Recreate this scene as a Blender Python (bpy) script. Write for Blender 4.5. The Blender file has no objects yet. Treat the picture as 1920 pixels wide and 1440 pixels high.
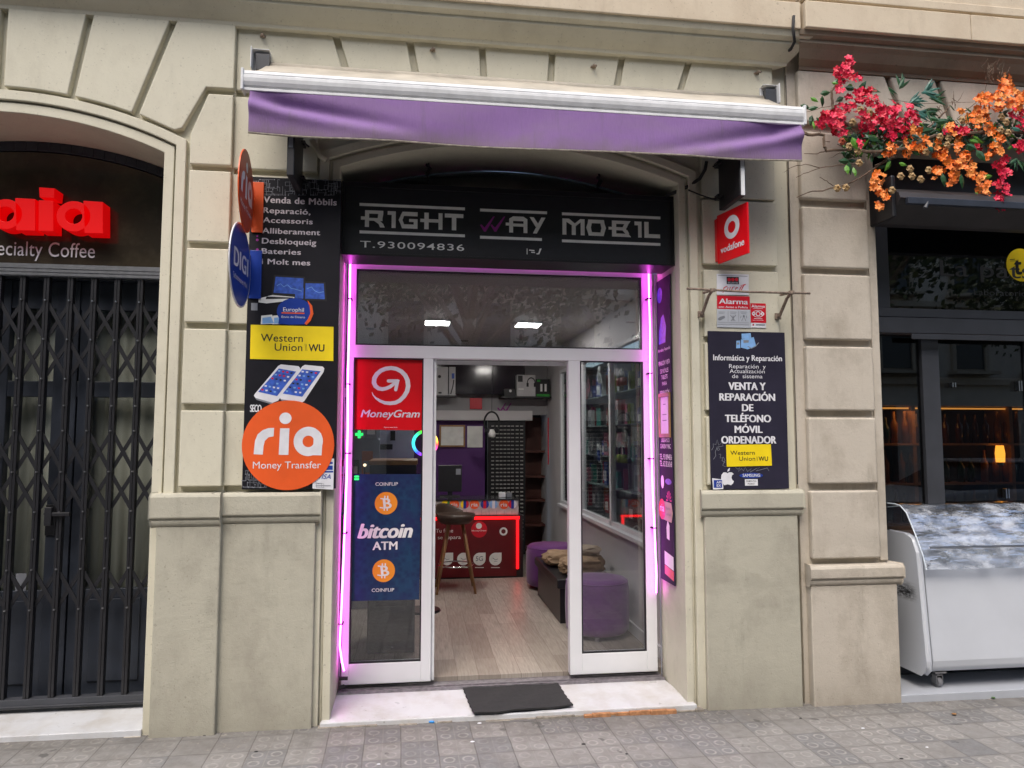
import bpy, math, random
from mathutils import Vector, Matrix
R = math.radians
S = bpy.context.scene
COL = S.collection
# ------------------------------------------------------------------ camera
F, YAW, PIT, ROLL, D, CZ = 1331.0, R(7.626), R(4.374), R(0.0185), 4.35, 1.6
_f = Vector((math.sin(YAW)*math.cos(PIT), math.cos(YAW)*math.cos(PIT), math.sin(PIT)))
_r0 = Vector((math.cos(YAW), -math.sin(YAW), 0)); _u0 = _r0.cross(_f)
_r = math.cos(ROLL)*_r0 + math.sin(ROLL)*_u0; _u = -math.sin(ROLL)*_r0 + math.cos(ROLL)*_u0
CAM = Vector((0, -D, CZ))
cd = bpy.data.cameras.new('camera'); cam = bpy.data.objects.new('camera', cd); COL.objects.link(cam)
cam.matrix_world = Matrix(((_r.x, _u.x, -_f.x, CAM.x), (_r.y, _u.y, -_f.y, CAM.y), (_r.z, _u.z, -_f.z, CAM.z), (0, 0, 0, 1)))
cd.sensor_width = 36; cd.lens = 36*F/1920; cd.clip_start = .05; cd.clip_end = 500
S.camera = cam
# ------------------------------------------------------------------ sky, sun, exposure
SUN_EL, SUN_AZ = R(58), R(205)      # azimuth clockwise from +Y (north)
wd = bpy.data.worlds.new('World'); S.world = wd; wd.use_nodes = True
wn = wd.node_tree.nodes; wl = wd.node_tree.links
sky = wn.new('ShaderNodeTexSky'); sky.sky_type = 'NISHITA'; sky.sun_disc = False
sky.sun_elevation = SUN_EL; sky.sun_rotation = SUN_AZ; sky.air_density = 1.0; sky.dust_density = 3.5; sky.ozone_density = .6
bg = wn['Background']; bg.inputs['Strength'].default_value = .12
wl.new(sky.outputs[0], bg.inputs[0])
sl = bpy.data.lights.new('sun', 'SUN'); sl.energy = 1.1; sl.angle = R(40); sl.color = (1, .96, .90)
so = bpy.data.objects.new('sun', sl); COL.objects.link(so)
sd = Vector((math.sin(SUN_AZ)*math.cos(SUN_EL), math.cos(SUN_AZ)*math.cos(SUN_EL), math.sin(SUN_EL)))
so.rotation_euler = (-sd).to_track_quat('-Z', 'Y').to_euler()
S.view_settings.view_transform = 'Standard'; S.view_settings.look = 'None'; S.view_settings.gamma = 1
S.view_settings.exposure = 1.15
S.cycles.max_bounces = 8; S.cycles.transparent_max_bounces = 12; S.cycles.use_denoising = True
S.cycles.sample_clamp_indirect = 6; S.cycles.caustics_reflective = False; S.cycles.caustics_refractive = False

# ------------------------------------------------------------------ helpers
def ray(px, py): return _r*((px-960)/F) - _u*((py-720)/F) + _f
def W(px, py, Y=None, X=None, Z=None):
    d = ray(px, py)
    t = (Y-CAM.y)/d.y if Y is not None else ((X-CAM.x)/d.x if X is not None else (Z-CAM.z)/d.z)
    return CAM + d*t
def tag(o, label=None, cat=None, group=None, kind=None):
    for k, v in (('label', label), ('category', cat), ('group', group), ('kind', kind)):
        if v: o[k] = v
    return o
def thing(name, label, cat, loc=(0, 0, 0), group=None):
    o = bpy.data.objects.new(name, None); COL.objects.link(o); o.location = loc; o.empty_display_size = .1
    return tag(o, label, cat, group)
class MB:
    def __init__(s): s.v = []; s.f = []; s.mi = []; s.m = 0
    def add(s, vs, fs):
        b = len(s.v); s.v += [tuple(v) for v in vs]
        for f in fs: s.f.append([b+i for i in f]); s.mi.append(s.m)
        return s
    def box(s, x0, x1, y0, y1, z0, z1):
        if x0 > x1: x0, x1 = x1, x0
        if y0 > y1: y0, y1 = y1, y0
        if z0 > z1: z0, z1 = z1, z0
        return s.add([(x0,y0,z0),(x1,y0,z0),(x1,y1,z0),(x0,y1,z0),(x0,y0,z1),(x1,y0,z1),(x1,y1,z1),(x0,y1,z1)],
            [(0,3,2,1),(4,5,6,7),(0,1,5,4),(1,2,6,5),(2,3,7,6),(3,0,4,7)])
    def obox(s, c, ax, ay, az, hx, hy, hz):
        c, ax, ay, az = Vector(c), Vector(ax)*hx, Vector(ay)*hy, Vector(az)*hz
        return s.add([c+ax*i+ay*j+az*k for k in (-1, 1) for (i, j) in ((-1,-1),(1,-1),(1,1),(-1,1))],
            [(0,3,2,1),(4,5,6,7),(0,1,5,4),(1,2,6,5),(2,3,7,6),(3,0,4,7)])
    def prism(s, poly, y0, y1):            # poly of (x,z), front face at y0
        a = sum(poly[i][0]*poly[(i+1) % len(poly)][1]-poly[(i+1) % len(poly)][0]*poly[i][1] for i in range(len(poly)))
        if a < 0: poly = poly[::-1]
        n = len(poly)
        return s.add([(x, y0, z) for x, z in poly]+[(x, y1, z) for x, z in poly],
            [list(range(n)), list(range(2*n-1, n-1, -1))]+[(i, n+i, n+(i+1) % n, (i+1) % n) for i in range(n)])
    def sweepx(s, prof, x0, x1, m0=0, m1=0):   # prof of (y,z); m0/m1 mitre: 1 = returns at that end
        n = len(prof); ym = max(p[0] for p in prof)
        a = [(x0 - (ym-y)*m0, y, z) for y, z in prof]; b = [(x1 + (ym-y)*m1, y, z) for y, z in prof]
        return s.add(a+b, [list(range(n)), list(range(2*n-1, n-1, -1))]+[((i+1) % n, n+(i+1) % n, n+i, i) for i in range(n)])
    def tube(s, pts, r, n=8, cap=True):
        pts = [Vector(p) for p in pts]; rs = r if isinstance(r, (list, tuple)) else [r]*len(pts)
        b = len(s.v); up = Vector((0, 0, 1)); pu = None
        for i, p in enumerate(pts):
            d = (pts[min(i+1, len(pts)-1)]-pts[max(i-1, 0)]).normalized()
            if pu is None: pu = d.orthogonal().normalized()
            pu = (pu - d*pu.dot(d)).normalized(); w = d.cross(pu)
            for k in range(n):
                a = 2*math.pi*k/n; s.v.append(tuple(p+(pu*math.cos(a)+w*math.sin(a))*rs[i]))
        for i in range(len(pts)-1):
            for k in range(n):
                s.f.append([b+i*n+k, b+i*n+(k+1) % n, b+(i+1)*n+(k+1) % n, b+(i+1)*n+k]); s.mi.append(s.m)
        if cap:
            s.f.append([b+k for k in range(n)][::-1]); s.mi.append(s.m)
            e = b+(len(pts)-1)*n; s.f.append([e+k for k in range(n)]); s.mi.append(s.m)
        return s
    def lathe(s, prof, c=(0, 0, 0), n=32, sx=1, sy=1):    # prof of (r,z)
        b = len(s.v); cx, cy, cz = c
        for r, z in prof:
            for k in range(n):
                a = 2*math.pi*k/n; s.v.append((cx+r*sx*math.cos(a), cy+r*sy*math.sin(a), cz+z))
        for i in range(len(prof)-1):
            for k in range(n):
                s.f.append([b+i*n+k, b+i*n+(k+1) % n, b+(i+1)*n+(k+1) % n, b+(i+1)*n+k]); s.mi.append(s.m)
        s.f.append([b+k for k in range(n)][::-1]); s.mi.append(s.m)
        e = b+(len(prof)-1)*n; s.f.append([e+k for k in range(n)]); s.mi.append(s.m)
        return s
    def build(s, name, mats, parent=None, bevel=0, smooth=False, seg=2, label=None, solid=0, keep=False):
        me = bpy.data.meshes.new(name)
        off = Vector((0, 0, 0))
        if parent is not None:
            q = parent
            while q is not None: off += Vector(q.location); q = q.parent
        me.from_pydata([tuple(Vector(v)-off) for v in s.v], [], s.f)
        if not isinstance(mats, (list, tuple)): mats = [mats]
        for m in mats: me.materials.append(m)
        me.polygons.foreach_set('material_index', s.mi)
        if smooth: me.polygons.foreach_set('use_smooth', [True]*len(s.f))
        me.update()
        o = bpy.data.objects.new(name, me); COL.objects.link(o)
        if parent is not None: o.parent = parent
        if solid:
            k = o.modifiers.new('thick', 'SOLIDIFY'); k.thickness = solid; k.offset = 0
        if bevel:
            k = o.modifiers.new('bevel', 'BEVEL'); k.width = bevel; k.segments = seg; k.limit_method = 'ANGLE'; k.angle_limit = R(35)
            if seg > 1: k.harden_normals = False
        if label: o['label'] = label
        return o

# ---- flat artwork on planes
class Fr:
    """A plane: origin, u axis, v axis, normal towards the viewer."""
    def __init__(s, o, u, v, n): s.o, s.u, s.v, s.n = Vector(o), Vector(u).normalized(), Vector(v).normalized(), Vector(n).normalized()
    def uv(s, px, py):
        d = ray(px, py); t = (s.o-CAM).dot(s.n)/d.dot(s.n); p = CAM+d*t-s.o
        return (p.dot(s.u), p.dot(s.v))
    def p(s, u, v, l=0): return s.o+s.u*u+s.v*v+s.n*l
def FY(Y): return Fr((0, Y, 0), (1, 0, 0), (0, 0, 1), (0, -1, 0))
_tc = {}
def glyphs(t, bold, shear, sp):
    k = (t, bold, shear, sp)
    if k in _tc: return _tc[k]
    c = bpy.data.curves.new('t', 'FONT'); c.body = t; c.size = 1; c.offset = bold; c.shear = shear
    c.space_character = sp; c.resolution_u = 4
    o = bpy.data.objects.new('t', c); COL.objects.link(o)
    me = bpy.data.meshes.new_from_object(o.evaluated_get(bpy.context.evaluated_depsgraph_get()))
    vs = [(v.co.x, v.co.y) for v in me.vertices]; fs = [list(p.vertices) for p in me.polygons]
    bpy.data.objects.remove(o); bpy.data.curves.remove(c); bpy.data.meshes.remove(me)
    _tc[k] = (vs, fs); return _tc[k]
def _cap(bold):
    vs, _ = glyphs('H', bold, 0, 1); return min(v[1] for v in vs), max(v[1] for v in vs)
class Art(MB):
    """Flat shapes drawn on a plane; px coordinates are 1920x1440 measurements taken on that plane."""
    def __init__(s, fr): super().__init__(); s.fr = fr; s.l = .0015
    k = 0
    def add(s, vs, fs):          # every shape a hair above the one before, so that none share a plane
        s.k += 1; d = s.fr.n*(s.k*4e-6); return super().add([Vector(v)+d for v in vs], fs)
    def c(s, i, l=None):
        s.m = i
        if l is not None: s.l = l
        return s
    def poly_uv(s, pts):
        a = sum(pts[i][0]*pts[(i+1) % len(pts)][1]-pts[(i+1) % len(pts)][0]*pts[i][1] for i in range(len(pts)))
        if a < 0: pts = pts[::-1]
        return s.add([s.fr.p(u, v, s.l) for u, v in pts], [list(range(len(pts)))])
    def poly(s, *pts): return s.poly_uv([s.fr.uv(*q) for q in pts])
    def rect(s, x0, y0, x1, y1):       # px: top-left, bottom-right, squared up in the plane
        xm, ym = (x0+x1)/2, (y0+y1)/2
        u0 = s.fr.uv(x0, ym)[0]; u1 = s.fr.uv(x1, ym)[0]; v0 = s.fr.uv(xm, y1)[1]; v1 = s.fr.uv(xm, y0)[1]
        return s.poly_uv([(u0, v0), (u1, v0), (u1, v1), (u0, v1)])
    def disc(s, cx, cy, rx, ry=None, n=48):
        cu, cv = s.fr.uv(cx, cy); a = abs(s.fr.uv(cx+rx, cy)[0]-s.fr.uv(cx-rx, cy)[0])/2
        b = a if ry is None else abs(s.fr.uv(cx, cy+ry)[1]-s.fr.uv(cx, cy-ry)[1])/2
        return s.poly_uv([(cu+a*math.cos(2*math.pi*k/n), cv+b*math.sin(2*math.pi*k/n)) for k in range(n)])
    def ring_uv(s, cu, cv, r0, r1, a0=0, a1=360, n=40, ky=1):
        A = [R(a0+(a1-a0)*k/n) for k in range(n+1)]
        vs = [s.fr.p(cu+r*math.cos(a), cv+r*math.sin(a)*ky, s.l) for a in A for r in (r0, r1)]
        return s.add(vs, [(2*i, 2*i+1, 2*i+3, 2*i+2) for i in range(n)])
    def rib(s, pts, w=None):           # px ribbon; pts (x,y[,w px])
        q = []
        for p in pts:
            u, v = s.fr.uv(p[0], p[1]); ww = (p[2] if len(p) > 2 else w); q.append((u, v, abs(s.fr.uv(p[0]+1, p[1])[0]-u)*ww/2))
        L = []
        for i, (u, v, ww) in enumerate(q):
            a = q[max(i-1, 0)]; b = q[min(i+1, len(q)-1)]; dx, dy = b[0]-a[0], b[1]-a[1]; n = math.hypot(dx, dy) or 1
            L += [s.fr.p(u-dy/n*ww, v+dx/n*ww, s.l), s.fr.p(u+dy/n*ww, v-dx/n*ww, s.l)]
        return s.add(L, [(2*i, 2*i+1, 2*i+3, 2*i+2) for i in range(len(q)-1)])
    def txt_uv(s, t, u0, u1, vb, cap, bold=0, shear=0, sp=1, rot=0, heavy=0):
        if heavy: heavy += 1 if bold > .009 else 0
        bold = 0 if heavy else min(bold, .004)
        vs, fs = glyphs(t, bold, shear, sp)
        if not vs: return s
        x0 = min(v[0] for v in vs); x1 = max(v[0] for v in vs); c0, c1 = _cap(bold)
        kx = (u1-u0)/(x1-x0); ky = cap/(c1-c0); ca, sa = math.cos(rot), math.sin(rot)
        for j in range(heavy+1 if heavy else 1):
            dx = (j - heavy/2)*.032*cap if heavy else 0; dy = ((j % 2)-.5)*.035*cap if heavy else 0
            L = [((x-x0)*kx+dx, (y-c0)*ky+dy) for x, y in vs]
            s.add([s.fr.p(u0+x*ca-y*sa, vb+x*sa+y*ca, s.l+j*.00012) for x, y in L], fs)
        return s
    def txt(s, t, xl, xr, yt, yb, bold=0, shear=0, sp=1, heavy=0):   # px; yt/yb cap top and baseline at the left end
        u0, vb = s.fr.uv(xl, yb); vt = s.fr.uv(xl, yt)[1]; u1 = s.fr.uv(xr, yb)[0]
        return s.txt_uv(t, u0, u1, vb, vt-vb, bold, shear, sp, 0, heavy)

# ------------------------------------------------------------------ materials
def lin(*c): return tuple(((x/255)/12.92 if x/255 <= .04045 else ((x/255+.055)/1.055)**2.4) for x in c)
class NT:
    def __init__(s, name):
        s.m = bpy.data.materials.new(name); s.m.use_nodes = True; s.t = s.m.node_tree
        s.b = s.t.nodes['Principled BSDF']; s.out = s.t.nodes['Material Output']
        s.g = s.t.nodes.new('ShaderNodeNewGeometry')
        s.pos = s.g.outputs['Position']
    def n(s, ty, **k):
        x = s.t.nodes.new(ty)
        for a, b in k.items(): setattr(x, a, b)
        return x
    def set(s, sock, v):
        if hasattr(v, 'is_output') or isinstance(v, bpy.types.NodeSocket): s.t.links.new(v, sock)
        elif isinstance(v, (tuple, list)) and sock.type == 'RGBA' and len(v) == 3: sock.default_value = (*v, 1)
        else: sock.default_value = v
    def m2(s, op, a, b=0, c=None):
        x = s.n('ShaderNodeMath', operation=op); s.set(x.inputs[0], a); s.set(x.inputs[1], b)
        if c is not None: s.set(x.inputs[2], c)
        return x.outputs[0]
    def mix(s, f, a, b, mode='MIX'):
        x = s.n('ShaderNodeMix', data_type='RGBA', blend_type=mode); s.set(x.inputs[0], f); s.set(x.inputs[6], a); s.set(x.inputs[7], b)
        return x.outputs[2]
    def noise(s, sc, det=4, vec=None, rough=.55, col=False):
        x = s.n('ShaderNodeTexNoise'); s.set(x.inputs['Vector'], vec or s.pos); x.inputs['Scale'].default_value = sc
        x.inputs['Detail'].default_value = det; x.inputs['Roughness'].default_value = rough
        return x.outputs['Color' if col else 'Fac']
    def ramp(s, v, a, b, lo=0, hi=1):
        x = s.n('ShaderNodeMapRange'); s.set(x.inputs[0], v)
        for i, q in enumerate((a, b, lo, hi)): x.inputs[1+i].default_value = q
        return x.outputs[0]
    def scale(s, v, k):
        x = s.n('ShaderNodeVectorMath', operation='MULTIPLY'); s.set(x.inputs[0], v); x.inputs[1].default_value = k; return x.outputs[0]
    def sep(s, v=None):
        x = s.n('ShaderNodeSeparateXYZ'); s.set(x.inputs[0], v or s.pos); return x.outputs
    def bump(s, h, st=.3, d=.01, nrm=None):
        x = s.n('ShaderNodeBump'); s.set(x.inputs['Height'], h); x.inputs['Strength'].default_value = st; x.inputs['Distance'].default_value = d
        if nrm: s.set(x.inputs['Normal'], nrm)
        s.set(s.b.inputs['Normal'], x.outputs[0]); return x.outputs[0]
    def base(s, c, rough=.6, metal=0, spec=None):
        s.set(s.b.inputs['Base Color'], c); s.set(s.b.inputs['Roughness'], rough); s.b.inputs['Metallic'].default_value = metal
        if spec is not None: s.b.inputs['Specular IOR Level'].default_value = spec
        return s
_mc = {}
def pm(name, c, rough=.6, metal=0, var=.12, sc=9, bump=0, bsc=60, spec=None, coat=0, sheen=0):
    if name in _mc: return _mc[name]
    t = NT(name)
    if var:
        f = t.ramp(t.noise(sc, 5), .3, .7, 0, 1)
        t.base(t.mix(f, tuple(x*(1-var) for x in c), tuple(min(1, x*(1+var*.7)) for x in c)), rough, metal, spec)
    else: t.base(c, rough, metal, spec)
    if bump: t.bump(t.noise(bsc, 4), bump, .004)
    if coat: t.b.inputs['Coat Weight'].default_value = coat; t.b.inputs['Coat Roughness'].default_value = .1
    if sheen: t.b.inputs['Sheen Weight'].default_value = sheen
    _mc[name] = t.m; return t.m
def emis(name, c, st):
    if name in _mc: return _mc[name]
    t = NT(name); t.base((.02, .02, .02)); t.b.inputs['Emission Color'].default_value = (*c, 1); t.b.inputs['Emission Strength'].default_value = st
    _mc[name] = t.m; return t.m
def glass(name, tint=(.9, .93, .93), wav=0, k=1.0):
    t = NT(name); t.t.nodes.remove(t.b)
    tr = t.n('ShaderNodeBsdfTransparent'); tr.inputs[0].default_value = (*tint, 1)
    gl = t.n('ShaderNodeBsdfGlossy'); gl.inputs['Roughness'].default_value = .01 if wav == 0 else .06
    lw = t.n('ShaderNodeLayerWeight'); lw.inputs[0].default_value = .5
    f = t.m2('MULTIPLY', t.m2('ADD', t.m2('MULTIPLY', t.m2('POWER', lw.outputs['Facing'], 5), .9), .045), k)
    if wav:
        b = t.n('ShaderNodeBump'); b.inputs['Strength'].default_value = wav; b.inputs['Distance'].default_value = .02
        t.set(b.inputs['Height'], t.noise(4.5, 3, t.scale(t.pos, (1, 1, 3)), .5)); b.inputs['Distance'].default_value = .06; t.set(gl.inputs['Normal'], b.outputs[0]); t.set(lw.inputs['Normal'], b.outputs[0])
        f = t.m2('ADD', f, t.ramp(t.noise(5, 5, t.scale(t.pos, (1, 1, 3)), .6), .4, .65, .10, .55))
    if wav:      # pale diffuse patches put in for bright reflections on the creased plastic
        df = t.n('ShaderNodeBsdfDiffuse'); df.inputs[0].default_value = (.72, .77, .86, 1); m0 = t.n('ShaderNodeMixShader')
        t.set(m0.inputs[0], t.ramp(t.noise(6, 6, t.scale(t.pos, (1, 1, 2.2)), .65), .42, .62, .10, .62)); t.t.links.new(tr.outputs[0], m0.inputs[1]); t.t.links.new(df.outputs[0], m0.inputs[2]); tr = m0
    mx = t.n('ShaderNodeMixShader'); t.set(mx.inputs[0], t.m2('MINIMUM', f, 1.0)); t.t.links.new(tr.outputs[0], mx.inputs[1]); t.t.links.new(gl.outputs[0], mx.inputs[2])
    t.t.links.new(mx.outputs[0], t.out.inputs[0]); return t.m

def wall_mat(name, c, stain, dirt=.5, grain=1.0, low=True):
    t = NT(name); x, y, z = t.sep()
    n1 = t.ramp(t.noise(1.3, 5), .35, .7); n2 = t.ramp(t.noise(6, 6, rough=.65), .3, .75)
    n3 = t.ramp(t.noise(1.7, 7, t.scale(t.pos, (1.6, 1.6, .8)), .68), .5, .75)
    col = t.mix(t.m2('MULTIPLY', n1, .35), c, tuple(q*.86 for q in c))
    col = t.mix(t.m2('MULTIPLY', n2, .22), col, tuple(min(1, q*1.12) for q in c))
    col = t.mix(t.m2('MULTIPLY', n3, dirt*.6), col, stain)
    if low:   # splashed dirt and worn patches near the pavement
        h = t.ramp(t.m2('ADD', z, t.m2('MULTIPLY', t.noise(5, 6), .35)), -.05, .42, 1, 0)
        col = t.mix(t.m2('MULTIPLY', h, .45), col, tuple(q*.62 for q in stain))
        g = t.ramp(t.noise(1.6, 4, t.scale(t.pos, (1.2, 1, 2.4))), .52, .72)
        band = t.m2('MULTIPLY', t.ramp(z, .3, .7), t.ramp(z, .75, 1.1, 1, 0))
        col = t.mix(t.m2('MULTIPLY', t.m2('MULTIPLY', g, band), .5), col, tuple(q*.7 for q in stain))
    s4 = t.ramp(t.noise(3.0, 8, t.scale(t.pos, (1, 1, .8)), .72), .50, .66)
    col = t.mix(t.m2('MULTIPLY', s4, .22*grain if grain < 2 else .4), col, tuple(q*.9 for q in stain))
    st2 = t.m2('MULTIPLY', t.ramp(t.noise(2.1, 6, t.scale(t.pos, (3.1, 3.1, .8)), .7), .57, .74), .35)
    col = t.mix(t.m2('MULTIPLY', st2, dirt), col, tuple(q*.6 for q in stain))
    sp = t.ramp(t.noise(70, 2), .66, .72)
    col = t.mix(t.m2('MULTIPLY', sp, .35), col, tuple(q*.5 for q in stain))
    t.base(col, t.ramp(n2, 0, 1, .62, .85), 0, .25)
    ch = t.ramp(t.noise(11, 8, rough=.75), .685, .70)          # chips and pits in the render
    t.set(t.b.inputs['Base Color'], t.mix(t.m2('MULTIPLY', ch, .5*min(1, grain*.6)), col, tuple(q*.55 for q in stain)))
    h = t.m2('ADD', t.m2('SUBTRACT', t.m2('MULTIPLY', t.noise(14, 7, rough=.68), .9), t.m2('MULTIPLY', ch, .5)), t.m2('MULTIPLY', t.noise(140, 3), .22))
    t.bump(h, .32*grain, .006); return t.m

M = {}
M['paint'] = wall_mat('painted_render', (.62, .592, .475), (.42, .385, .30), .5)
M['paint2'] = wall_mat('painted_render_plinth', (.45, .43, .35), (.30, .275, .225), .8, 2.4)
M['stone'] = wall_mat('sand_stone', (.53, .48, .405), (.33, .285, .225), 1.2, 2.4)
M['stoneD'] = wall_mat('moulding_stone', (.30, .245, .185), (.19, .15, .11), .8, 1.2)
M['cream'] = wall_mat('cream_stone_band', (.62, .53, .40), (.42, .32, .22), .7, 1.2, False)
M['glass2'] = glass('door_glass', (.86, .87, .88), 0, 2.2)
M['far'] = wall_mat('far_facade_render', (.78, .70, .58), (.35, .29, .22), .4, .5, False)
M['white'] = pm('white_lacquer', (.72, .73, .75), .32, var=.03, sc=5)
M['whitedirty'] = pm('white_aluminium', (.70, .71, .72), .75, var=.12, sc=14)
M['black'] = pm('black_paint', (.014, .014, .017), .38, var=.2, sc=20)
M['steel'] = pm('dark_blue_grey_steel', (.028, .034, .048), .42, var=.25, sc=8, bump=.05)
M['anth'] = pm('anthracite_frame', (.045, .048, .057), .45, var=.15, sc=6)
M['metal'] = pm('brushed_metal', (.42, .42, .44), .33, 1, var=.15, sc=25)
M['alu'] = pm('worn_aluminium_threshold', (.30, .28, .30), .5, .7, var=.3, sc=30, bump=.3)
M['rust'] = pm('rusty_painted_iron', (.26, .20, .155), .8, .1, var=.5, sc=60, bump=.3)
M['glass'] = glass('clear_glass'); M['transom'] = glass('hazy_transom_glass', (.85, .86, .87), 0, 4.2); M['glassdark'] = glass('dark_glass', (.62, .63, .64), 0, 2.2)
M['film'] = glass('wrinkled_clear_plastic', (.86, .9, .98), .45, 1.6)
M['red'] = pm('poster_red', lin(214, 6, 22), .35, var=.14, sc=3)
M['sred'] = pm('sticker_red', lin(205, 25, 45), .35, var=.06, sc=5)
M['orange'] = pm('sticker_orange', lin(228, 92, 38), .4, var=.13, sc=3.5)
M['yellow'] = pm('sticker_yellow', lin(238, 210, 28), .4, var=.11, sc=5)
M['blue'] = pm('sign_blue', lin(24, 58, 150), .35, var=.06, sc=4)
M['ink'] = pm('black_ink', (.01, .01, .012), .5, var=0)
M['vinyl'] = pm('white_vinyl', (.72, .72, .76), .4, var=.12, sc=12)
M['greyvinyl'] = pm('grey_white_letters', (.82, .82, .79), .4, var=.1, sc=12)
M['pinkv'] = pm('violet_vinyl', lin(150, 45, 140), .4, var=.05)
M['board'] = pm('black_print_board', (.011, .0105, .015), .45, var=.3, sc=4, spec=.25)
M['navy'] = pm('navy_print_board', (.022, .02, .038), .7, var=.25, sc=4, spec=.2)
M['coinor'] = pm('coin_orange', lin(240, 150, 45), .4, var=.05)
M['lblue'] = pm('print_light_blue', lin(130, 175, 225), .4, var=.15, sc=30)
M['mblue'] = pm('print_mid_blue', lin(60, 95, 190), .4, var=.4, sc=40)
M['grey'] = pm('print_grey', (.22, .23, .26), .5, var=.1)
M['kraft'] = pm('kraft_paper', (.33, .22, .13), .75, var=.2, sc=15, bump=.3)
M['purple'] = pm('violet_fabric', (.115, .012, .16), .7, var=.15, sc=10, sheen=.3, bump=.15, bsc=300)
M['wood'] = pm('beech_wood', (.36, .19, .08), .5, var=.2, sc=12)
M['intw'] = pm('interior_white_wall', (.62, .60, .60), .6, var=.05, sc=3)
M['intg'] = pm('interior_grey_wall', (.34, .33, .34), .6, var=.06, sc=3)
M['intp'] = pm('interior_violet_wall', (.09, .02, .15), .6, var=.05, sc=3)
M['chrome'] = pm('chrome', (.7, .7, .72), .15, 1, var=0)
M['rubber'] = pm('black_rubber', (.02, .02, .021), .8, var=.2, sc=30, bump=.3, bsc=250)
M['cart'] = pm('white_enamel', (.54, .565, .61), .28, var=.05, sc=3, coat=.3)

def marble():
    t = NT('white_marble')
    w = t.n('ShaderNodeTexWave', wave_type='BANDS'); t.set(w.inputs['Vector'], t.pos); w.inputs['Scale'].default_value = 1.1; w.inputs['Distortion'].default_value = 9
    w.inputs['Detail'].default_value = 5; w.inputs['Detail Scale'].default_value = 1.6
    v = t.ramp(w.outputs['Fac'], .85, 1, 0, .18)
    c = t.mix(v, (.58, .59, .61), (.42, .42, .44))
    d = t.ramp(t.noise(3.5, 7, rough=.7), .45, .72, 0, .6); c = t.mix(d, c, (.38, .34, .28))
    sp = t.ramp(t.noise(55, 3), .66, .72, 0, .6); c = t.mix(t.m2('MULTIPLY', sp, t.ramp(t.noise(2, 3), .45, .6)), c, (.12, .11, .1))
    t.base(c, t.ramp(t.noise(6, 4), .3, .7, .25, .5)); t.bump(t.noise(30, 4), .05, .003); return t.m
M['marble'] = marble()

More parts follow.
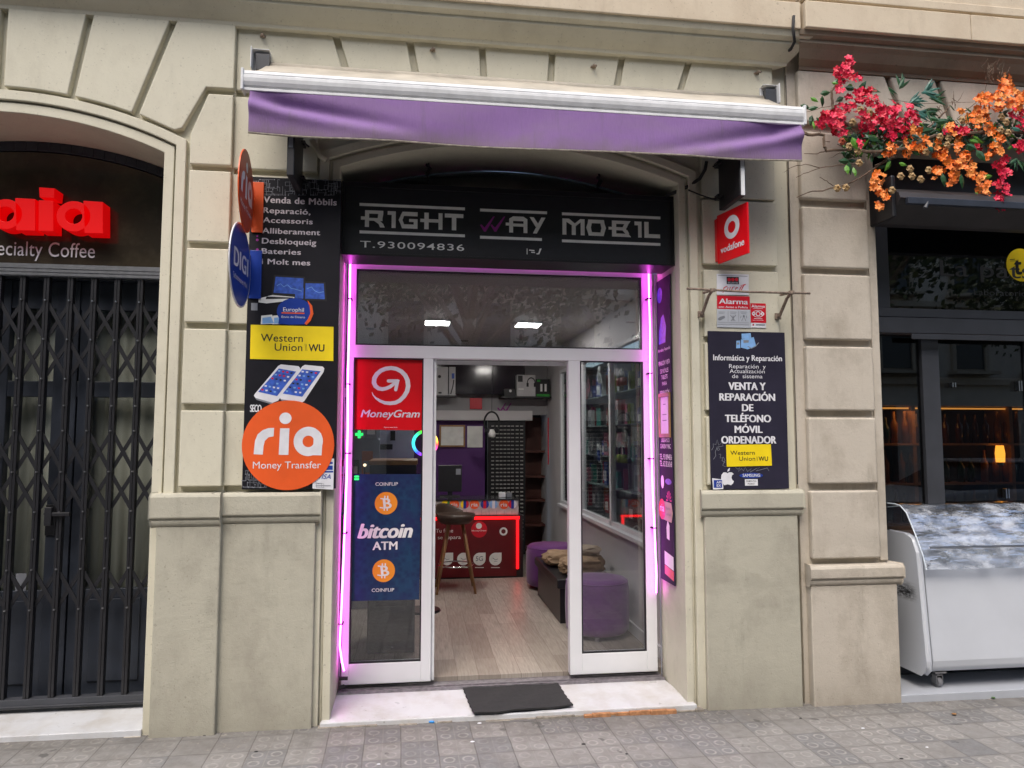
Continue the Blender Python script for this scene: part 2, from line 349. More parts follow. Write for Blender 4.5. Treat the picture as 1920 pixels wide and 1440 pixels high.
def panot():
    """20 cm cement tiles of four pressed circles each, worn unevenly."""
    t = NT('pavement_tiles')
    wob = t.noise(7, 3, col=True)
    v = t.n('ShaderNodeVectorMath', operation='MULTIPLY_ADD'); t.set(v.inputs[0], wob); v.inputs[1].default_value = (.010, .010, 0); t.set(v.inputs[2], t.pos)
    mp = t.n('ShaderNodeMapping'); t.set(mp.inputs[0], v.outputs[0]); mp.inputs['Rotation'].default_value = (0, 0, R(-1.5)); mp.inputs['Location'].default_value = (.07, .043, 0)
    x, y, _ = t.sep(mp.outputs[0])
    def cell(q, s): return t.m2('SUBTRACT', t.m2('FRACT', t.m2('DIVIDE', q, s)), .5)
    cx, cy = cell(x, .1), cell(y, .1); tx, ty = cell(x, .2), cell(y, .2)
    r = t.m2('SQRT', t.m2('ADD', t.m2('MULTIPLY', cx, cx), t.m2('MULTIPLY', cy, cy)))
    ring = t.ramp(t.m2('ABSOLUTE', t.m2('SUBTRACT', r, .27)), .035, .075, 1, 0)
    def edge(a, b, w0, w1): return t.ramp(t.m2('MAXIMUM', t.m2('ABSOLUTE', a), t.m2('ABSOLUTE', b)), .5-w1, .5-w0, 0, 1)
    sub = edge(cx, cy, .012, .05); joint = edge(tx, ty, .004, .02)
    cb = t.n('ShaderNodeCombineXYZ'); t.set(cb.inputs[0], t.m2('FLOOR', t.m2('DIVIDE', x, .2))); t.set(cb.inputs[1], t.m2('FLOOR', t.m2('DIVIDE', y, .2)))
    wn_ = t.n('ShaderNodeTexWhiteNoise', noise_dimensions='2D'); t.set(wn_.inputs['Vector'], cb.outputs[0]); h = wn_.outputs['Value']
    hs = t.sep(wn_.outputs['Color'])
    zone = t.noise(1.1, 3)
    worn = t.ramp(t.m2('ADD', t.m2('MULTIPLY', h, .55), t.m2('MULTIPLY', zone, .75)), .35, .75, 0, 1)
    fine = t.noise(90, 5, rough=.7); mid = t.noise(12, 5)
    base = t.mix(hs[0], (.245, .238, .228), (.29, .283, .272))
    base = t.mix(t.m2('MULTIPLY', t.ramp(t.m2('ADD', t.m2('MULTIPLY', hs[1], .5), t.m2('MULTIPLY', t.noise(.9, 2), .8)), .74, .78), .6), base, (.15, .158, .172))
    base = t.mix(t.ramp(mid, .35, .7, 0, .35), base, (.13, .115, .10))
    base = t.mix(t.ramp(fine, .35, .7, 0, .3), base, (.27, .255, .24))
    lit = t.m2('MULTIPLY', t.m2('MULTIPLY', ring, worn), t.ramp(t.noise(35, 3), .35, .6, .25, .8))
    base = t.mix(t.m2('MULTIPLY', lit, .85), base, (.40, .38, .355))
    base = t.mix(t.m2('MULTIPLY', t.m2('MULTIPLY', sub, worn), .42), base, (.31, .29, .27))
    base = t.mix(t.m2('MULTIPLY', joint, .55), base, (.08, .072, .065))
    sp = t.ramp(t.noise(9, 2), .70, .73); base = t.mix(t.m2('MULTIPLY', sp, .55), base, (.05, .05, .05))
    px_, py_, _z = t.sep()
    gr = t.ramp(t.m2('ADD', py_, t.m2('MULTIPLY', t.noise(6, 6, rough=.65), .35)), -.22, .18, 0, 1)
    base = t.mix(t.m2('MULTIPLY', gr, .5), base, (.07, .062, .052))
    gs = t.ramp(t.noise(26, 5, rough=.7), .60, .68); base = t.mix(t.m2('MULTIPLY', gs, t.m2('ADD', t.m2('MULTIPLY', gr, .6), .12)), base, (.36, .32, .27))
    t.base(base, t.ramp(mid, .3, .7, .6, .85), 0, .3)
    hh = t.m2('SUBTRACT', t.m2('ADD', t.m2('MULTIPLY', t.m2('MULTIPLY', ring, worn), .5), t.m2('MULTIPLY', fine, .35)), t.m2('ADD', joint, t.m2('MULTIPLY', sub, .25)))
    t.bump(hh, .55, .004); return t.m
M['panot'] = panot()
def asphalt():
    t = NT('asphalt'); t.base(t.mix(t.noise(40, 5), (.035, .035, .037), (.07, .07, .07)), .85); t.bump(t.noise(120, 3), .4, .005); return t.m
M['asphalt'] = asphalt()
def planks():
    t = NT('pale_wood_floor')
    mp = t.n('ShaderNodeMapping'); t.set(mp.inputs[0], t.pos); mp.inputs['Rotation'].default_value = (0, 0, R(90))
    b = t.n('ShaderNodeTexBrick'); t.set(b.inputs['Vector'], mp.outputs[0]); b.offset = .37
    b.inputs['Scale'].default_value = 1; b.inputs['Brick Width'].default_value = .95; b.inputs['Row Height'].default_value = .145
    b.inputs['Mortar Size'].default_value = .0015; b.inputs['Color1'].default_value = (.27, .235, .20, 1); b.inputs['Color2'].default_value = (.45, .405, .355, 1); b.inputs['Mortar'].default_value = (.12, .09, .07, 1)
    g = t.noise(5, 6, t.scale(t.pos, (14, 1, 1)), .65)
    c = t.mix(t.ramp(g, .35, .7, 0, .6), b.outputs['Color'], (.21, .175, .145))
    t.base(c, t.ramp(g, .3, .7, .28, .5)); t.bump(g, .08, .002); return t.m
M['planks'] = planks()
def valance_mat():
    t = NT('violet_awning_canvas'); x, y, z = t.sep()
    wv = t.noise(180, 2, t.scale(t.pos, (1, 1, .12)))
    c = t.mix(t.ramp(wv, .3, .7, 0, .4), (.245, .14, .34), (.20, .11, .28))
    c = t.mix(t.ramp(t.noise(3, 6, t.scale(t.pos, (1, 1, 3))), .45, .75, 0, .45), c, (.24, .17, .26))
    c = t.mix(t.ramp(t.noise(5, 6, t.scale(t.pos, (4, 1, .4)), .65), .55, .72, 0, .35), c, (.15, .115, .15))
    lowd = t.ramp(t.m2('ADD', z, t.m2('MULTIPLY', t.noise(9, 5), .14)), 3.36, 3.46, .9, 0)
    c = t.mix(t.m2('MULTIPLY', lowd, .6), c, (.17, .14, .12))
    t.base(c, .8, 0, .2); t.b.inputs['Sheen Weight'].default_value = .15
    t.bump(t.m2('ADD', wv, t.m2('MULTIPLY', t.noise(22, 5), .8)), .5, .003); return t.m
M['valance'] = valance_mat()
M['canvas'] = pm('dusty_beige_canvas', (.46, .42, .35), .85, var=.2, sc=6, bump=.1)
def brownboard():
    t = NT('dark_brown_fascia_glass')
    c = t.mix(t.ramp(t.noise(4, 6, rough=.7), .45, .7, 0, .7), (.038, .030, .022), (.085, .07, .045)); t.base(c, .12, 0, .6); return t.m
M['fasciab'] = brownboard()
def coinblue():
    t = NT('blue_pixel_print')
    vo = t.n('ShaderNodeTexVoronoi', distance='CHEBYCHEV'); t.set(vo.inputs['Vector'], t.pos); vo.inputs['Scale'].default_value = 26
    c = t.mix(t.ramp(vo.outputs['Distance'], .0, .8), (.007, .022, .075), (.016, .06, .13))
    c = t.mix(t.ramp(t.noise(6, 3), .4, .7, 0, .6), c, (.02, .015, .09)); t.base(c, .35); return t.m
M['coin'] = coinblue()
def curtain():
    t = NT('sheer_curtain'); w = t.n('ShaderNodeTexWave'); t.set(w.inputs['Vector'], t.scale(t.pos, (1, 0, .05))); w.inputs['Scale'].default_value = 5; w.inputs['Distortion'].default_value = 2.5
    t.base(t.mix(w.outputs['Fac'], (.37, .34, .28), (.47, .435, .365)), .9); return t.m
M['curtain'] = curtain()

# ================================================================== GROUND
def gz(x): return -.074-.0075*x
g = MB(); xs = [-30, 30]
g.add([(-30, -3.4, gz(-30)), (30, -3.4, gz(30)), (30, .8, gz(30)), (-30, .8, gz(-30))], [(0, 1, 2, 3)])
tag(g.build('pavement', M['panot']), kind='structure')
g = MB(); g.add([(-30, -3.6, gz(-30)-.001), (30, -3.6, gz(30)-.001), (30, -3.4, gz(30)-.001), (-30, -3.4, gz(-30)-.001), (-30, -3.6, gz(-30)-.14), (30, -3.6, gz(30)-.14)], [(0, 1, 2, 3), (4, 5, 1, 0)])
tag(g.build('kerb', M['stone']), kind='structure')
g = MB(); g.add([(-90, -120, -.24), (90, -120, -.24), (90, -3.55, -.24), (-90, -3.55, -.24)], [(0, 1, 2, 3)])
tag(g.build('road', M['asphalt']), kind='structure')
# ================================================================== LEFT BUILDING (painted render, two arched shop openings)
def arc(cx, cz, r, a0, a1, n=24): return [(cx+r*math.cos(R(a0+(a1-a0)*k/n)), cz+r*math.sin(R(a0+(a1-a0)*k/n))) for k in range(n+1)]
def acosd(v): return math.degrees(math.acos(v))
GB = -.25
SX0, SX1, SCX, SCZ, SR = -.49, 1.70, .605, .34, 3.14          # shop opening
CX0, CX1, CCX, CCZ, CR = -3.35, -1.51, -2.43, 1.25, 2.25      # cafe opening
ZT = 4.135                                                     # underside of the cornice
bl = thing('arcade_building', 'pale green-grey rendered building with two arched shop openings, left of the sandy pillar', 'building')
def archpoly(x0, x1, cx, cz, r, n=28):
    a0, a1 = acosd((x1-cx)/r), acosd((x0-cx)/r); return arc(cx, cz, r, a0, a1, n)
sh = archpoly(SX0, SX1, SCX, SCZ, SR); cf = archpoly(CX0, CX1, CCX, CCZ, CR)
w = MB()
w.prism([(2.478, GB), (2.478, 4.5), (-1.12, 4.5), (-1.12, GB), (SX0-.0, GB)][:4]+[(SX0, GB)]+sh[::-1]+[(SX1, GB)], .07, .50)
w.prism([(-1.12, GB), (-1.12, 4.5), (-6, 4.5), (-6, GB), (CX0, GB)]+cf[::-1]+[(CX1, GB)], .04, .50)
w.box(-6, -1.8, .50, .62, 0, .001); 
w.box(-6, 2.478, .0, .5, 4.5, 9.5)
w.build('wall', M['paint'], bl)
# rustication: every block face stands proud of the wall
rows = [(1.321, 1.761), (1.801, 2.242), (2.282, 2.724), (2.765, 3.198)]
def joint_x(cx, cz, px_, pz, z): return cx+(px_-cx)*(z-cz)/(pz-cz)
b = MB()
for z0, z1 in rows:
    b.box(-1.362, -1.124, -.004, .05, z0, z1)          # column between cafe and shop, front plane
    b.box(-1.120, -.625, .032, .08, z0, z1)            # set-back column beside it
    b.box(1.856, 2.374, .032, .08, z0-.02, z1-.02)     # right-hand column
b.box(-1.120, -.625, .032, .08, 3.235, 3.685)
b.box(1.856, 2.374, .032, .08, 3.195, 3.64)
# voussoirs over the shop arch
gj = [(-.531, 4.123), (-.071, 4.131), (.392, 4.125), (.854, 4.124), (1.325, 4.124), (1.782, 4.11)]
ang = [math.degrees(math.atan2(z-SCZ, x-SCX)) for x, z in gj]
Rv = SR+.15
def vouss(cx, cz, rv, aL, aR, hg, zt, y0, y1, ext=None):
    """block between joint angles aL > aR, lower edge on radius rv, upper edge at zt"""
    def side(a, sgn, z=None):
        dx, dz = math.cos(R(a)), math.sin(R(a)); nx, nz = -dz*sgn*hg, dx*sgn*hg
        if z is None: return (cx+dx*rv+nx, cz+dz*rv+nz)
        t = (z-cz-nz)/dz; return (cx+dx*t+nx, z)
    low = []
    pL, pR = side(aL, -1), side(aR, 1); 
    a0 = math.atan2(pR[1]-cz, pR[0]-cx); a1 = math.atan2(pL[1]-cz, pL[0]-cx)
    low = [(cx+rv*math.cos(a0+(a1-a0)*k/8), cz+rv*math.sin(a0+(a1-a0)*k/8)) for k in range(9)]
    return low+[side(aL, -1, zt), side(aR, 1, zt)]
for i in range(5): b.prism(vouss(SCX, SCZ, Rv, ang[i], ang[i+1], .021, ZT, 0, 0), .032, .08)
def endblock(cx, cz, rv, a, hg, zt, xe, zb, sgn):
    dx, dz = math.cos(R(a)), math.sin(R(a)); nx, nz = -dz*sgn*hg, dx*sgn*hg
    def at(z): t = (z-cz-nz)/dz; return (cx+dx*t+nx, z)
    zl = cz+dz*rv+nz
    if zl < zb: return [at(zt), (xe, zt), (xe, zb), at(zb)]
    return [at(zt), (xe, zt), (xe, zb), (at(zl)[0]+sgn*-.0, zb), at(zl)]
b.prism(endblock(SCX, SCZ, Rv, ang[0], .021, ZT, -1.118, 3.725, 1), .032, .08)
b.prism(endblock(SCX, SCZ, Rv, ang[5], .021, ZT, 2.374, 3.68, -1), .032, .08)
# voussoirs over the cafe arch
cj = [(-3.38, 4.14), (-2.905, 4.14), (-2.425, 4.14), (-1.952, 4.14), (-1.476, 4.14)]
ca = [math.degrees(math.atan2(z-CCZ, x-CCX)) for x, z in cj]; Rc = CR+.145
for i in range(4): b.prism(vouss(CCX, CCZ, Rc, ca[i], ca[i+1], .021, ZT, 0, 0), -.004, .05)
# stepped springer block at the right of the cafe arch, down to the first bed joint
a4 = ca[4]; dx, dz = math.cos(R(a4)), math.sin(R(a4))
def onl(z, off): t = (z-CCZ)/dz; return (CCX+dx*t+off, z)
b.prism([onl(ZT, .021), (-1.124, ZT), (-1.124, 3.715), (-1.283, 3.715), (-1.412, 3.452), (CCX+Rc*math.cos(R(66)), CCZ+Rc*math.sin(R(66))), (CCX+Rc*math.cos(R(68.5)), CCZ+Rc*math.sin(R(68.5))), onl(CCZ+Rc*dz, .021)], -.004, .05)
b.prism([(-1.268, 3.675), (-1.124, 3.675), (-1.124, 3.236), (-1.362, 3.236), (-1.362, 3.42)], -.004, .05)
b.build('rusticated_blocks', M['paint'], bl, bevel=.006)
# mouldings round the openings
def surround(x0, x1, cx, cz, r, bands, y1, name):
    m = MB()
    for (ra, rb, y0) in bands:
        A = archpoly(x0-ra, x1+ra, cx, cz, r+ra); B = archpoly(x0-rb, x1+rb, cx, cz, r+rb)
        n = min(len(A), len(B))
        P = [(x1+ra, GB)]+A+[(x0-ra, GB)]; Q = [(x1+rb, GB)]+B+[(x0-rb, GB)]
        k = len(P)
        vs = [(x, y0, z) for x, z in P]+[(x, y0, z) for x, z in Q]+[(x, y1, z) for x, z in P]+[(x, y1, z) for x, z in Q]
        fs = []
        for i in range(k-1):
            fs += [(i, k+i, k+i+1, i+1), (i, i+1, 2*k+i+1, 2*k+i), (k+i, 3*k+i, 3*k+i+1, k+i+1)]
        m.add(vs, fs)
    return m.build(name, M['paint'], bl, bevel=.004)
surround(SX0, SX1, SCX, SCZ, SR, [(-.002, .045, .048), (.047, .062, .060), (.064, .118, .030)], .12, 'shop_arch_moulding')
surround(CX0, CX1, CCX, CCZ, CR, [(-.002, .055, .012), (.057, .066, .026), (.068, .125, -.002)], .09, 'cafe_arch_moulding')
# plinths with rolled caps
def plinth(mb, x0, x1, y, zb, z0, z1, over=.03, m0=1, m1=1):
    mb.box(x0, x1, y, y+.10, zb, z0-.045)
    mb.sweepx([(y+.10, z0-.045), (y, z0-.045), (y-.012, z0-.03), (y-.018, z0-.012), (y-.010, z0), (y-over, z0+.004), (y-over, z1-.02), (y-over+.012, z1), (y+.10, z1)], x0-.0, x1+.0, .25*m0, .25*m1)
p = MB(); plinth(p, -1.462, -1.110, -.035, GB, 1.142, 1.285, m1=0); p.build('plinth', M['paint2'], bl, bevel=.008)
p = MB(); plinth(p, -1.16, -.585, 0, GB, 1.15, 1.283, m0=0); p.build('plinth', M['paint2'], bl, bevel=.008)
p = MB(); plinth(p, 1.815, 2.445, 0, GB, 1.15, 1.268); p.build('plinth', M['paint2'], bl, bevel=.008)
# cornice and stone band above
cp_ = [(.08, 4.115), (-.005, 4.115), (-.012, 4.135), (-.02, 4.14), (-.05, 4.165), (-.085, 4.20), (-.10, 4.215), (-.10, 4.235), (-.135, 4.25), (-.145, 4.272), (-.15, 4.285), (.08, 4.285)]
c = MB(); c.sweepx(cp_, -6, 2.385-.235+.08+.15, 0, .9); c.build('cornice', M['paint'], bl)
c = MB(); c.box(-6, 2.478, -.165, .08, 4.287, 4.47); c.box(-6, 2.478, -.10, .0, 4.47, 4.50); c.build('stone_band', M['cream'], bl, bevel=.006)
c = MB(); xs = -6
while xs < 2.4:
    c.box(xs, min(xs+1.25, 2.47), -.145, 0, 4.492, 5.2); xs += 1.256
c.build('upper_blocks', M['cream'], bl, bevel=.006)
# little hooks left in the blocks
for (x, y) in ((493, 69), (811, 95), (1112, 126), (1418, 138)):
    q = W(x, y, Y=.03); m = MB(); m.tube([q+Vector((0, .02, 0)), q+Vector((0, -.03, 0)), q+Vector((.012, -.04, -.012))], .008, 6); m.lathe([(.0, -.004), (.018, -.004), (.018, .004), (0, .004)], q, 10)
    m.build('hook', M['rust'], bl)

# --- cafe bay: marble step, steel doors, curtain, dark fascia
m = MB(); m.box(-3.35, -1.512, -.0, .62, gz(-2)-.05, -.028); m.build('doorstep', M['marble'], bl, bevel=.004)
m = MB(); m.box(-3.35, -1.512, -.012, .1, GB, -.062); m.build('kerb_stone', M['stone'], bl)
YC = .46
st = MB()
st.prism([(CX0, 2.70)]+[(CX0, 3.2)]+archpoly(CX0, CX1, CCX, CCZ, CR)[::-1]+[(CX1, 2.70)], YC+.05, YC+.09)     # backing
A = archpoly(CX0, CX1, CCX, CCZ, CR-.001); B = [(x, z-.062) for x, z in A]
for i in range(len(A)-1): st.prism([A[i], A[i+1], B[i+1], B[i]], YC-.02, YC+.05)
st.box(CX0, CX1, YC-.05, YC+.05, 2.60, 2.66)
st.box(CX0, CX1, YC-.03, YC+.05, 2.662, 2.70)
st.box(CX0, CX1, YC+.01, YC+.07, 2.42, 2.60)
for xa, xb in ((-3.35, -3.28), (-2.615, -2.545), (-2.28, -2.14), (-2.13, -2.06), (-1.66, -1.512)):
    st.box(xa, xb, YC, YC+.06, .0, 2.598)
st.box(CX0, CX1, YC+.005, YC+.055, 1.86, 1.96)
for xa, xb in ((-3.28, -2.615), (-2.545, -2.28), (-2.06, -1.66)):
    st.box(xa, xb, YC+.02, YC+.05, .0, .66); st.box(xa+.05, xb-.05, YC+.008, YC+.022, .1, .60)
st.build('cafe_door_frame', M['steel'], bl, bevel=.004)
m = MB(); m.box(CX0, CX1, YC+.03, YC+.036, .66, 2.45); m.build('cafe_glass_pane', M['glass'], bl)
m = MB(); n = 160
vs = []
for i in range(n+1):
    x = -3.3+1.78*i/n; y = YC+.16+.007*math.sin(i*.55)+.004*math.sin(i*1.3)
    vs += [(x, y, .02), (x, y, 2.5)]
m.add(vs, [(2*i, 2*i+2, 2*i+3, 2*i+1) for i in range(n)]); m.build('curtain', M['curtain'], bl, smooth=True, solid=.003)
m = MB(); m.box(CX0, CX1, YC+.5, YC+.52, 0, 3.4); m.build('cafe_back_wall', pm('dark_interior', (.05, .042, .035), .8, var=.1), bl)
hd = MB(); q = W(92, 962, Y=YC-.03); hd.box(q.x-.03, q.x+.03, YC-.012, YC, q.z-.14, q.z+.05); hd.build('door_lock_plate', M['black'], bl, bevel=.004)
hd = MB(); hd.tube([q+Vector((0, .02, 0)), q+Vector((0, -.05, 0)), q+Vector((.11, -.05, 0))], .009, 8); hd.build('door_handle', M['black'], bl)
m = Art(FY(YC+.028)); m.rect(28, 1075, 48, 1145); m.build('cafe_notice', M['grey'], bl)
# fascia glass + lettering
fb = MB(); fb.prism([(CX0+.02, 2.705)]+[(x, z-.07) for x, z in archpoly(CX0, CX1, CCX, CCZ, CR-.0)[::-1]]+[(CX1-.02, 2.705)], YC-.012, YC)
fb.build('fascia_glass', M['fasciab'], bl)
sg = thing('letter_sign', 'big red three-dimensional letters glowing on the dark cafe fascia', 'sign', W(100, 400, Y=YC))
def solid_letters(name, mat, parent, shapes, y0, y1):
    m = MB()
    for kind, *a in shapes:
        if kind == 'p': m.prism([(W(x, y, Y=y0).x, W(x, y, Y=y0).z) for x, y in a[0]], y0, y1)
        elif kind == 'ring':
            (cx, cy, ro, ri, kx, ky) = a; c0 = W(cx, cy, Y=y0); k = abs(W(cx+1, cy, Y=y0).x-c0.x); n = 36
            vs = []
            for j in range(n):
                a_ = 2*math.pi*j/n
                for rr in (ro, ri*1.0):
                    for yy in (y0, y1):
                        f = 1 if rr == ro else .92
                        vs.append((c0.x+rr*k*kx*math.cos(a_), yy, c0.z+rr*k*ky*math.sin(a_)))
            fs = []
            for j in range(n):
                i0, i1 = 4*j, 4*((j+1) % n)
                fs += [(i0, i0+2, i1+2, i1), (i0, i1, i1+1, i0+1), (i0+2, i0+3, i1+3, i1+2), (i0+1, i1+1, i1+3, i0+3)]
            m.add(vs, fs)
    return m.build(name, mat, parent, bevel=.003)
redl = NT('red_lit_letters'); redl.base((.42, .002, .003), .5, 0, .2); redl.b.inputs['Emission Color'].default_value = (1, .0015, .003, 1); redl.b.inputs['Emission Strength'].default_value = .20
YL = YC-.13
solid_letters('letter_a', redl.m, sg, [('ring', 138, 405.5, 32.5, 16, 1.0, .97), ('p', [(156, 376), (193, 378.5), (193, 438), (158, 437)])], YL, YC-.02)
solid_letters('letter_i', redl.m, sg, [('p', [(72, 375), (100, 376.5), (100, 434), (72, 433)]), ('p', [(73, 351), (103, 353), (101, 371.5), (74, 370)])], YL, YC-.02)
solid_letters('letter_a', redl.m, sg, [('ring', 10, 401.5, 32.5, 16, 1.0, .97), ('p', [(28, 371), (66, 373), (66, 433), (30, 432)])], YL, YC-.02)
a_ = Art(FY(YC-.015)); a_.c(0, .002); a_.txt('Specialty Coffee', -38, 178, 450, 477, 0, 0, 1.02); a_.build('cafe_tagline', M['vinyl'], sg)

# --- folding scissor gate in front of the cafe
gt = thing('folding_gate', 'dark grey folding scissor gate of uprights and lattice drawn across the cafe door', 'gate', (-2.4, .36, 0))
YG = .36
m = MB(); m.box(-3.34, -1.515, YG-.03, YG+.03, -.0, .055); m.box(-3.34, -1.515, YG-.038, YG-.030, .012, .02); m.build('bottom_track', M['anth'], gt, bevel=.003)
m = MB()
for k in range(3): m.box(-3.34, -1.515, YG-.035, YG+.03, 2.605+k*.022, 2.621+k*.022)
m.box(-3.34, -1.515, YG-.02, YG+.03, 2.60, 2.68); m.build('top_track', M['metal'], gt)
bx = [-1.738-.1372*k for k in range(12)]
proto = None
for x in bx:
    if proto is None:
        m = MB(); m.box(x-.0165, x-.001, YG-.02, YG+.02, .05, 2.60); m.box(x+.001, x+.0165, YG-.02, YG+.02, .05, 2.60)
        proto = m.build('upright', M['black'], gt, bevel=.002)
    else:
        o = proto.copy(); COL.objects.link(o); o.parent = gt; o.location.x = proto.location.x+(x-bx[0])
m = MB(); hw = .011
gx = [bx[0]+.1372]+bx
def lat(za, zb):
    for k in range(len(gx)-1):
        for a0, a1 in (((gx[k], za), (gx[k+1], zb)), ((gx[k], zb), (gx[k+1], za))):
            dx, dz = a1[0]-a0[0], a1[1]-a0[1]; L = math.hypot(dx, dz); c0 = ((a0[0]+a1[0])/2, YG+(.006 if dz*dx > 0 else -.006), (a0[1]+a1[1])/2)
            m.obox(c0, (dx/L, 0, dz/L), (0, 1, 0), (-dz/L, 0, dx/L), L/2, .0035, hw)
for bands in (((2.21, 2.453), (1.965, 2.21)), ((1.395, 1.646), (1.154, 1.395)), ((.572, .81),)):
    m = MB()
    for za, zb in bands: lat(za, zb)
    m.build('lattice', M['black'], gt)
m = MB()
for x in gx:
    for z in (2.453, 2.21, 1.965, 1.80, 1.646, 1.395, 1.154, .99, .81, .572): m.lathe([(0, -.004), (.007, -.004), (.007, .004), (0, .004)], (x, YG-.024, z), 8)
o = m.build('rivets', M['metal'], gt)
m = MB(); q = W(132, 966, Y=YG-.03); m.box(q.x-.11, q.x+.0, YG-.045, YG-.02, q.z-.004, q.z+.018); m.box(q.x-.14, q.x-.1, YG-.05, YG-.02, q.z-.06, q.z+.05); m.build('gate_latch', M['black'], gt, bevel=.003)
# ================================================================== SHOPFRONT of the phone shop
YD = .50
sf = thing('shopfront', 'white framed glass shopfront lit magenta at its edges, with an open sliding doorway', 'shopfront', (.6, YD, 0))
XL, XR, ZD = -.47, 1.665, 2.80
def xat(px, py, Y=YD): return W(px, py, Y=Y).x
def zat(px, py, Y=YD): return W(px, py, Y=Y).z
gx0, gx1 = (xat(665, 672)+xat(652, 1243))/2, (xat(798, 672)+xat(785, 1243))/2
ox0, ox1 = xat(817, 900), xat(1067, 900)
hx0, hx1 = (xat(1088, 682)+xat(1091, 1228))/2, (xat(1204, 682)+xat(1215, 1228))/2
tz0, tz1 = zat(930, 651), zat(930, 512)
hz = zat(930, 674); pz0 = zat(718, 1243)
tx0, tx1 = xat(668, 580), xat(1203, 590)
m = MB()
m.box(XL, tx0, YD, YD+.07, tz0-.0, ZD); m.box(tx1, XR, YD, YD+.07, tz0, ZD); m.box(tx0, tx1, YD, YD+.07, tz1, ZD)
m.box(XL, XR, YD-.002, YD+.08, hz, tz0)
m.box(XL, gx0, YD, YD+.07, 0, hz); m.box(hx1, XR, YD, YD+.07, 0, hz)
m.box(gx1, ox0-.022, YD, YD+.07, 0, hz); m.box(gx0, gx1, YD, YD+.07, 0, pz0)
m.box(ox1, hx0, YD, YD+.07, 0, hz); m.box(hx0, hx1, YD, YD+.07, 0, pz0+.006)
m.build('frame', M['white'], sf, bevel=.003)
m = MB(); m.box(ox0-.020, ox0, YD+.02, YD+.10, 0, hz-.002); m.box(gx0, ox1, YD+.085, YD+.10, hz-.03, hz-.002); m.build('door_edge', M['whitedirty'], sf, bevel=.002)
def gasket(x0, x1, z0, z1, y=YD+.004):
    m = MB(); t = .009
    m.box(x0, x1, y, y+.02, z0, z0+t); m.box(x0, x1, y, y+.02, z1-t, z1); m.box(x0, x0+t, y, y+.02, z0+t, z1-t); m.box(x1-t, x1, y, y+.02, z0+t, z1-t)
    m.build('gasket', M['black'], sf)
for gi, (a, b_, c_, d_) in enumerate(((tx0, tx1, tz0, tz1), (gx0, gx1, pz0, hz), (hx0, hx1, pz0+.006, hz))):
    gasket(a, b_, c_, d_); m = MB(); m.box(a+.002, b_-.002, YD+.03, YD+.036, c_+.002, d_-.002); m.build('glass_pane', M['transom'] if gi == 0 else M['glass2'], sf)
# floor track and marble step (parts of the building)
m = MB(); m.box(-.485, 1.69, .425, YD+.08, -.06, -.028); m.box(-.485, 1.69, .425, .432, -.028, -.018); m.box(-.485, 1.69, .475, .482, -.028, -.02); m.build('threshold_track', M['alu'], bl)
m = MB(); m.add([(-.54, .005, gz(0)-.08), (1.745, .005, gz(0)-.08), (1.69, .44, -.2), (-.49, .44, -.2), (-.54, .005, -.045), (1.745, .005, -.048), (1.69, .44, -.035), (-.49, .44, -.035)],
    [(0,3,2,1),(4,5,6,7),(0,1,5,4),(1,2,6,5),(2,3,7,6),(3,0,4,7)])
m.build('doorstep', M['marble'], bl, bevel=.006)
m = MB(); rnd = random.Random(5); x = -.55
while x < 1.76:
    w_ = rnd.uniform(.06, .16); m.box(x, min(x+w_, 1.78), -.012+rnd.uniform(-.008, .008), .05, gz(0)-.1, -.066+rnd.uniform(-.012, .002)); x += w_
m.build('broken_edge_mortar', pm('crumbled_mortar', (.27, .24, .20), .9, var=.4, sc=25, bump=.8, bsc=60), bl, bevel=.004)
m = MB(); x = 1.02
while x < 1.55:
    w_ = rnd.uniform(.05, .12); m.box(x, x+w_, -.022+rnd.uniform(-.006, .006), .0, gz(1)-.1, -.060+rnd.uniform(-.008, .002)); x += w_
m.build('bare_brick_edge', pm('bare_brick', (.42, .20, .09), .9, var=.4, sc=30, bump=.8, bsc=60), bl, bevel=.004)
# doormat
m = MB(); q = [W(868, 1292, Z=-.03), W(1045, 1281, Z=-.03), W(1074, 1325, Z=-.035), W(888, 1342, Z=-.04)]
n = 16; vs = []
for j in range(n+1):
    for i in range(n+1):
        a, b_ = i/n, j/n; p = (q[0]*(1-a)+q[1]*a)*(1-b_)+(q[3]*(1-a)+q[2]*a)*b_
        vs.append((p.x+.004*math.sin(j*2.1), max(p.y, -.06) if 0 else p.y+.004*math.sin(i*1.3), -.029+.003*math.sin(i*.8+j*.5)))
m.add(vs, [(j*(n+1)+i, (j+1)*(n+1)+i, (j+1)*(n+1)+i+1, j*(n+1)+i+1) for j in range(n) for i in range(n)])
tag(m.build('doormat', M['rubber'], None, solid=.010), 'thin black rubber mat lying askew on the marble doorstep', 'doormat')

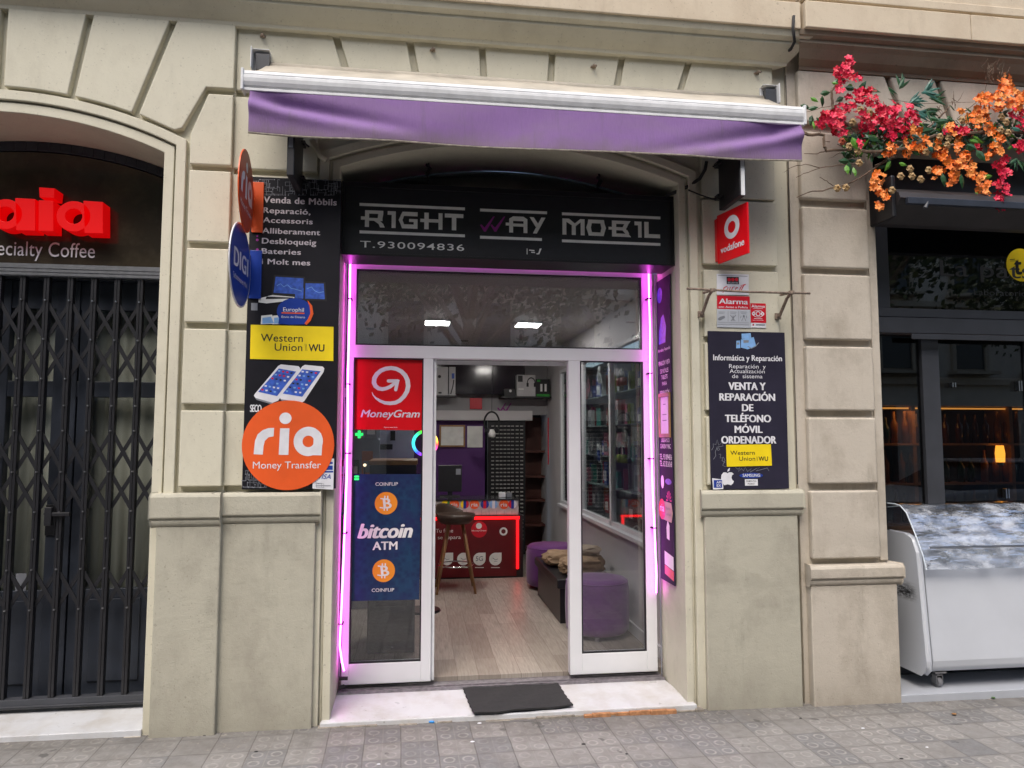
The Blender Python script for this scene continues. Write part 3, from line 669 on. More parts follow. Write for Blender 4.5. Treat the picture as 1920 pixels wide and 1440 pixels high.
# --- fascia light box
fz1, fz0 = 3.214, 2.755
fs_ = thing('shop_sign', 'long black fascia sign box with grey white lettering and a telephone number', 'sign', (.6, .15, 2.98))
m = MB(); m.box(-.485, 1.705, .15, .40, fz0, fz1); m.build('box', M['black'], fs_, bevel=.004)
m = MB(); t_ = .02
m.box(-.485, 1.705, .138, .150, fz1-t_, fz1+.012); m.box(-.485, 1.705, .138, .150, fz0-.004, fz0+.012); m.box(-.485, -.47, .138, .15, fz0+.012, fz1-t_); m.box(1.685, 1.705, .138, .15, fz0+.012, fz1-t_)
m.box(-.485, 1.705, .401, .500, 2.97, 2.985); m.build('rim', pm('black_metal_trim', (.02, .02, .022), .3, .3, var=.1), fs_, bevel=.002)  # includes an unseen strip added behind the box to block the tube's light
A = Art(FY(.149)); A.c(0, .001)
fr = A.fr
def bar(x0, y0, x1, h=5.6): u0, v = fr.uv(x0, y0); u1, _ = fr.uv(x1, y0); k = h*.00338; A.poly_uv([(u0, v-k), (u1, v-k), (u1, v), (u0, v)])
for x0, x1, x2 in ((674.2, 871.7, 871.7), (900, 1025.5, 1016), (1053.6, 1238, 1238)):
    yt = 380.5+(x0-674.2)*.0468; yb = 432+(x0-674.2)*.0445
    bar(x0, yt, x1); bar(x0, yb, x2)
LZ1, LZ0 = fr.uv(690, 394.2)[1], fr.uv(690, 425.6)[1]
def G(x0, x1, polys):
    u0 = fr.uv(x0, 410)[0]; u1 = fr.uv(x1, 410)[0]
    for p in polys: A.poly_uv([(u0+(u1-u0)*x, LZ0+(LZ1-LZ0)*y) for x, y in p])
def rect_(a, b_, c_, d_): return [(a, c_), (b_, c_), (b_, d_), (a, d_)]
G(676.7, 721.7, [rect_(.0, .17, .42, .62), rect_(.17, .34, 0, 1), rect_(.34, .93, .80, 1), [(.72, .80), (.93, .80), (.90, .55), (.70, .55)], rect_(.34, .90, .38, .55), [(.55, .38), (.80, .38), (.93, .22), (1, 0), (.80, 0), (.74, .2)]])
G(726.7, 742, [rect_(0, 1, .78, 1), rect_(.5, 1, 0, .78)])
G(746.7, 783, [[(.12, .75), (.3, .75), (.22, .5), (.02, .5)], [(.02, .5), (.22, .5), (.3, .25), (.12, .25)], [(.12, .75), (.12, .78), (.22, 1), (1, 1), (1, .75)], [(.12, .25), (1, .25), (1, 0), (.2, 0)], rect_(.56, 1, .40, .58), rect_(.8, 1, .25, .40)])
G(788, 829.7, [rect_(0, .18, .42, .62), rect_(.18, .38, 0, 1), rect_(.38, .82, .42, .62), rect_(.82, 1, 0, 1)])
G(834, 868.7, [rect_(0, 1, .76, 1), rect_(.38, .62, 0, .76)])
G(948.2, 988.8, [rect_(0, .16, .42, .60), rect_(.16, .34, 0, .85), [(.16, .85), (.34, 1), (.82, 1), (1, .85), (1, .72), (.16, .72)], rect_(.82, 1, 0, .72), rect_(.34, .82, .38, .56)])
G(993, 1022.7, [[(0, 1), (.26, 1), (.62, .48), (.38, .40)], [(.74, 1), (1, 1), (.45, 0), (.2, 0)]])
G(1054.3, 1096, [rect_(0, .18, 0, 1), [(.18, 1), (.3, 1), (.56, .72), (.44, .58), (.18, .80)], rect_(.42, .6, 0, .72), [(.56, .72), (.8, 1), (1, 1), (1, .80), (.82, .80), (.6, .55)], rect_(.82, 1, 0, .80)])
G(1100, 1135, [[(.08, 1), (.92, 1), (.95, .78), (.05, .78)], [(.05, .22), (.95, .22), (.9, 0), (.1, 0)], [(.05, .78), (.27, .78), (.22, .5), (.27, .22), (.05, .22), (-.03, .5)], [(.95, .78), (.73, .78), (.78, .5), (.73, .22), (.95, .22), (1.03, .5)]])
G(1140.7, 1183, [rect_(0, .15, .42, .60), rect_(.15, .34, 0, 1), [(.34, 1), (.98, 1), (.88, .8), (.34, .8)], [(.34, .6), (.78, .6), (.78, .4), (.34, .4)], [(.88, .8), (.70, .8), (.62, .6), (.8, .55)], [(.34, .2), (.88, .2), (1, 0), (.34, 0)], [(.62, .4), (.82, .45), (.92, .2), (.74, .2)]])
G(1189.3, 1202.6, [rect_(0, 1, .76, 1), rect_(.5, 1, 0, .76)])
G(1207.6, 1237, [rect_(0, .28, 0, 1), rect_(.28, 1, 0, .24)])
A.l = .0013; A.txt('T.930094836', 675.3, 870.3, 451.5, 463.7, .008, 0, 1.12)
A.l = .001; G(0, 1, [])
for p in ([(987.5, 466), (989, 466), (989, 477), (987.5, 477)], [(992, 468), (1002, 469), (1002, 471), (992, 470)], [(996, 472), (1003, 472.5), (1003, 474.5), (996, 474)], [(1012, 466), (1015.5, 466), (1011, 477), (1006, 477), (1006, 475), (1009, 475)]): A.poly(*p)
A.build('lettering', M['greyvinyl'], fs_)
A = Art(FY(.149))
for dx in (0, 19.5): A.poly((900+dx, 422), (903+dx, 421), (908.5+dx, 427), (925+dx*1.02, 406), (927.5+dx*1.02, 406), (911+dx, 434.5), (907.5+dx, 434.5))
A.build('tick_marks', M['pinkv'], fs_)
# clip hooks above the fascia
for px, py in ((802, 325), (1122, 348)):
    q = W(px, py, Y=.3); h = thing('cable_hook', ('dark twisted hook hanging over the left half of the black fascia' if px < 900 else 'dark twisted hook hanging over the right half of the black fascia'), 'hook', q)
    m = MB(); m.tube([q+Vector((0, 0, .14)), q+Vector((.008, 0, .04)), q+Vector((-.01, 0, 0)), q+Vector((.012, 0, -.05)), q+Vector((0, 0, -.1))], .006, 6)
    m.tube([q+Vector((-.01, 0, .06)), q+Vector((.02, -.01, .03)), q+Vector((-.01, 0, -.02))], .01, 6); m.build('wire', M['black'], h)
# fanlight behind the fascia and the wall around it
m = MB()
A1 = archpoly(SX0, SX1, SCX, SCZ, SR)
fan = [(x, z) for x, z in arc(SCX, 1.72, 1.80, 28, 152, 20) if z > 2.8]
m.prism([(SX0, 2.80), (SX0, 3.25)]+A1[::-1]+[(SX1, 3.25), (SX1, 2.80)], YD-.02+.05, YD+.12)
m.build('tympanum_wall', pm('tympanum_render', (.42, .38, .33), .7), bl)
m = MB(); ft = [(SCX+1.16*math.cos(R(a)), 3.2+.30*math.sin(R(a))) for a in range(0, 181, 9)]
m.prism([(SCX-1.16, 3.0)]+ft[::-1]+[(SCX+1.16, 3.0)], YD+.015, YD+.03); m.build('fanlight_glass', M['glassdark'], bl)
m = MB(); m.prism([(SCX-1.15, 3.0)]+[(x*.99+SCX*.01, z-.01) for x, z in ft[::-1]]+[(SCX+1.15, 3.0)], YD+.032, YD+.04); m.build('fanlight_backing', M['black'], bl)

# --- magenta light tubes
def neon(name, label, pts, r, mt):
    t = thing(name, label, 'light strip', pts[0]); m = MB(); m.tube(pts, r, 8); m.build('glowing_tube', mt, t, smooth=True); return t
mag = emis('magenta_light', (1, .10, .92), 6.5)
def smoothpts(P, Y, n=1): return [W(x, y, Y=Y) for x, y in P]
n1 = neon('light_tube', 'magenta glowing tube hanging down the left side of the shopfront frame', smoothpts([(657, 487), (656, 560), (654, 640), (652, 720), (652, 800), (650, 900), (646, 1000), (642, 1100), (639, 1170), (637, 1210), (641, 1240), (645, 1258)], YD-.05), .006, mag)
n2 = neon('light_tube', 'magenta glowing tube hanging down the right side of the shopfront frame', smoothpts([(1216, 500), (1217, 560), (1219, 620), (1219, 700), (1220, 780), (1222, 860), (1224, 930), (1227, 990), (1229, 1040), (1231, 1080), (1230, 1112)], YD-.05), .006, mag)
n3 = neon('light_tube', 'magenta glowing tube tucked under the black fascia above the door', [(-.44, .46, 2.838), (.6, .46, 2.842), (1.65, .46, 2.838)], .004, emis('magenta_light_soft', (1, .10, .92), 5))
for t_, P in ((n1, [(648, 488), (649, 560), (645, 700), (647, 850), (636, 1000), (633, 1150), (636, 1270)]), (n2, [(1228, 510), (1229, 700), (1233, 900), (1238, 1100), (1241, 1265)])):
    m = MB(); m.tube(smoothpts(P, YD-.03), .004, 6); m.build('cable', M['grey'], t_)
for k, (tt, P) in enumerate(((n1, [(656, 560), (652, 720), (652, 850), (646, 1000), (639, 1170)]), (n2, [(1217, 560), (1219, 700), (1222, 860), (1227, 990)]))):
    m = MB()
    for (px, py) in P: q = W(px, py, Y=YD-.05); m.box(q.x-.014, q.x+.014, q.y-.008, q.y+.05, q.z-.004, q.z+.004)
    m.build('clips', M['rubber'], tt)
m = MB(); m.tube([W(636, 1272, Y=.44), W(652, 1272, Y=.44)], .012, 8); m.tube([W(636, 1290, Y=.44), W(646, 1287, Y=.44)], .014, 8); tag(m.build('bolt_plug', M['rubber'], None), 'small black rubber plugs at the foot of the left door jamb', 'plug')

# ================================================================== AWNING
aw = thing('awning', 'dusty retractable awning with white front bar and hanging violet valance', 'awning', (.69, 0, 3.8))
AX0, AX1, YA = -.985, 2.365, -.35
pz = lambda px, py, Y: W(px, py, Y=Y).z
zt, zb_ = pz(980, 166, YA), pz(980, 197, YA)
m = MB(); hb = zt-zb_; prof = [(YA+.05, zb_-.0), (YA+.0, zb_), (YA-.012, zb_+.10*hb), (YA-.020, zb_+.3*hb), (YA-.023, zb_+.5*hb), (YA-.0215, zb_+.68*hb), (YA-.017, zb_+.70*hb), (YA-.0205, zb_+.73*hb), (YA-.014, zb_+.9*hb), (YA, zt), (YA+.05, zt-.004)]
m.sweepx(prof, AX0, AX1); m.box(AX0, AX1, YA-.010, YA+.03, zb_-.018, zb_-.002); m.build('front_bar', M['whitedirty'], aw, bevel=.002)
for x in (AX0, AX1):
    m = MB(); m.box(x-.007, x+.007, YA-.026, YA+.06, zb_-.020, zt+.003); m.build('end_cap', M['whitedirty'], aw, bevel=.003)
m = MB(); zw = 3.90; vs = []; n = 40
for i in range(n+1):
    for j in range(7):
        t_ = j/6; x = -.93+3.24*i/n; xx = x+(.0 if 1 else 0); x2 = AX0+.02+(AX1-AX0-.04)*i/n
        vs.append((x*(1-t_)+x2*t_, .03+(YA-.0-.03)*t_, zw+(zt-.002-zw)*t_-.018*math.sin(math.pi*t_)+.003*math.sin(i*.7)))
m.add(vs, [(i*7+j, i*7+j+1, (i+1)*7+j+1, (i+1)*7+j) for i in range(n) for j in range(6)])
m.build('fabric_top', M['canvas'], aw, smooth=True, solid=.004)
m = MB(); m.tube([(AX0+.05, .035, zw-.02), (AX1-.05, .035, zw-.02)], .035, 12); m.build('roller', M['canvas'], aw, smooth=True)
# valance with soft folds
m = MB(); NX, NZ = 220, 22; vs = []
def fold(u, v):
    y = .010*math.sin(u*9+v*1.5)*v + .006*math.sin(u*23+v*3)*v
    y -= .055*math.exp(-((v-(.18+1.9*u))/.16)**2)*(1 if u < .3 else 0)*min(1, u*18)*max(0, 1-u/.3)
    w_ = 1-u; y -= .050*math.exp(-((v-(.10+3.1*w_))/.24)**2)*min(1, w_*18)*max(0, 1-w_/.38)
    y += .03*math.exp(-((v-(.36+1.9*u))/.16)**2)*max(0, 1-u/.28)
    y += .035*math.exp(-((v-(.32+2.7*w_))/.16)**2)*max(0, 1-w_/.36)
    return y+.012*v*math.sin(u*3.1)
zv0 = pz(468, 251, YA); zv1 = pz(1503, 303, YA); zvm = (zv0+zv1)/2
for j in range(NZ+1):
    for i in range(NX+1):
        u, v = i/NX, j/NZ; zb2 = zv0+(zv1-zv0)*u - .004*math.sin(u*17) - .012*math.sin(math.pi*u)
        vs.append((AX0+.04+(AX1-AX0-.06)*u, YA-.006-fold(u, v)*1.0, (zb_-.014)*(1-v)+zb2*v))
m.add(vs, [(j*(NX+1)+i, (j+1)*(NX+1)+i, (j+1)*(NX+1)+i+1, j*(NX+1)+i+1) for j in range(NZ) for i in range(NX)])
va = m.build('valance', M['valance'], aw, smooth=True, solid=.003)
m = MB(); k = NZ*(NX+1); m.tube([Vector(vs[k+i])+Vector((0, 0, .001)) for i in range(0, NX+1, 2)], .0055, 6); m.build('hem', pm('grimy_hem', (.30, .27, .22), .85, var=.4, sc=40), aw)
for x, sgn in ((-.965, 1), (2.325, -1)):
    m = MB(); z0 = 3.83; m.box(x-.05, x+.05, .02, .03, z0, z0+.135); m.box(x-.05*sgn-.003, x-.05*sgn+.003, -.06, .02, z0, z0+.135); m.box(x-.05, x+.05, -.03, .02, z0+.130, z0+.135)
    m.build('wall_bracket', M['white'], aw, bevel=.003)
    m = MB(); m.box(x-.03, x+.05, -.02, .018, z0+.01, z0+.11); m.build('bracket_core', M['anth'], aw)
for xa, xb in ((-.80, .05), (2.15, 1.25)):
    m = MB(); m.tube([(xa, -.02, 3.66), ((xa+xb)/2, -.16, 3.62), (xb, -.20, 3.60)], .022, 10); m.tube([(xb, -.20, 3.60), (xa*.5+xb*.5, -.30, 3.61), (xa*.8+xb*.2, -.33, 3.60)], .018, 10); m.build('folding_arm', M['anth'], aw, smooth=True)
# valve of cable and pipe beneath the awning
m = MB(); m.tube([W(1325, 302, Y=-.02), W(1322, 318, Y=0), W(1312, 335, Y=.02), W(1290, 350, Y=.05), W(1262, 362, Y=.10), W(1250, 366, Y=.14)], .012, 8)
tag(m.build('cable', M['rubber'], None, smooth=True), 'thick black cable looping from under the awning to the right end of the fascia', 'cable')
m = MB(); m.tube([W(585, 262, Y=.0), W(600, 292, Y=.01), W(612, 300, Y=.01)], .017, 10); tag(m.build('conduit', M['paint'], None, smooth=True), 'painted conduit stub below the left end of the awning', 'pipe')
m = MB(); m.tube([W(1290, 356, Y=.02), W(1312, 365, Y=.0), W(1335, 373, Y=0), W(1350, 372, Y=-.02)], .005, 6); tag(m.build('wire', M['rubber'], None), 'thin sagging wire behind the red blade sign', 'wire')
# two dark blade boxes jutting out under the awning
for px, py, lab, ln, s_ in ((562, 366, 'black flat box sign seen edge-on, jutting out above the tall left poster', .335, 1), (1350, 398, 'black flat box sign seen edge-on, jutting out above the red blade sign', .335, -1)):
    q = W(px, py, Y=.02); bs = thing('blade_box', lab, 'box sign', q)
    m = MB(); m.box(q.x-.02, q.x+.02, q.y-ln, q.y-.03, q.z, q.z+.40); m.build('casing', M['black'], bs, bevel=.004)
    m = MB(); m.box(q.x-.012, q.x+.012, q.y-ln-.004, q.y-ln, q.z+(.0 if s_ < 0 else .16), q.z+.24); m.build('edge_trim', M['whitedirty'] if s_ < 0 else M['grey'], bs)
    m = MB()
    for zz in (.08, .3): m.box(q.x-.03, q.x+.03, q.y-.04, q.y+.015, q.z+zz, q.z+zz+.03); m.tube([(q.x+.02*s_, q.y-.10, q.z+zz), (q.x+.05*s_, q.y-.02, q.z+zz)], .006, 6)
    m.build('wall_bracket', M['black'], bs)

# ================================================================== POSTERS AND STICKERS ON THE LEFT
YP = -.004; FP = FY(YP)
pl = (W(462, 620, Y=YP).x, (W(641, 340, Y=YP).x+W(628, 917, Y=YP).x)/2); plz = (W(540, 917, Y=YP).z, W(560, 335, Y=YP).z)
po = thing('poster_board', 'tall black poster board with white service list, left of the door', 'poster', (pl[0], YP, plz[0]))
m = MB(); m.box(pl[0], pl[1], YP, YP+.033, plz[0], plz[1]); m.build('panel', M['board'], po, bevel=.002)
for pz_ in (plz[0]+.3, plz[1]-.25): pass
A = Art(FP); A.l = .001
for t, xl, xr, yt, yb in (('Venda de Mòbils', 494.3, 631, 367.9, 379.6), ('Reparació,', 493.7, 581.8, 388.9, 399), ('Accessoris', 493, 586, 407.4, 417), ('Alliberament', 491.8, 599.9, 427.2, 437.1), ('Desbloqueig', 491.4, 592.5, 446.3, 456.4), ('Bateries', 491, 564, 465.7, 475.4), ('i Molt mes', 490.4, 581.4, 485, 494.9)):
    A.txt(t, xl, xr, yt, yb, .01, 0, 1.06, heavy=2)
A.build('service_list', pm('pinkish_white_print', (.66, .60, .64), .4, var=.06), po)
A = Art(FP); rnd = random.Random(11)
def circuit(x0, x1, y0, y1, n):
    for i in range(n):
        x, y = rnd.uniform(x0, x1), rnd.uniform(y0, y1); P = [(x, y)]
        for k in range(rnd.randint(2, 4)):
            if k % 2: x = min(max(x+rnd.choice((-1, 1))*rnd.uniform(4, 22), x0), x1)
            else: y = min(max(y+rnd.choice((-1, 1))*rnd.uniform(4, 16), y0), y1)
            q = P[-1]; 
            if abs(q[0]-x)+abs(q[1]-y) > 1: P.append((x, y)); A.rib([q, (x, y)], .55)
        A.disc(x, y, 1.1, None, 8)
circuit(474, 638, 337, 366, 75); circuit(454, 500, 882, 914, 26); circuit(586, 634, 884, 914, 4)
A.l = .0012; A.build('circuit_print', M['grey'], po)
A = Art(FP); A.l = .0012
for y in (443, 450, 468): A.disc(482.5, y, 2.6 if y != 443 else 1.8, None, 14)
A.build('bullet_dots', M['pinkv'], po)
A = Art(FP)
A.c(0, .001).poly((514, 515), (572, 519), (572, 556), (509, 552)); A.poly((557, 526), (610, 529), (613, 565), (555, 563)); A.poly((552, 536), (571, 537), (570, 562), (552, 561))
A.c(1, .0014).poly((517, 519), (569, 522), (568, 552), (513, 549)); A.poly((573, 531), (607, 532), (609, 561), (572, 560))
A.c(1, .0018).poly((553.5, 539), (569.5, 540), (568.5, 560), (553.5, 559))
A.c(2, .0018).rib([(519, 536), (526, 532), (532, 538), (539, 534), (546, 541), (553, 542), (566, 546)], 1); A.rib([(575, 542), (584, 538), (590, 545), (598, 549), (607, 547)], 1)
A.c(3, .0013).poly((485, 560), (511, 553), (552, 557), (552, 563), (500, 569), (485, 567)); A.c(0, .0016).poly((500, 556), (550, 558), (548, 560), (498, 561))
for k, x in enumerate((490, 512)): A.c(3, .0013).poly((x, 592), (x+20, 590), (x+28, 607), (x-1, 608)); A.c(2, .0016).poly((x+2, 596), (x+18, 594), (x+24, 606), (x+2, 607))
A.build('device_pictures', [M['ink'], M['mblue'], M['lblue'], M['greyvinyl']], po)
A = Art(FP); o6 = lambda x, y: (420+x/3.789, 560+y/3.789)
for outer, scr in (([(405, 467), (530, 480), (541, 492), (538, 505), (385, 725), (345, 740), (225, 706), (213, 690), (218, 678), (385, 478)], [(390, 496), (513, 518), (378, 692), (243, 662)]),
                   ([(575, 470), (700, 482), (713, 495), (708, 520), (570, 728), (555, 737), (405, 716), (393, 700), (400, 685), (555, 482)], [(556, 502), (687, 516), (556, 697), (418, 674)])):
    A.c(0, .001).poly(*[o6(*p) for p in outer]); A.c(2, .0013).poly(*[o6(x+8, y+14) for x, y in outer[4:8]]+[o6(*outer[5])]); A.c(1, .0015).poly(*[o6(*p) for p in scr])
    a, b_, c_, d_ = [Vector(p) for p in scr]
    for i in range(4):
        for j in range(6):
            if rnd.random() < .8:
                p = a+(b_-a)*((i+.5)/4.2)+(d_-a)*((j+.5)/6.2)
                A.c(3+rnd.randrange(4), .0018); s1 = 9; A.poly(o6(p.x-s1, p.y-s1*.6), o6(p.x+s1*.9, p.y-s1*.4), o6(p.x+s1*.6, p.y+s1*.8), o6(p.x-s1, p.y+s1*.7))
A.build('phone_pictures', [M['vinyl'], M['mblue'], M['grey'], M['lblue'], M['vinyl'], M['ink'], M['sred']], po)
A = Art(FP); A.l = .0013; A.txt('SECO', 469, 490, 759, 772, .01, 0, .9, heavy=1); A.build('white_scrawl', M['vinyl'], po)
A = Art(FP); A.l = .0012; A.rect(471, 568, 483, 582); A.build('small_code_label', M['grey'], po)
def sticker(name, label, cat, fr, outline, mat, lift=.003, th=.0015, group=None):
    """outline in px; returns the thing; base sheet has real thickness"""
    us = [fr.uv(*p) for p in outline]; c0 = fr.p(sum(u for u, v in us)/len(us), sum(v for u, v in us)/len(us), lift)
    t = thing(name, label, cat, c0, group); A = Art(fr); a = sum(us[i][0]*us[(i+1) % len(us)][1]-us[(i+1) % len(us)][0]*us[i][1] for i in range(len(us)))
    if a < 0: us = us[::-1]
    n = len(us); A.add([fr.p(u, v, lift) for u, v in us]+[fr.p(u, v, lift-th) for u, v in us], [list(range(n)), list(range(2*n-1, n-1, -1))]+[(i, n+i, n+(i+1) % n, (i+1) % n) for i in range(n)])
    A.build('sheet', mat, t); return t
def circ(fr, cx, cy, rx, n=56):
    cu, cv = fr.uv(cx, cy); a = abs(fr.uv(cx+rx, cy)[0]-fr.uv(cx-rx, cy)[0])/2; return cu, cv, a
def disc_sticker(name, label, cat, fr, cx, cy, rx, mat, lift=.003, th=.0015, n=56):
    cu, cv, a = circ(fr, cx, cy, rx); t = thing(name, label, cat, fr.p(cu, cv, lift)); A = Art(fr)
    P = [(cu+a*math.cos(2*math.pi*k/n), cv+a*math.sin(2*math.pi*k/n)) for k in range(n)]
    A.add([fr.p(u, v, lift) for u, v in P]+[fr.p(u, v, lift-th) for u, v in P], [list(range(n)), list(range(2*n-1, n-1, -1))]+[(i, n+i, n+(i+1) % n, (i+1) % n) for i in range(n)])
    A.build('sheet', mat, t); return t
# yellow money transfer stickers
def wu(name, label, fr, outline, L, w, lift):
    t = sticker(name, label, 'sticker', fr, outline, M['yellow'], lift); A = Art(fr); A.l = lift+.0008
    for s, a in L: A.txt(s, *a, .004 if s != 'WU' else .012, 0, 1.03, heavy=(1 if s == 'WU' else 0))
    (x, y0, y1) = w
    for d in (0, 2.6*(y1-y0)/15): A.rib([(x+d, y0), (x+d+1.8*(y1-y0)/15, y1)], .55*(y1-y0)/15+.15)
    A.build('lettering', M['ink'], t); return t
wu('yellow_sticker', 'wide yellow sticker across the middle of the tall left poster', FP, [(470.5, 609), (625.5, 613), (625, 677), (469, 673)],
   [('Western', (489, 568, 626, 640)), ('Union', (515, 567, 644, 657.5)), ('WU', (579, 608, 645.5, 658.5))], (572, 645, 658), .0035)
E2 = [(522+0, 588)]
us = [(552+33*math.cos(R(a)), 584+25*math.sin(R(a))) for a in range(150, 391, 12)]+[(574, 608), (545, 609), (522, 607)]
t = sticker('round_sticker', 'blue money transfer sticker with an orange rim, overlapping the top of the yellow one', 'sticker', FP, us, M['blue'], .0028)
A = Art(FP); A.c(0, .0034); A.rib([(577, 564, 1), (583, 574, 5), (585, 588, 6), (580, 600, 6), (573, 608, 5)]); A.rect(528, 586, 571, 588.5)
A.c(1, .0036); A.txt('Europhil', 531, 570, 576.5, 584, .008); A.txt('Envio de Dinero', 528, 572, 592, 596, .004)
A.build('lettering', [M['orange'], M['vinyl']], t)
# the big orange disc
ro = disc_sticker('round_sign', 'large flat orange disc sign at the foot of the tall left poster', 'sign', FP, 541, 834.5, 86.5, M['orange'], .006, .004)
def ria(A, ox, oy, k, kx=None):
    """white rounded letters r, i, a; ox,oy px of the crop origin, k px per unit"""
    kx = kx or k; P = lambda x, y: (ox+x*kx, oy+y*k)
    A.poly(*[P(*p) for p in ((212, 1105), (222, 1010), (240, 965), (275, 935), (315, 920), (358, 918), (354, 978), (318, 985), (292, 1010), (282, 1050), (278, 1108))])
    A.poly(*[P(*p) for p in ((400, 921), (466, 921), (459, 1110), (390, 1109))]); A.disc(*P(438, 850), 43*kx, 41*k, 28)
    u, v = A.fr.uv(*P(600, 1014)); a = abs(A.fr.uv(*P(601, 1014))[0]-u)
    s = -1 if 0 else 1
    bu = A.fr.uv(*P(600, 1015))[1]; ky = abs(A.fr.uv(*P(600, 1014))[1]-bu)/a if a else 1
    A.ring_uv(u, v, 41*a, 104*a, 0, 360, 40, ky)
    A.l += .0002; A.poly(*[P(*p) for p in ((640, 935), (690, 955), (702, 1000), (694, 1113), (628, 1112), (634, 1080))]); A.l -= .0002
A = Art(FP); A.l = .0068; ria(A, 420, 560, 1/3.789); A.txt('Money Transfer', 474.5, 602, 865.5, 878.5, .0)
A.build('lettering', M['vinyl'], ro)
vs_ = sticker('card_sticker', 'small white card payment sticker tucked behind the big orange disc', 'sticker', FP, [(587, 858), (626.5, 860), (625, 918), (586, 916)], M['vinyl'], .002)
A = Art(FP); A.c(0, .0028); A.rect(587, 883, 625, 886); A.txt('VISA', 597, 620, 889.5, 898, .006, .3, heavy=1); A.rect(612, 866, 624, 870); A.rect(612, 873, 624, 881); A.c(1, .0028).rect(592, 910, 620, 911.5)
A.build('lettering', [M['blue'], M['grey']], vs_)
# round blade signs on the wall edge
def blade_disc(name, label, xw, yw, dia, mat, face, plate_px, plate_mat, rim):
    cz_ = W(*yw, Y=-.2).z; X = xw
    t = thing(name, label, 'sign', (X, -.03, cz_)); r_ = dia/2; yc = -.04-r_
    kx = (W(445 if dia < .47 else 432, 420, Y=-.03-dia).x-X)/dia; ax = Vector((kx, -1, 0)).normalized(); n_ = Vector((1, kx, 0)).normalized()     # leans a little away from square
    fr = Fr(Vector((X, -.03, cz_))+ax*(r_+.0), -ax, (0, 0, 1), n_)
    m = MB(); N = 48
    for rr, l0, l1, mi in ((r_, -.006, .0, 0),):
        P = [(rr*math.cos(2*math.pi*k/N), rr*math.sin(2*math.pi*k/N)) for k in range(N)]
        m.add([fr.p(u, v, l1) for u, v in P]+[fr.p(u, v, l0) for u, v in P], [list(range(N)), list(range(2*N-1, N-1, -1))]+[(i, N+i, N+(i+1) % N, (i+1) % N) for i in range(N)])
    m.build('disc', rim, t)
    A = Art(fr); A.l = .001; A.poly_uv([(.955*r_*math.cos(2*math.pi*k/N), .955*r_*math.sin(2*math.pi*k/N)) for k in range(N)]); A.build('face', mat, t)
    face(fr, r_, t)
    (x0, y0, x1, y1) = plate_px; a, b_ = W(x0, y0, Y=-.014), W(x1, y1, Y=-.014)
    m = MB(); m.box(a.x, b_.x, -.016, -.006, b_.z, a.z); m.box(a.x-.0, a.x+.004, -.04, -.016, b_.z+.03, a.z-.03); m.build('mounting_plate', plate_mat, t, bevel=.002)
    return t
def face_ria(fr, r_, t):
    A = Art(fr); A.l = .0016; s = r_/330
    def U(x, y): return ((x-456)*s, (1040-y)*s)
    A.poly_uv([U(*p) for p in ((212, 1105), (222, 1010), (240, 965), (275, 935), (315, 920), (358, 918), (354, 978), (318, 985), (292, 1010), (282, 1050), (278, 1108))])
    A.poly_uv([U(*p) for p in ((400, 921), (466, 921), (459, 1110), (390, 1109))])
    u, v = U(438, 850); A.poly_uv([(u+42*s*math.cos(k/24*2*math.pi), v+42*s*math.sin(k/24*2*math.pi)) for k in range(24)])
    u, v = U(600, 1014); A.ring_uv(u, v, 41*s, 104*s); A.poly_uv([U(*p) for p in ((640, 935), (690, 955), (702, 1000), (694, 1113), (628, 1112), (634, 1080))])
    A.txt_uv('Money Transfer', -245*s, 245*s, -170*s, 45*s); A.build('lettering', M['vinyl'], t)
def face_digi(fr, r_, t):
    A = Art(fr); A.l = .0016; A.txt_uv('DIGI', -.62*r_, .70*r_, -.12*r_, .42*r_, .0, 0, 1.08, heavy=3); A.txt_uv('Tarifas de Internet y Móvil', -.66*r_, .66*r_, -.42*r_, .13*r_); A.build('lettering', M['vinyl'], t)
Xb = W(476, 365, Y=-.03).x
rd = pm('sign_brick_red', lin(178, 62, 40), .4, var=.08, sc=4)
blade_disc('round_blade_sign', 'upper of the two round blade signs, brick red with a rust-orange plate', Xb, (470, 366), .46, rd, face_ria, (474, 341, 492.5, 436), M['orange'], M['orange'])
blade_disc('round_blade_sign', 'lower of the two round blade signs, blue with a white rim', W(470, 500, Y=-.03).x, (466, 503), .475, M['blue'], face_digi, (469, 469, 489, 560), M['blue'], M['vinyl'])
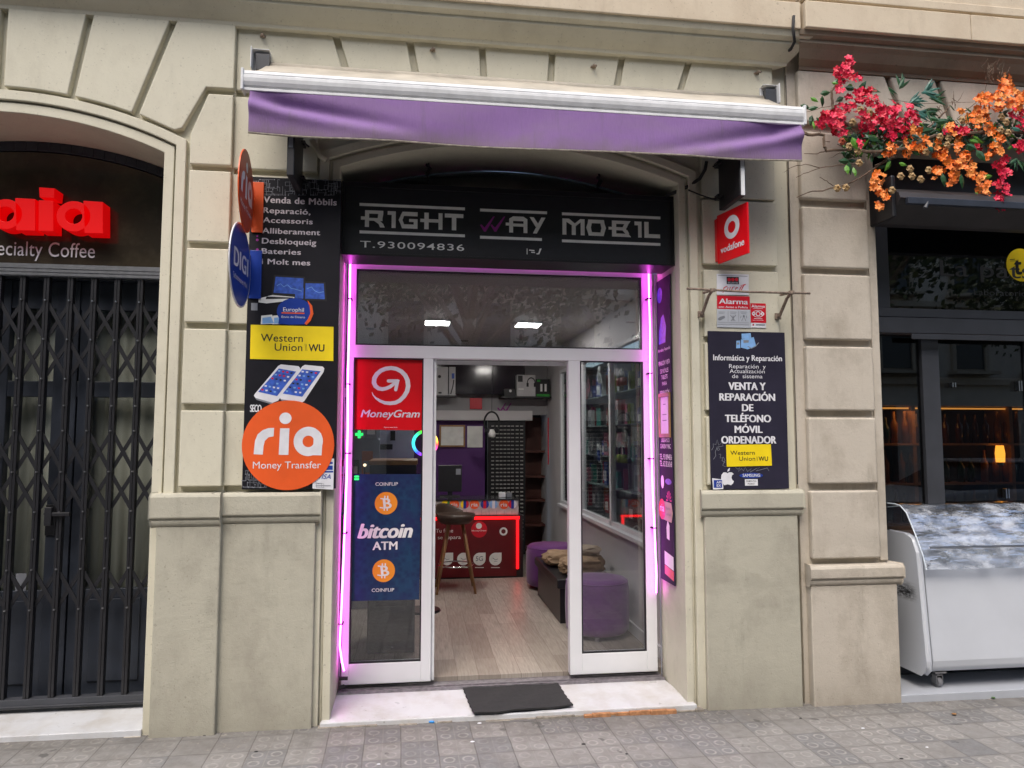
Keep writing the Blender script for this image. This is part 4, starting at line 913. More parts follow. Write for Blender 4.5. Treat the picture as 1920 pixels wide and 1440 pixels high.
# ================================================================== SIGNS ON THE RIGHT COLUMN
YQ = .020; FQ = FY(YQ)
x0 = (W(1327, 622, Y=YQ).x+W(1334.5, 917, Y=YQ).x)/2; x1 = (W(1470, 622, Y=YQ).x+W(1481, 917, Y=YQ).x)/2
z0, z1 = W(1408, 917, Y=YQ).z, W(1400, 622, Y=YQ).z
ib = thing('info_board', 'dark navy board of white repair service text on the right pillar', 'board', (x0, YQ, z0))
m = MB(); m.box(x0, x1, YQ, YQ+.012, z0, z1); m.build('panel', M['navy'], ib, bevel=.001)
A = Art(FQ); A.l = .001
for t, xl, xr, yt, yb, b_, hv in (('Informática y Reparación', 1337.5, 1465.9, 664.9, 675.2, .008, 2), ('Reparación  y', 1367, 1435.6, 682.7, 690.2, .0, 0), ('Actualización', 1368, 1433.8, 692, 699.2, 0, 0), ('de  sistema', 1372.6, 1429.6, 701.5, 708.7, 0, 0),
    ('VENTA Y', 1366.6, 1435, 716.9, 730.6, .012, 3), ('REPARACIÓN', 1349.4, 1452.6, 737.6, 750.8, .012, 3), ('DE', 1391.8, 1412, 758, 770.8, .012, 3), ('TELÉFONO', 1360, 1445, 777.8, 791.2, .012, 3), ('MÓVIL', 1378, 1429, 798.4, 811.4, .012, 3), ('ORDENADOR', 1353, 1454.9, 818, 831.4, .012, 3)):
    A.txt(t, xl, xr, yt, yb, b_, 0, 1.02, heavy=hv)
A.build('service_text', M['vinyl'], ib)
A = Art(FQ); A.l = .001; o = lambda x, y: (1310+x/4.363, 600+y/4.363)
A.c(0).poly(o(350, 112), o(425, 108), o(430, 150), o(352, 155)); A.poly(o(345, 160), o(450, 140), o(470, 215), o(400, 240), o(345, 225)); A.poly(o(308, 170), o(338, 168), o(340, 230), o(306, 232))
A.c(1, .0014).poly(o(365, 165), o(410, 165), o(408, 185), o(366, 188)); A.rib([o(400, 215), o(430, 232), o(465, 215), o(490, 185)], 1.5); A.poly(o(312, 185), o(332, 184), o(333, 200), o(312, 202))
A.build('equipment_picture', [M['lblue'], M['grey']], ib)
A = Art(FQ); A.c(0, .001)
u, v = A.fr.uv(1364, 896); a = .0033*13
P = [(1.0, .55), (.72, .40), (.62, .0), (.80, -.38), (1.0, -.48), (.84, -.85), (.52, -1.1), (.2, -1.0), (0, -.96), (-.25, -1.02), (-.55, -1.08), (-.86, -.72), (-1.02, -.15), (-.96, .42), (-.62, .82), (-.25, .82), (.0, .70), (.3, .84), (.7, .82)]
A.poly_uv([(u+a*p[0], v+a*p[1]) for p in P]); A.poly_uv([(u+a*p[0], v+a*p[1]) for p in ((.0, .92), (.05, 1.2), (.38, 1.5), (.42, 1.35), (.3, 1.05))])
A.c(1, .0009).disc(1408.5, 891.5, 22, 5); A.c(0, .0013); A.txt('SAMSUNG', 1392.5, 1425, 888.5, 894, .012, 0, 1, heavy=1)
A.c(0, .001).rect(1396.6, 898.4, 1420.7, 910.6); A.c(2, .0014); A.txt('SAMSUNG', 1399, 1418, 900.4, 903.6, .01); A.txt('POINT', 1402, 1415, 905.6, 909, .01)
A.build('brand_marks', [M['vinyl'], M['blue'], M['ink']], ib)
A = Art(FQ); A.c(0, .001); o = lambda x, y: (1310+x/4.363, 600+y/4.363)
for P in ([(105, 1065), (120, 1040), (118, 1012), (140, 1020), (150, 980), (165, 1025), (190, 1000), (200, 1030), (150, 1040), (135, 1080), (140, 1110), (120, 1140)], [(150, 1055), (165, 1045), (172, 1060), (158, 1068), (150, 1055)], [(165, 1100), (180, 1095), (175, 1130), (205, 1125), (215, 1150), (195, 1190), (220, 1200)], [(200, 1120), (190, 1150), (215, 1165)], [(300, 1205), (320, 1220), (335, 1205), (325, 1240), (350, 1215), (365, 1235), (380, 1205), (400, 1240), (430, 1215), (420, 1245), (470, 1215), (500, 1205), (470, 1235), (560, 1210), (575, 1235)]):
    A.rib([o(*p) for p in P], .8)
A.build('chalk_scribble', M['grey'], ib)
wu('yellow_sticker', 'small yellow sticker near the bottom of the dark navy board', FQ, [(1361, 834), (1445, 833), (1447, 873), (1362.5, 875)],
   [('Western', (1369, 1415, 845, 852.8)), ('Union', (1385.5, 1415.5, 856, 863.8)), ('WU', (1422, 1439.5, 856, 863.8))], (1418, 856, 864), .003)
t = sticker('card_sticker', 'tiny blue and white card sticker at the bottom left corner of the navy board', 'sticker', FQ, [(1335, 896.5), (1355, 899), (1356, 917), (1337, 918)], M['vinyl'], .0025)
A = Art(FQ); A.c(0, .0032).rect(1338, 900, 1353.5, 914.5); A.c(1, .0038); A.txt('AM', 1343, 1352, 902, 906.5, .01, heavy=1); A.txt('EX', 1343.5, 1351.5, 908, 912.5, .01, heavy=1); A.build('lettering', [M['blue'], M['vinyl']], t)
# alarm notices
YW = .029; FA = FY(YW)
t = sticker('alarm_plate', 'white security plate with a black logo and red script, uppermost of the alarm notices', 'sign', FA, [(1343.6, 513.6), (1403.5, 514.8), (1403.5, 553.5), (1343.6, 552.5)], M['vinyl'], .003, .003)
A = Art(FA); A.c(0, .0038).rect(1346, 517, 1401, 517.7); A.rect(1362, 519.4, 1385, 533); A.c(1, .0045)
for k in range(3): A.disc(1366.5+k*7, 524.5, 3.3, None, 12)
A.c(2, .0045); A.txt('SECURITAS', 1364, 1383, 528.8, 531.6, .01)
A.c(1, .0042)
for P in ([(1355, 549, 1), (1357, 540, 1.8), (1362, 537, 1.5), (1365, 540, 1), (1361, 545, 1.8), (1356, 547, .8)], [(1367, 545, 1.6), (1369, 538, 1.2)], [(1371, 545, 1.6), (1373, 539, 1.3), (1377, 538, 1)], [(1378, 542, 1), (1383, 539, 1.6), (1380, 538, 1), (1378, 545, 1.8), (1384, 544, 1)], [(1386, 545, 1.8), (1388, 539, 1.5), (1391, 537, 1)], [(1389, 545, 1.6), (1394, 535, 1.6), (1397, 534, 1)], [(1388, 536, .8), (1398, 533, 1)]): A.rib(P)
A.build('lettering', [M['ink'], M['sred'], M['vinyl']], t)
t = sticker('alarm_plate', 'red and grey alarm plate with camera pictograms above the navy board', 'sign', FA, [(1344, 554.5), (1405.4, 556), (1406.4, 615), (1344, 613.5)], pm('pale_grey_plate', (.50, .53, .58), .4, var=.05), .003, .003)
A = Art(FA); A.c(0, .0038).rect(1344, 555.3, 1405.4, 580); A.c(1, .0045); A.txt('Alarma', 1348, 1401.5, 560, 569.5, .012, heavy=2); A.txt('con Aviso a Policía', 1347, 1401.5, 573.2, 577.2, .008, heavy=1)
A.c(2, .0042)
for x in (1364.6, 1384.5): A.rib([(x, 583), (x, 603)], .6)
A.rib([(1346, 604.5), (1404, 605.5)], .5); A.rib([(1346, 608), (1404, 609)], .5)
for x in (1347, 1368, 1388): A.rib([(x, 585), (x+12, 585.4)], .7); A.rib([(x+1, 588), (x+11, 588.4)], .5)
A.poly((1346, 597), (1350, 594), (1358, 592), (1359, 596), (1350, 601), (1346, 600)); A.rib([(1374, 592), (1374, 602)], 1.5); A.rib([(1369, 591), (1374, 597), (1379, 591)], 1.5); A.rib([(1370, 602), (1374, 597), (1378, 602)], 1.2)
A.rib([(1390, 602), (1394, 593), (1398, 602)], 1.2); A.rib([(1389, 592), (1388, 597)], 1); A.rib([(1399, 592), (1400, 597)], 1); A.disc(1394, 593, 2, None, 10)
A.build('lettering', [M['sred'], M['vinyl'], M['grey']], t)
t = sticker('alarm_plate', 'small red alarm sticker with a white eye symbol, right of the larger plates', 'sign', FA, [(1406.6, 568.6), (1435.5, 569.5), (1436, 615), (1407, 614)], M['vinyl'], .003, .002)
A = Art(FA); A.c(0, .0038).rect(1407, 569, 1435.7, 605.5); A.c(1, .0045); A.txt('Alarma', 1408.5, 1433.5, 571.5, 576.5, .01, heavy=1); A.rib([(1411, 578.5), (1430, 579)], .6); A.rib([(1413, 597.5), (1429, 598)], .9); A.rib([(1411, 600.5), (1431, 601)], .5)
u, v = A.fr.uv(1420.8, 588.5); A.ring_uv(u, v, .011, .017); A.ring_uv(u, v, .034, .039, 15, 160, 20, .62); A.ring_uv(u, v, .034, .039, 195, 340, 20, .62); A.ring_uv(u-.031, v, .004, .012); A.ring_uv(u+.031, v, .004, .012)
A.c(0, .0042).disc(1412, 609, 1.6, None, 10); A.c(2, .0042).rib([(1417, 609), (1434, 609.5)], 2)
A.build('lettering', [M['sred'], M['vinyl'], M['grey']], t)
# red square blade sign
q0, q1 = W(1344, 405, Y=.0), W(1344, 495, Y=.0)
pn = W(1397, 425, Y=-.27); ax = Vector((pn.x-q0.x, pn.y-q0.y, 0)).normalized(); Lg = .30
nn = Vector((ax.y, -ax.x, 0));  nn = nn if nn.x < 0 else -nn
vt = thing('blade_sign', 'bright red square blade sign with a white speech mark ring on the right pillar', 'sign', q1)
zc = (q0.z+q1.z)/2; hh = (q0.z-q1.z)/2
fr = Fr(Vector((q0.x, 0, zc))+ax*(Lg/2), ax, (0, 0, 1), nn)
m = MB(); c0 = fr.o-fr.n*.006; m.obox(c0, ax, nn, (0, 0, 1), Lg/2, .006, hh); m.build('panel', M['red'], vt, bevel=.001)
m = MB(); m.box(q0.x-.004, q0.x+.02, -.006, .03, zc-hh+.02, zc+hh-.02); m.build('wall_plate', M['red'], vt)
A = Art(fr); A.l = .001; s = .075; A.ring_uv(.0, .045, s*.50, s, 0, 360, 40, 1.0)
A.poly_uv([(-.002+s*x, .045+s*y) for x, y in ((-.40, .42), (-.12, .92), (.18, .98), (.02, .80), (-.05, .45))]); A.txt_uv('vodafone', -.115, .115, -.10, .043, .012, heavy=2)
A.build('lettering', M['vinyl'], vt)
# iron rod on two brackets
rod = thing('wall_rod', 'rusty iron rod held across the right pillar by two brackets', 'rod', W(1330, 545, Y=-.12))
a, b_ = W(1288, 541, Y=-.12), W(1519, 551, Y=-.12); b_.z = a.z-.008
m = MB(); m.tube([a, (a+b_)/2+Vector((0, 0, -.006)), b_], .0075, 8); m.build('bar', M['rust'], rod, smooth=True)
for px in (1336, 1484):
    q = W(px, 546, Y=-.12); q.z = a.z-.006
    m = MB(); m.lathe([(.0, -.01), (.019, -.01), (.019, .01), (0, .01)], q, 12); m.tube([q, q+Vector((-.01, .04, -.03)), Vector((q.x-.02, .0, q.z-.13)), Vector((q.x-.02, .03, q.z-.13))], .010, 8)
    m.tube([q, Vector((q.x-.0, .02, q.z+.012))], .008, 6); m.box(q.x-.04, q.x, .018, .03, q.z-.15, q.z-.11); m.build('bracket', M['rust'], rod)
# narrow printed banner on the right-hand reveal
XB = 1.69; fb = Fr((XB, .33, 0), (0, -1, 0), (0, 0, 1), (-1, 0, 0))
bz1, bz0 = W(1252, 517, X=XB).z, W(1258, 1094, X=XB).z
ua, ub = -.135, .135
rb = thing('reveal_banner', 'narrow dark violet banner of small white print on the right door reveal', 'banner', (XB, .33, bz0))
m = MB(); m.add([fb.p(u, v, l) for l in (.006, 0) for u, v in ((ua, bz0), (ub, bz0), (ub, bz1), (ua, bz1))], [(0, 1, 2, 3), (7, 6, 5, 4), (0, 4, 5, 1), (1, 5, 6, 2), (2, 6, 7, 3), (3, 7, 4, 0)])
m.build('sheet', M['navy'], rb)
A = Art(fb); A.c(0, .007)
vz = lambda py: W(1254, py, X=XB).z
for t, w_, yt, h_ in (('Informática y Reparación', .24, 655, .02), ('REPARACIÓN Y VENTA', .22, 682, .03), ('DE MÓVILES', .16, 697, .028), ('TABLETS', .12, 709, .028), ('PARA', .09, 721, .025), ('REPARACIÓN', .18, 789-50, .03), ('DE TELÉFONOS', .2, 752-0, .03), ('LIBERAMOS', .16, 829, .028), ('CANON Y MAC', .2, 841, .03), ('TEL. 93 0094836', .24, 862, .036), ('TEL. 632 82 60 68', .24, 875, .036)):
    A.txt_uv(t, -w_/2, w_/2, vz(yt), h_, .008, heavy=1)
A.c(1, .007); A.poly_uv([(-.07+.05*math.cos(k/24*6.283), vz(545)+.055*math.sin(k/24*6.283)) for k in range(24)])
A.poly_uv([(-.1, vz(640)), (.03, vz(640)), (.05, vz(610)), (.0, vz(585)), (-.05, vz(590)), (-.09, vz(615))])
A.poly_uv([(.045+.06*math.cos(k/24*6.283), vz(903)+.02*math.sin(k/24*6.283)) for k in range(24)])
A.c(2, .007)
for k in range(8):
    a = R(180-k*180/7); A.poly_uv([(.05+.008*math.cos(a), vz(938)+.008*math.sin(a)), (.05+.045*math.cos(a-.12), vz(938)+.06*math.sin(a-.12)), (.05+.052*math.cos(a), vz(938)+.068*math.sin(a)), (.05+.045*math.cos(a+.12), vz(938)+.06*math.sin(a+.12))])
A.c(0, .007); a_ = .035; A.poly_uv([(-.07+a_*p[0]*.9, vz(905)+a_*p[1]) for p in P0] if 0 else [(-.07+.03*math.cos(k/20*6.283), vz(905)+.045*math.sin(k/20*6.283)) for k in range(20)])
A.c(0, .007).poly_uv([(-.05, vz(1060)), (.12, vz(1065)), (.12, vz(1040)), (-.05, vz(1035))]); A.c(3, .007).poly_uv([(-.05, vz(1078)), (.12, vz(1084)), (.12, vz(1066)), (-.05, vz(1061))])
A.c(0, .007).poly_uv([(.0, vz(1010)), (.05, vz(1012)), (.055, vz(985)), (.02, vz(975)), (-.005, vz(990))])
A.build('print', [M['greyvinyl'], M['mblue'], M['sred'], M['orange']], rb)
t = thing('framed_notice', 'small wood-framed white paper notice hung on the narrow violet banner', 'notice', (XB, .33, vz(822)))
nz0, nz1 = vz(820), vz(736); m = MB()
for (u0, u1, v0, v1) in ((-.10, .11, nz0, nz0+.025), (-.10, .11, nz1-.025, nz1), (-.10, -.08, nz0+.025, nz1-.025), (.09, .11, nz0+.025, nz1-.025)):
    m.add([fb.p(u, v, l) for l in (.018, .007) for u, v in ((u0, v0), (u1, v0), (u1, v1), (u0, v1))], [(0, 1, 2, 3), (0, 4, 5, 1), (1, 5, 6, 2), (2, 6, 7, 3), (3, 7, 4, 0)])
m.build('frame', M['wood'], t)
A = Art(fb); A.c(0, .010).poly_uv([(-.08, nz0+.025), (.09, nz0+.025), (.09, nz1-.025), (-.08, nz1-.025)]); A.c(1, .0105)
for k, w_ in ((.05, .05), (.12, .08), (.16, .08)): A.poly_uv([(-w_/2, nz1-.03-k), (w_/2, nz1-.03-k), (w_/2, nz1-.024-k), (-w_/2, nz1-.024-k)])
A.build('paper', [M['vinyl'], M['grey']], t)
t = thing('round_sticker', 'small round red sticker with a beige tab, stuck over the violet banner', 'sticker', fb.p(-.05, vz(957), .01))
A = Art(fb); A.c(1, .009).poly_uv([(-.06, vz(976)), (.10, vz(978)), (.125, vz(960)), (.10, vz(942)), (-.06, vz(941))]); A.c(0, .0105).poly_uv([(-.075+.062*math.cos(k/30*6.283), vz(957)+.07*math.sin(k/30*6.283)) for k in range(30)])
A.c(2, .0115); A.txt_uv('ria', -.115, -.035, vz(961), .05, .01, heavy=1); A.c(3, .0105); A.txt_uv('Agente', .0, .08, vz(955), .018); A.txt_uv('autorizado', .0, .095, vz(966), .018)
A.build('print', [M['sred'], pm('beige_card', (.55, .40, .28), .5), M['vinyl'], M['grey']], t)

# ================================================================== SHOPFRONT POSTERS (on the glass)
FG = FY(YD+.027)
t = sticker('red_poster', 'red poster with a white swirling arrow filling the top of the left glass', 'poster', FG, [(664.5, 671), (796, 674), (793.5, 807), (662.5, 805)], M['red'], .002, .0015)
A = Art(FG); A.l = .003; o = lambda x, y, *r: (640+x/6, 660+y/6)+tuple(q/6 for q in r)
A.rib([o(*p) for p in ((345, 450, 4), (358, 485, 12), (390, 520, 22), (435, 550, 32), (490, 572, 38), (550, 578, 42), (610, 570, 44), (660, 545, 46), (705, 500, 48), (738, 445, 50), (752, 385, 52), (745, 320, 52), (718, 262, 50), (675, 218, 48), (620, 190, 46), (560, 180, 46), (500, 188, 47), (445, 210, 48), (400, 248, 50), (372, 295, 52), (367, 345, 52), (385, 385, 50), (420, 410, 46), (460, 418, 44), (505, 410, 42), (550, 390, 40), (590, 360, 38), (620, 335, 36))])
A.l = .0033; A.rib([o(530, 326, 38), o(640, 326, 38)]); A.rib([o(636, 310, 40), o(612, 425, 36)]); A.disc(*o(530, 326), 19/6, None, 16); A.disc(*o(612, 425), 18/6, None, 16)
A.txt('MoneyGram', 676.5, 787, 768.5, 782, .008, .25, 1.0, heavy=2); A.txt('Agente autorizado', 720, 745, 800, 802.2, 0)
A.build('lettering', M['vinyl'], t)
t = sticker('blue_poster', 'tall blue poster with two orange coins on the left glass', 'poster', FG, [(661.5, 889), (790, 889), (786, 1124), (655, 1127)], M['coin'], .002, .0015)
A = Art(FG); A.c(0, .003)
for cx, cy in ((724, 943.5), (719.5, 1070)): A.disc(cx, cy, 21.2)
A.c(1, .0037)
A.txt('bitcoin', 671.5, 772.5, 982.5, 1009, .02, .28, 1.0, heavy=3); A.txt('ATM', 699, 744.5, 1016, 1031, .012, 0, 1.02, heavy=2)
for y, xa in ((904.5, 704), (1103.5, 697)): A.txt('COINFLIP', xa, xa+42, y, y+6.2, .004)
for cx, cy in ((724, 943.5), (719.5, 1070)):
    A.txt('B', cx-6, cx+9.5, cy-9, cy+9.5, .02, -.12, 1, heavy=2)
    for dx in (-2.5, 3): A.rib([(cx+dx, cy-14), (cx+dx, cy-8)], 2.4); A.rib([(cx+dx-1, cy+8), (cx+dx-1, cy+14)], 2.4)
    A.rib([(cx-11, cy-9), (cx-4, cy-8)], 2.2); A.rib([(cx-12, cy+8), (cx-5, cy+9)], 2.2)
A.build('lettering', [M['coinor'], M['greyvinyl']], t)
# ================================================================== RIGHT BUILDING (sand-coloured stone)
br = thing('stone_building', 'sandy stone building with a rusticated pillar and dark glazed bar front, at the right', 'building', (2.5, 0, 0))
NX0 = 2.482
m = MB(); m.box(NX0, 3.09, .045, .6, GB, 4.6); m.box(3.09, 9, .045, .6, 3.66, 4.6); m.box(NX0, 9, .0, .5, 4.6, 9.5); m.box(7.5, 9, .045, .6, GB, 3.66); m.build('wall', M['stone'], br)
b = MB()
for z0, z1 in ((.821, 1.259), (1.304, 1.737), (1.782, 2.208), (2.254, 2.694), (2.737, 3.151), (3.206, 3.672)): b.box(2.542, 3.018, .0, .05, z0, z1)
# flat-arch voussoirs over the bar
jx = [(W(1665, 145, Y=0), W(1690, 215, Y=0)), (W(1760, 155, Y=0), W(1778, 210, Y=0))]
def jl(k, z): p, q = jx[k]; return p.x+(q.x-p.x)*(z-p.z)/(q.z-p.z)
ztn, zbn = 4.10, 3.74
b.prism([(2.542, ztn), (jl(0, ztn)-.02, ztn), (jl(0, zbn)-.02, zbn), (2.542, zbn)], 0, .05)
b.prism([(jl(0, ztn)+.02, ztn), (jl(1, ztn)-.02, ztn), (jl(1, 3.70)-.02, 3.70), (jl(0, 3.70)+.02, 3.70)], 0, .05)
for k in range(4): b.prism([(jl(1, ztn)+.02+k*.5, ztn), (jl(1, ztn)+.48+k*.5, ztn), (jl(1, 3.70)+.49+k*.47, 3.70), (jl(1, 3.70)+.02+k*.47, 3.70)], 0, .05)
b.build('rusticated_blocks', M['stone'], br, bevel=.013, seg=3)
m = MB(); m.box(3.03, 3.088, .028, .05, .80, 3.66); m.box(3.02, 3.03, .04, .05, .80, 3.66); m.build('jamb_moulding', M['stone'], br, bevel=.005)
p = MB(); plinth(p, 2.513, 3.115, -.012, GB, .70, .785, over=.03, m0=.5, m1=1); p.build('plinth', M['stone'], br, bevel=.012)
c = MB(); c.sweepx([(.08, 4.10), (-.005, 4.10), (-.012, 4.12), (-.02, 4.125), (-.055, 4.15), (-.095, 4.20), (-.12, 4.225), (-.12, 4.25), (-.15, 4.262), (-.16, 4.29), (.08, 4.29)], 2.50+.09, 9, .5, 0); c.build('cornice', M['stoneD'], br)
c = MB()
for xa, xb in ((2.503, 3.70), (3.704, 5.0), (5.004, 6.4), (6.404, 9)): c.box(xa, xb, -.185, .08, 4.292, 4.475)
c.box(2.50, 9, -.12, 0, 4.475, 4.50); c.box(2.50, 9, -.17, 0, 4.50, 4.56); c.build('stone_band', M['cream'], br, bevel=.006)
c = MB()
for xa, xb in ((2.503, 4.32), (4.324, 6.1), (6.104, 9)): c.box(xa, xb, -.155, 0, 4.562, 5.3)
c.build('upper_blocks', M['cream'], br, bevel=.005)
m = MB(); m.box(3.095, 7.5, -.01, .7, GB, -.052); m.build('marble_step', pm('grey_marble_step', (.42, .44, .48), .3, var=.08, sc=4), br, bevel=.003)
dc = MB(); dc.tube([W(1488, 30, Y=-.18), W(1487, 55, Y=-.19), W(1490, 78, Y=-.17), W(1483, 92, Y=-.1), W(1472, 100, Y=-.0)], .010, 8)
tag(dc.build('cable', M['rubber'], None, smooth=True), 'black cable bent round the cornice gap between the two buildings', 'cable')
dc = MB(); dc.tube([(2.482, .05, 4.08), (2.483, .05, 3.9), (2.480, .055, 3.0), (2.484, .055, 2.2), (2.481, .055, 1.3)], .0035, 6)
tag(dc.build('wire', M['rubber'], None), 'thin dark wire running down the seam between the buildings', 'wire')
# glazed bar front
YN = .33
m = MB(); zb1 = W(1750, 407, Y=YN).z; zb0 = W(1790, 582, Y=YN).z; zm0 = W(1790, 628, Y=YN).z; zm1 = W(1790, 598, Y=YN).z
x_ = lambda px, py=600: W(px, py, Y=YN).x
m.box(3.09, x_(1667), YN-.02, YN+.06, zb0, 3.66); m.box(3.09, 7.5, YN-.02, YN+.06, zb1, 3.66)
m.box(3.09, 7.5, YN-.03, YN+.07, zm1, zb0); m.box(3.09, 7.5, YN-.045, YN+.07, zm0, zm1-.006)
m.box(x_(1700, 650), 7.5, YN-.06, YN-.046, zm0-.045, zm0-.006)
m.box(3.09, 3.16, YN+.02, YN+.08, -.05, zm0); m.box(x_(1738, 800), x_(1770, 800), YN+.02, YN+.09, -.05, zm0); m.box(x_(1925), x_(1925)+.06, YN+.03, YN+.08, -.05, zm0)
m.box(3.09, 7.5, YN+.02, YN+.08, -.05, .06)
m.build('bar_window_frame', M['anth'], br, bevel=.003)
m = MB(); m.box(x_(1666), 7.4, YN+.02, YN+.026, zb0, zb1); m.build('glass_pane', M['glassdark'], br)
m = MB(); m.box(3.12, 7.4, YN+.05, YN+.056, 0, zm0); m.build('glass_pane', glass('smoked_glass', (.55, .54, .53), 0, 1.7), br)
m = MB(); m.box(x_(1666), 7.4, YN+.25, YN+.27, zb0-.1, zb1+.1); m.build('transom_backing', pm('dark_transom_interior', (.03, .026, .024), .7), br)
# handles and clips on the glass doors
m = MB()
for px, py, h_ in ((1909, 724, 22), (1785, 722, 10), (1885, 925, 20)):
    q = W(px, py, Y=YN+.03)
    for dx in (-.012, .008): m.box(q.x+dx, q.x+dx+.009, YN+.01, YN+.045, q.z-h_*.0034/2, q.z+h_*.0034/2)
m.build('glass_clips', M['chrome'], br)
A = Art(FY(YN+.018)); A.c(0, .001); A.txt('La pats', 1763, 1935, 488, 517, .0, 0, 1.0); A.txt('Laboratorio', 1826, 1925, 542, 553, 0)
A.build('bar_lettering', pm('dark_grey_vinyl', (.05, .05, .052), .5), br)
A = Art(FY(YN+.018)); A.c(0, .0006).disc(1915, 497, 28, None); A.c(1, .0014); A.txt('t', 1903, 1915, 480, 514, .03, heavy=2); A.rib([(1893, 487), (1903, 486)], 1.2); A.rib([(1894, 489.5), (1905, 489)], .8)
A.build('round_yellow_logo', [M['yellow'], M['ink']], br)
# black awning cassette over the bar
ac = thing('awning_cassette', 'closed black awning cassette above the dark bar window', 'awning', W(1660, 380, Y=-.1))
q = W(1658, 372, Y=-.12); xr = 7.4
m = MB(); m.sweepx([(.05, q.z-.14), (-.02, q.z-.14), (-.20, q.z-.07), (-.235, q.z-.03), (-.22, q.z+.01), (-.14, q.z+.06), (.02, q.z+.11), (.05, q.z+.11)], q.x+.03, xr); m.build('housing', pm('soft_black_awning', (.03, .026, .027), .6, var=.3, sc=5), ac, smooth=False)
m = MB(); m.box(q.x+.07, xr, -.255, -.225, q.z-.075, q.z-.03); m.build('front_bar', M['steel'], ac, bevel=.004)
m = MB(); m.box(q.x-.005, q.x+.028, -.20, .04, q.z-.15, q.z+.13); m.tube([(q.x-.008, -.05, q.z-.03), (q.x+.03, -.05, q.z-.03)], .035, 12); m.build('end_cap', M['black'], ac, bevel=.01)
m = MB(); m.tube([(q.x+.22, -.24, q.z-.04), (q.x+.19, -.25, q.z-.10)], .013, 8); m.build('crank_eye', M['anth'], ac)
# interior of the bar
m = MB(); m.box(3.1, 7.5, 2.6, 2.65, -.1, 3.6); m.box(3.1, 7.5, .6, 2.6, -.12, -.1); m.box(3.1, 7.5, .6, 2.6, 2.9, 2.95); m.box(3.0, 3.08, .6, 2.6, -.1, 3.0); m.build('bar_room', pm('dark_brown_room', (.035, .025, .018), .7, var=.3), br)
wsh = thing('bar_shelf', 'wooden back-bar shelves of bottles glowing amber inside the bar', 'shelf', (4.9, 2.3, 0))
m = MB()
for z in (.75, 1.15, 1.55): m.box(3.9, 7.2, 2.25, 2.58, z-.02, z)
for x in (3.9, 5.0, 6.1, 7.2): m.box(x-.02, x+.02, 2.26, 2.58, 0, 2.0)
m.build('shelves', M['wood'], wsh)
m = MB(); m.box(3.9, 7.2, 2.2, 2.5, 1.93, 2.22); m.build('pelmet', pm('beige_pelmet', (.30, .26, .2), .6), wsh)
m = MB(); m.box(4.1, 7.0, 2.3, 2.33, 1.90, 1.915); m.build('strip_light', emis('amber_strip', (1, .42, .08), .9), wsh)
rnd = random.Random(3)
bp = []
for k in range(3):
    m = MB(); h_ = (.30, .26, .33)[k]; m.lathe([(.001, 0), (.035, 0), (.036, h_*.6), (.014, h_*.75), (.013, h_), (.001, h_)], (0, 0, 0), 10)
    bp.append(m)
cl = [pm('brown_bottle', (.06, .02, .008), .1), pm('green_bottle', (.01, .04, .015), .1), pm('amber_bottle', (.25, .10, .02), .15)]
BG = 'bottles on the back-bar shelves'
me_ = []
for k in range(3):
    o = bp[k].build('bottle', cl[k], None, smooth=True); me_.append(o)
ordn = lambda n: ('first', 'second', 'third', 'fourth', 'fifth', 'sixth', 'seventh', 'eighth', 'ninth', 'tenth', 'eleventh', 'twelfth', 'thirteenth', 'fourteenth', 'fifteenth', 'sixteenth')[n-1]
cnt = {}
first = [True]*3; kn = ('brown glass bottle standing on the amber-lit back-bar shelves', 'green glass bottle standing on the amber-lit back-bar shelves', 'amber glass bottle standing on the amber-lit back-bar shelves')
for z in (.75, 1.15, 1.55):
    x = 4.0
    while x < 6.6:
        k = rnd.randrange(3); o = me_[k] if first[k] else me_[k].copy()
        if not first[k]: COL.objects.link(o)
        first[k] = False; o.location = (x, 2.34+rnd.uniform(-.03, .05), z+.001); cnt[(k, z)] = cnt.get((k, z), 0)+1; tag(o, '%s %s glass bottle from the left on the %s back-bar shelf' % (ordn(cnt[(k, z)]), ('brown', 'green', 'amber')[k], {.75: 'lowest', 1.15: 'middle', 1.55: 'top'}[z]), 'bottle', BG); x += rnd.uniform(.085, .14)
q = W(1875, 850, Y=2.2); t = thing('bar_lamp', 'small glowing amber candle lamp among the bottles in the bar', 'lamp', q)
m = MB(); m.lathe([(.001, -.09), (.04, -.09), (.045, 0), (.035, .08), (.001, .08)], q, 14); m.build('shade', emis('amber_lamp', (1, .38, .04), 2.5), t, smooth=True)
m = MB(); m.lathe([(.001, -.12), (.03, -.12), (.03, -.091), (.001, -.091)], q, 12); m.build('base', M['metal'], t)
sl2 = bpy.data.lights.new('bar_light', 'AREA'); sl2.energy = 1.5; sl2.color = (1, .45, .12); sl2.size = .5
o = bpy.data.objects.new('bar_light', sl2); COL.objects.link(o); o.location = (5, 2.1, 1.88); o.rotation_euler = (0, 0, 0)

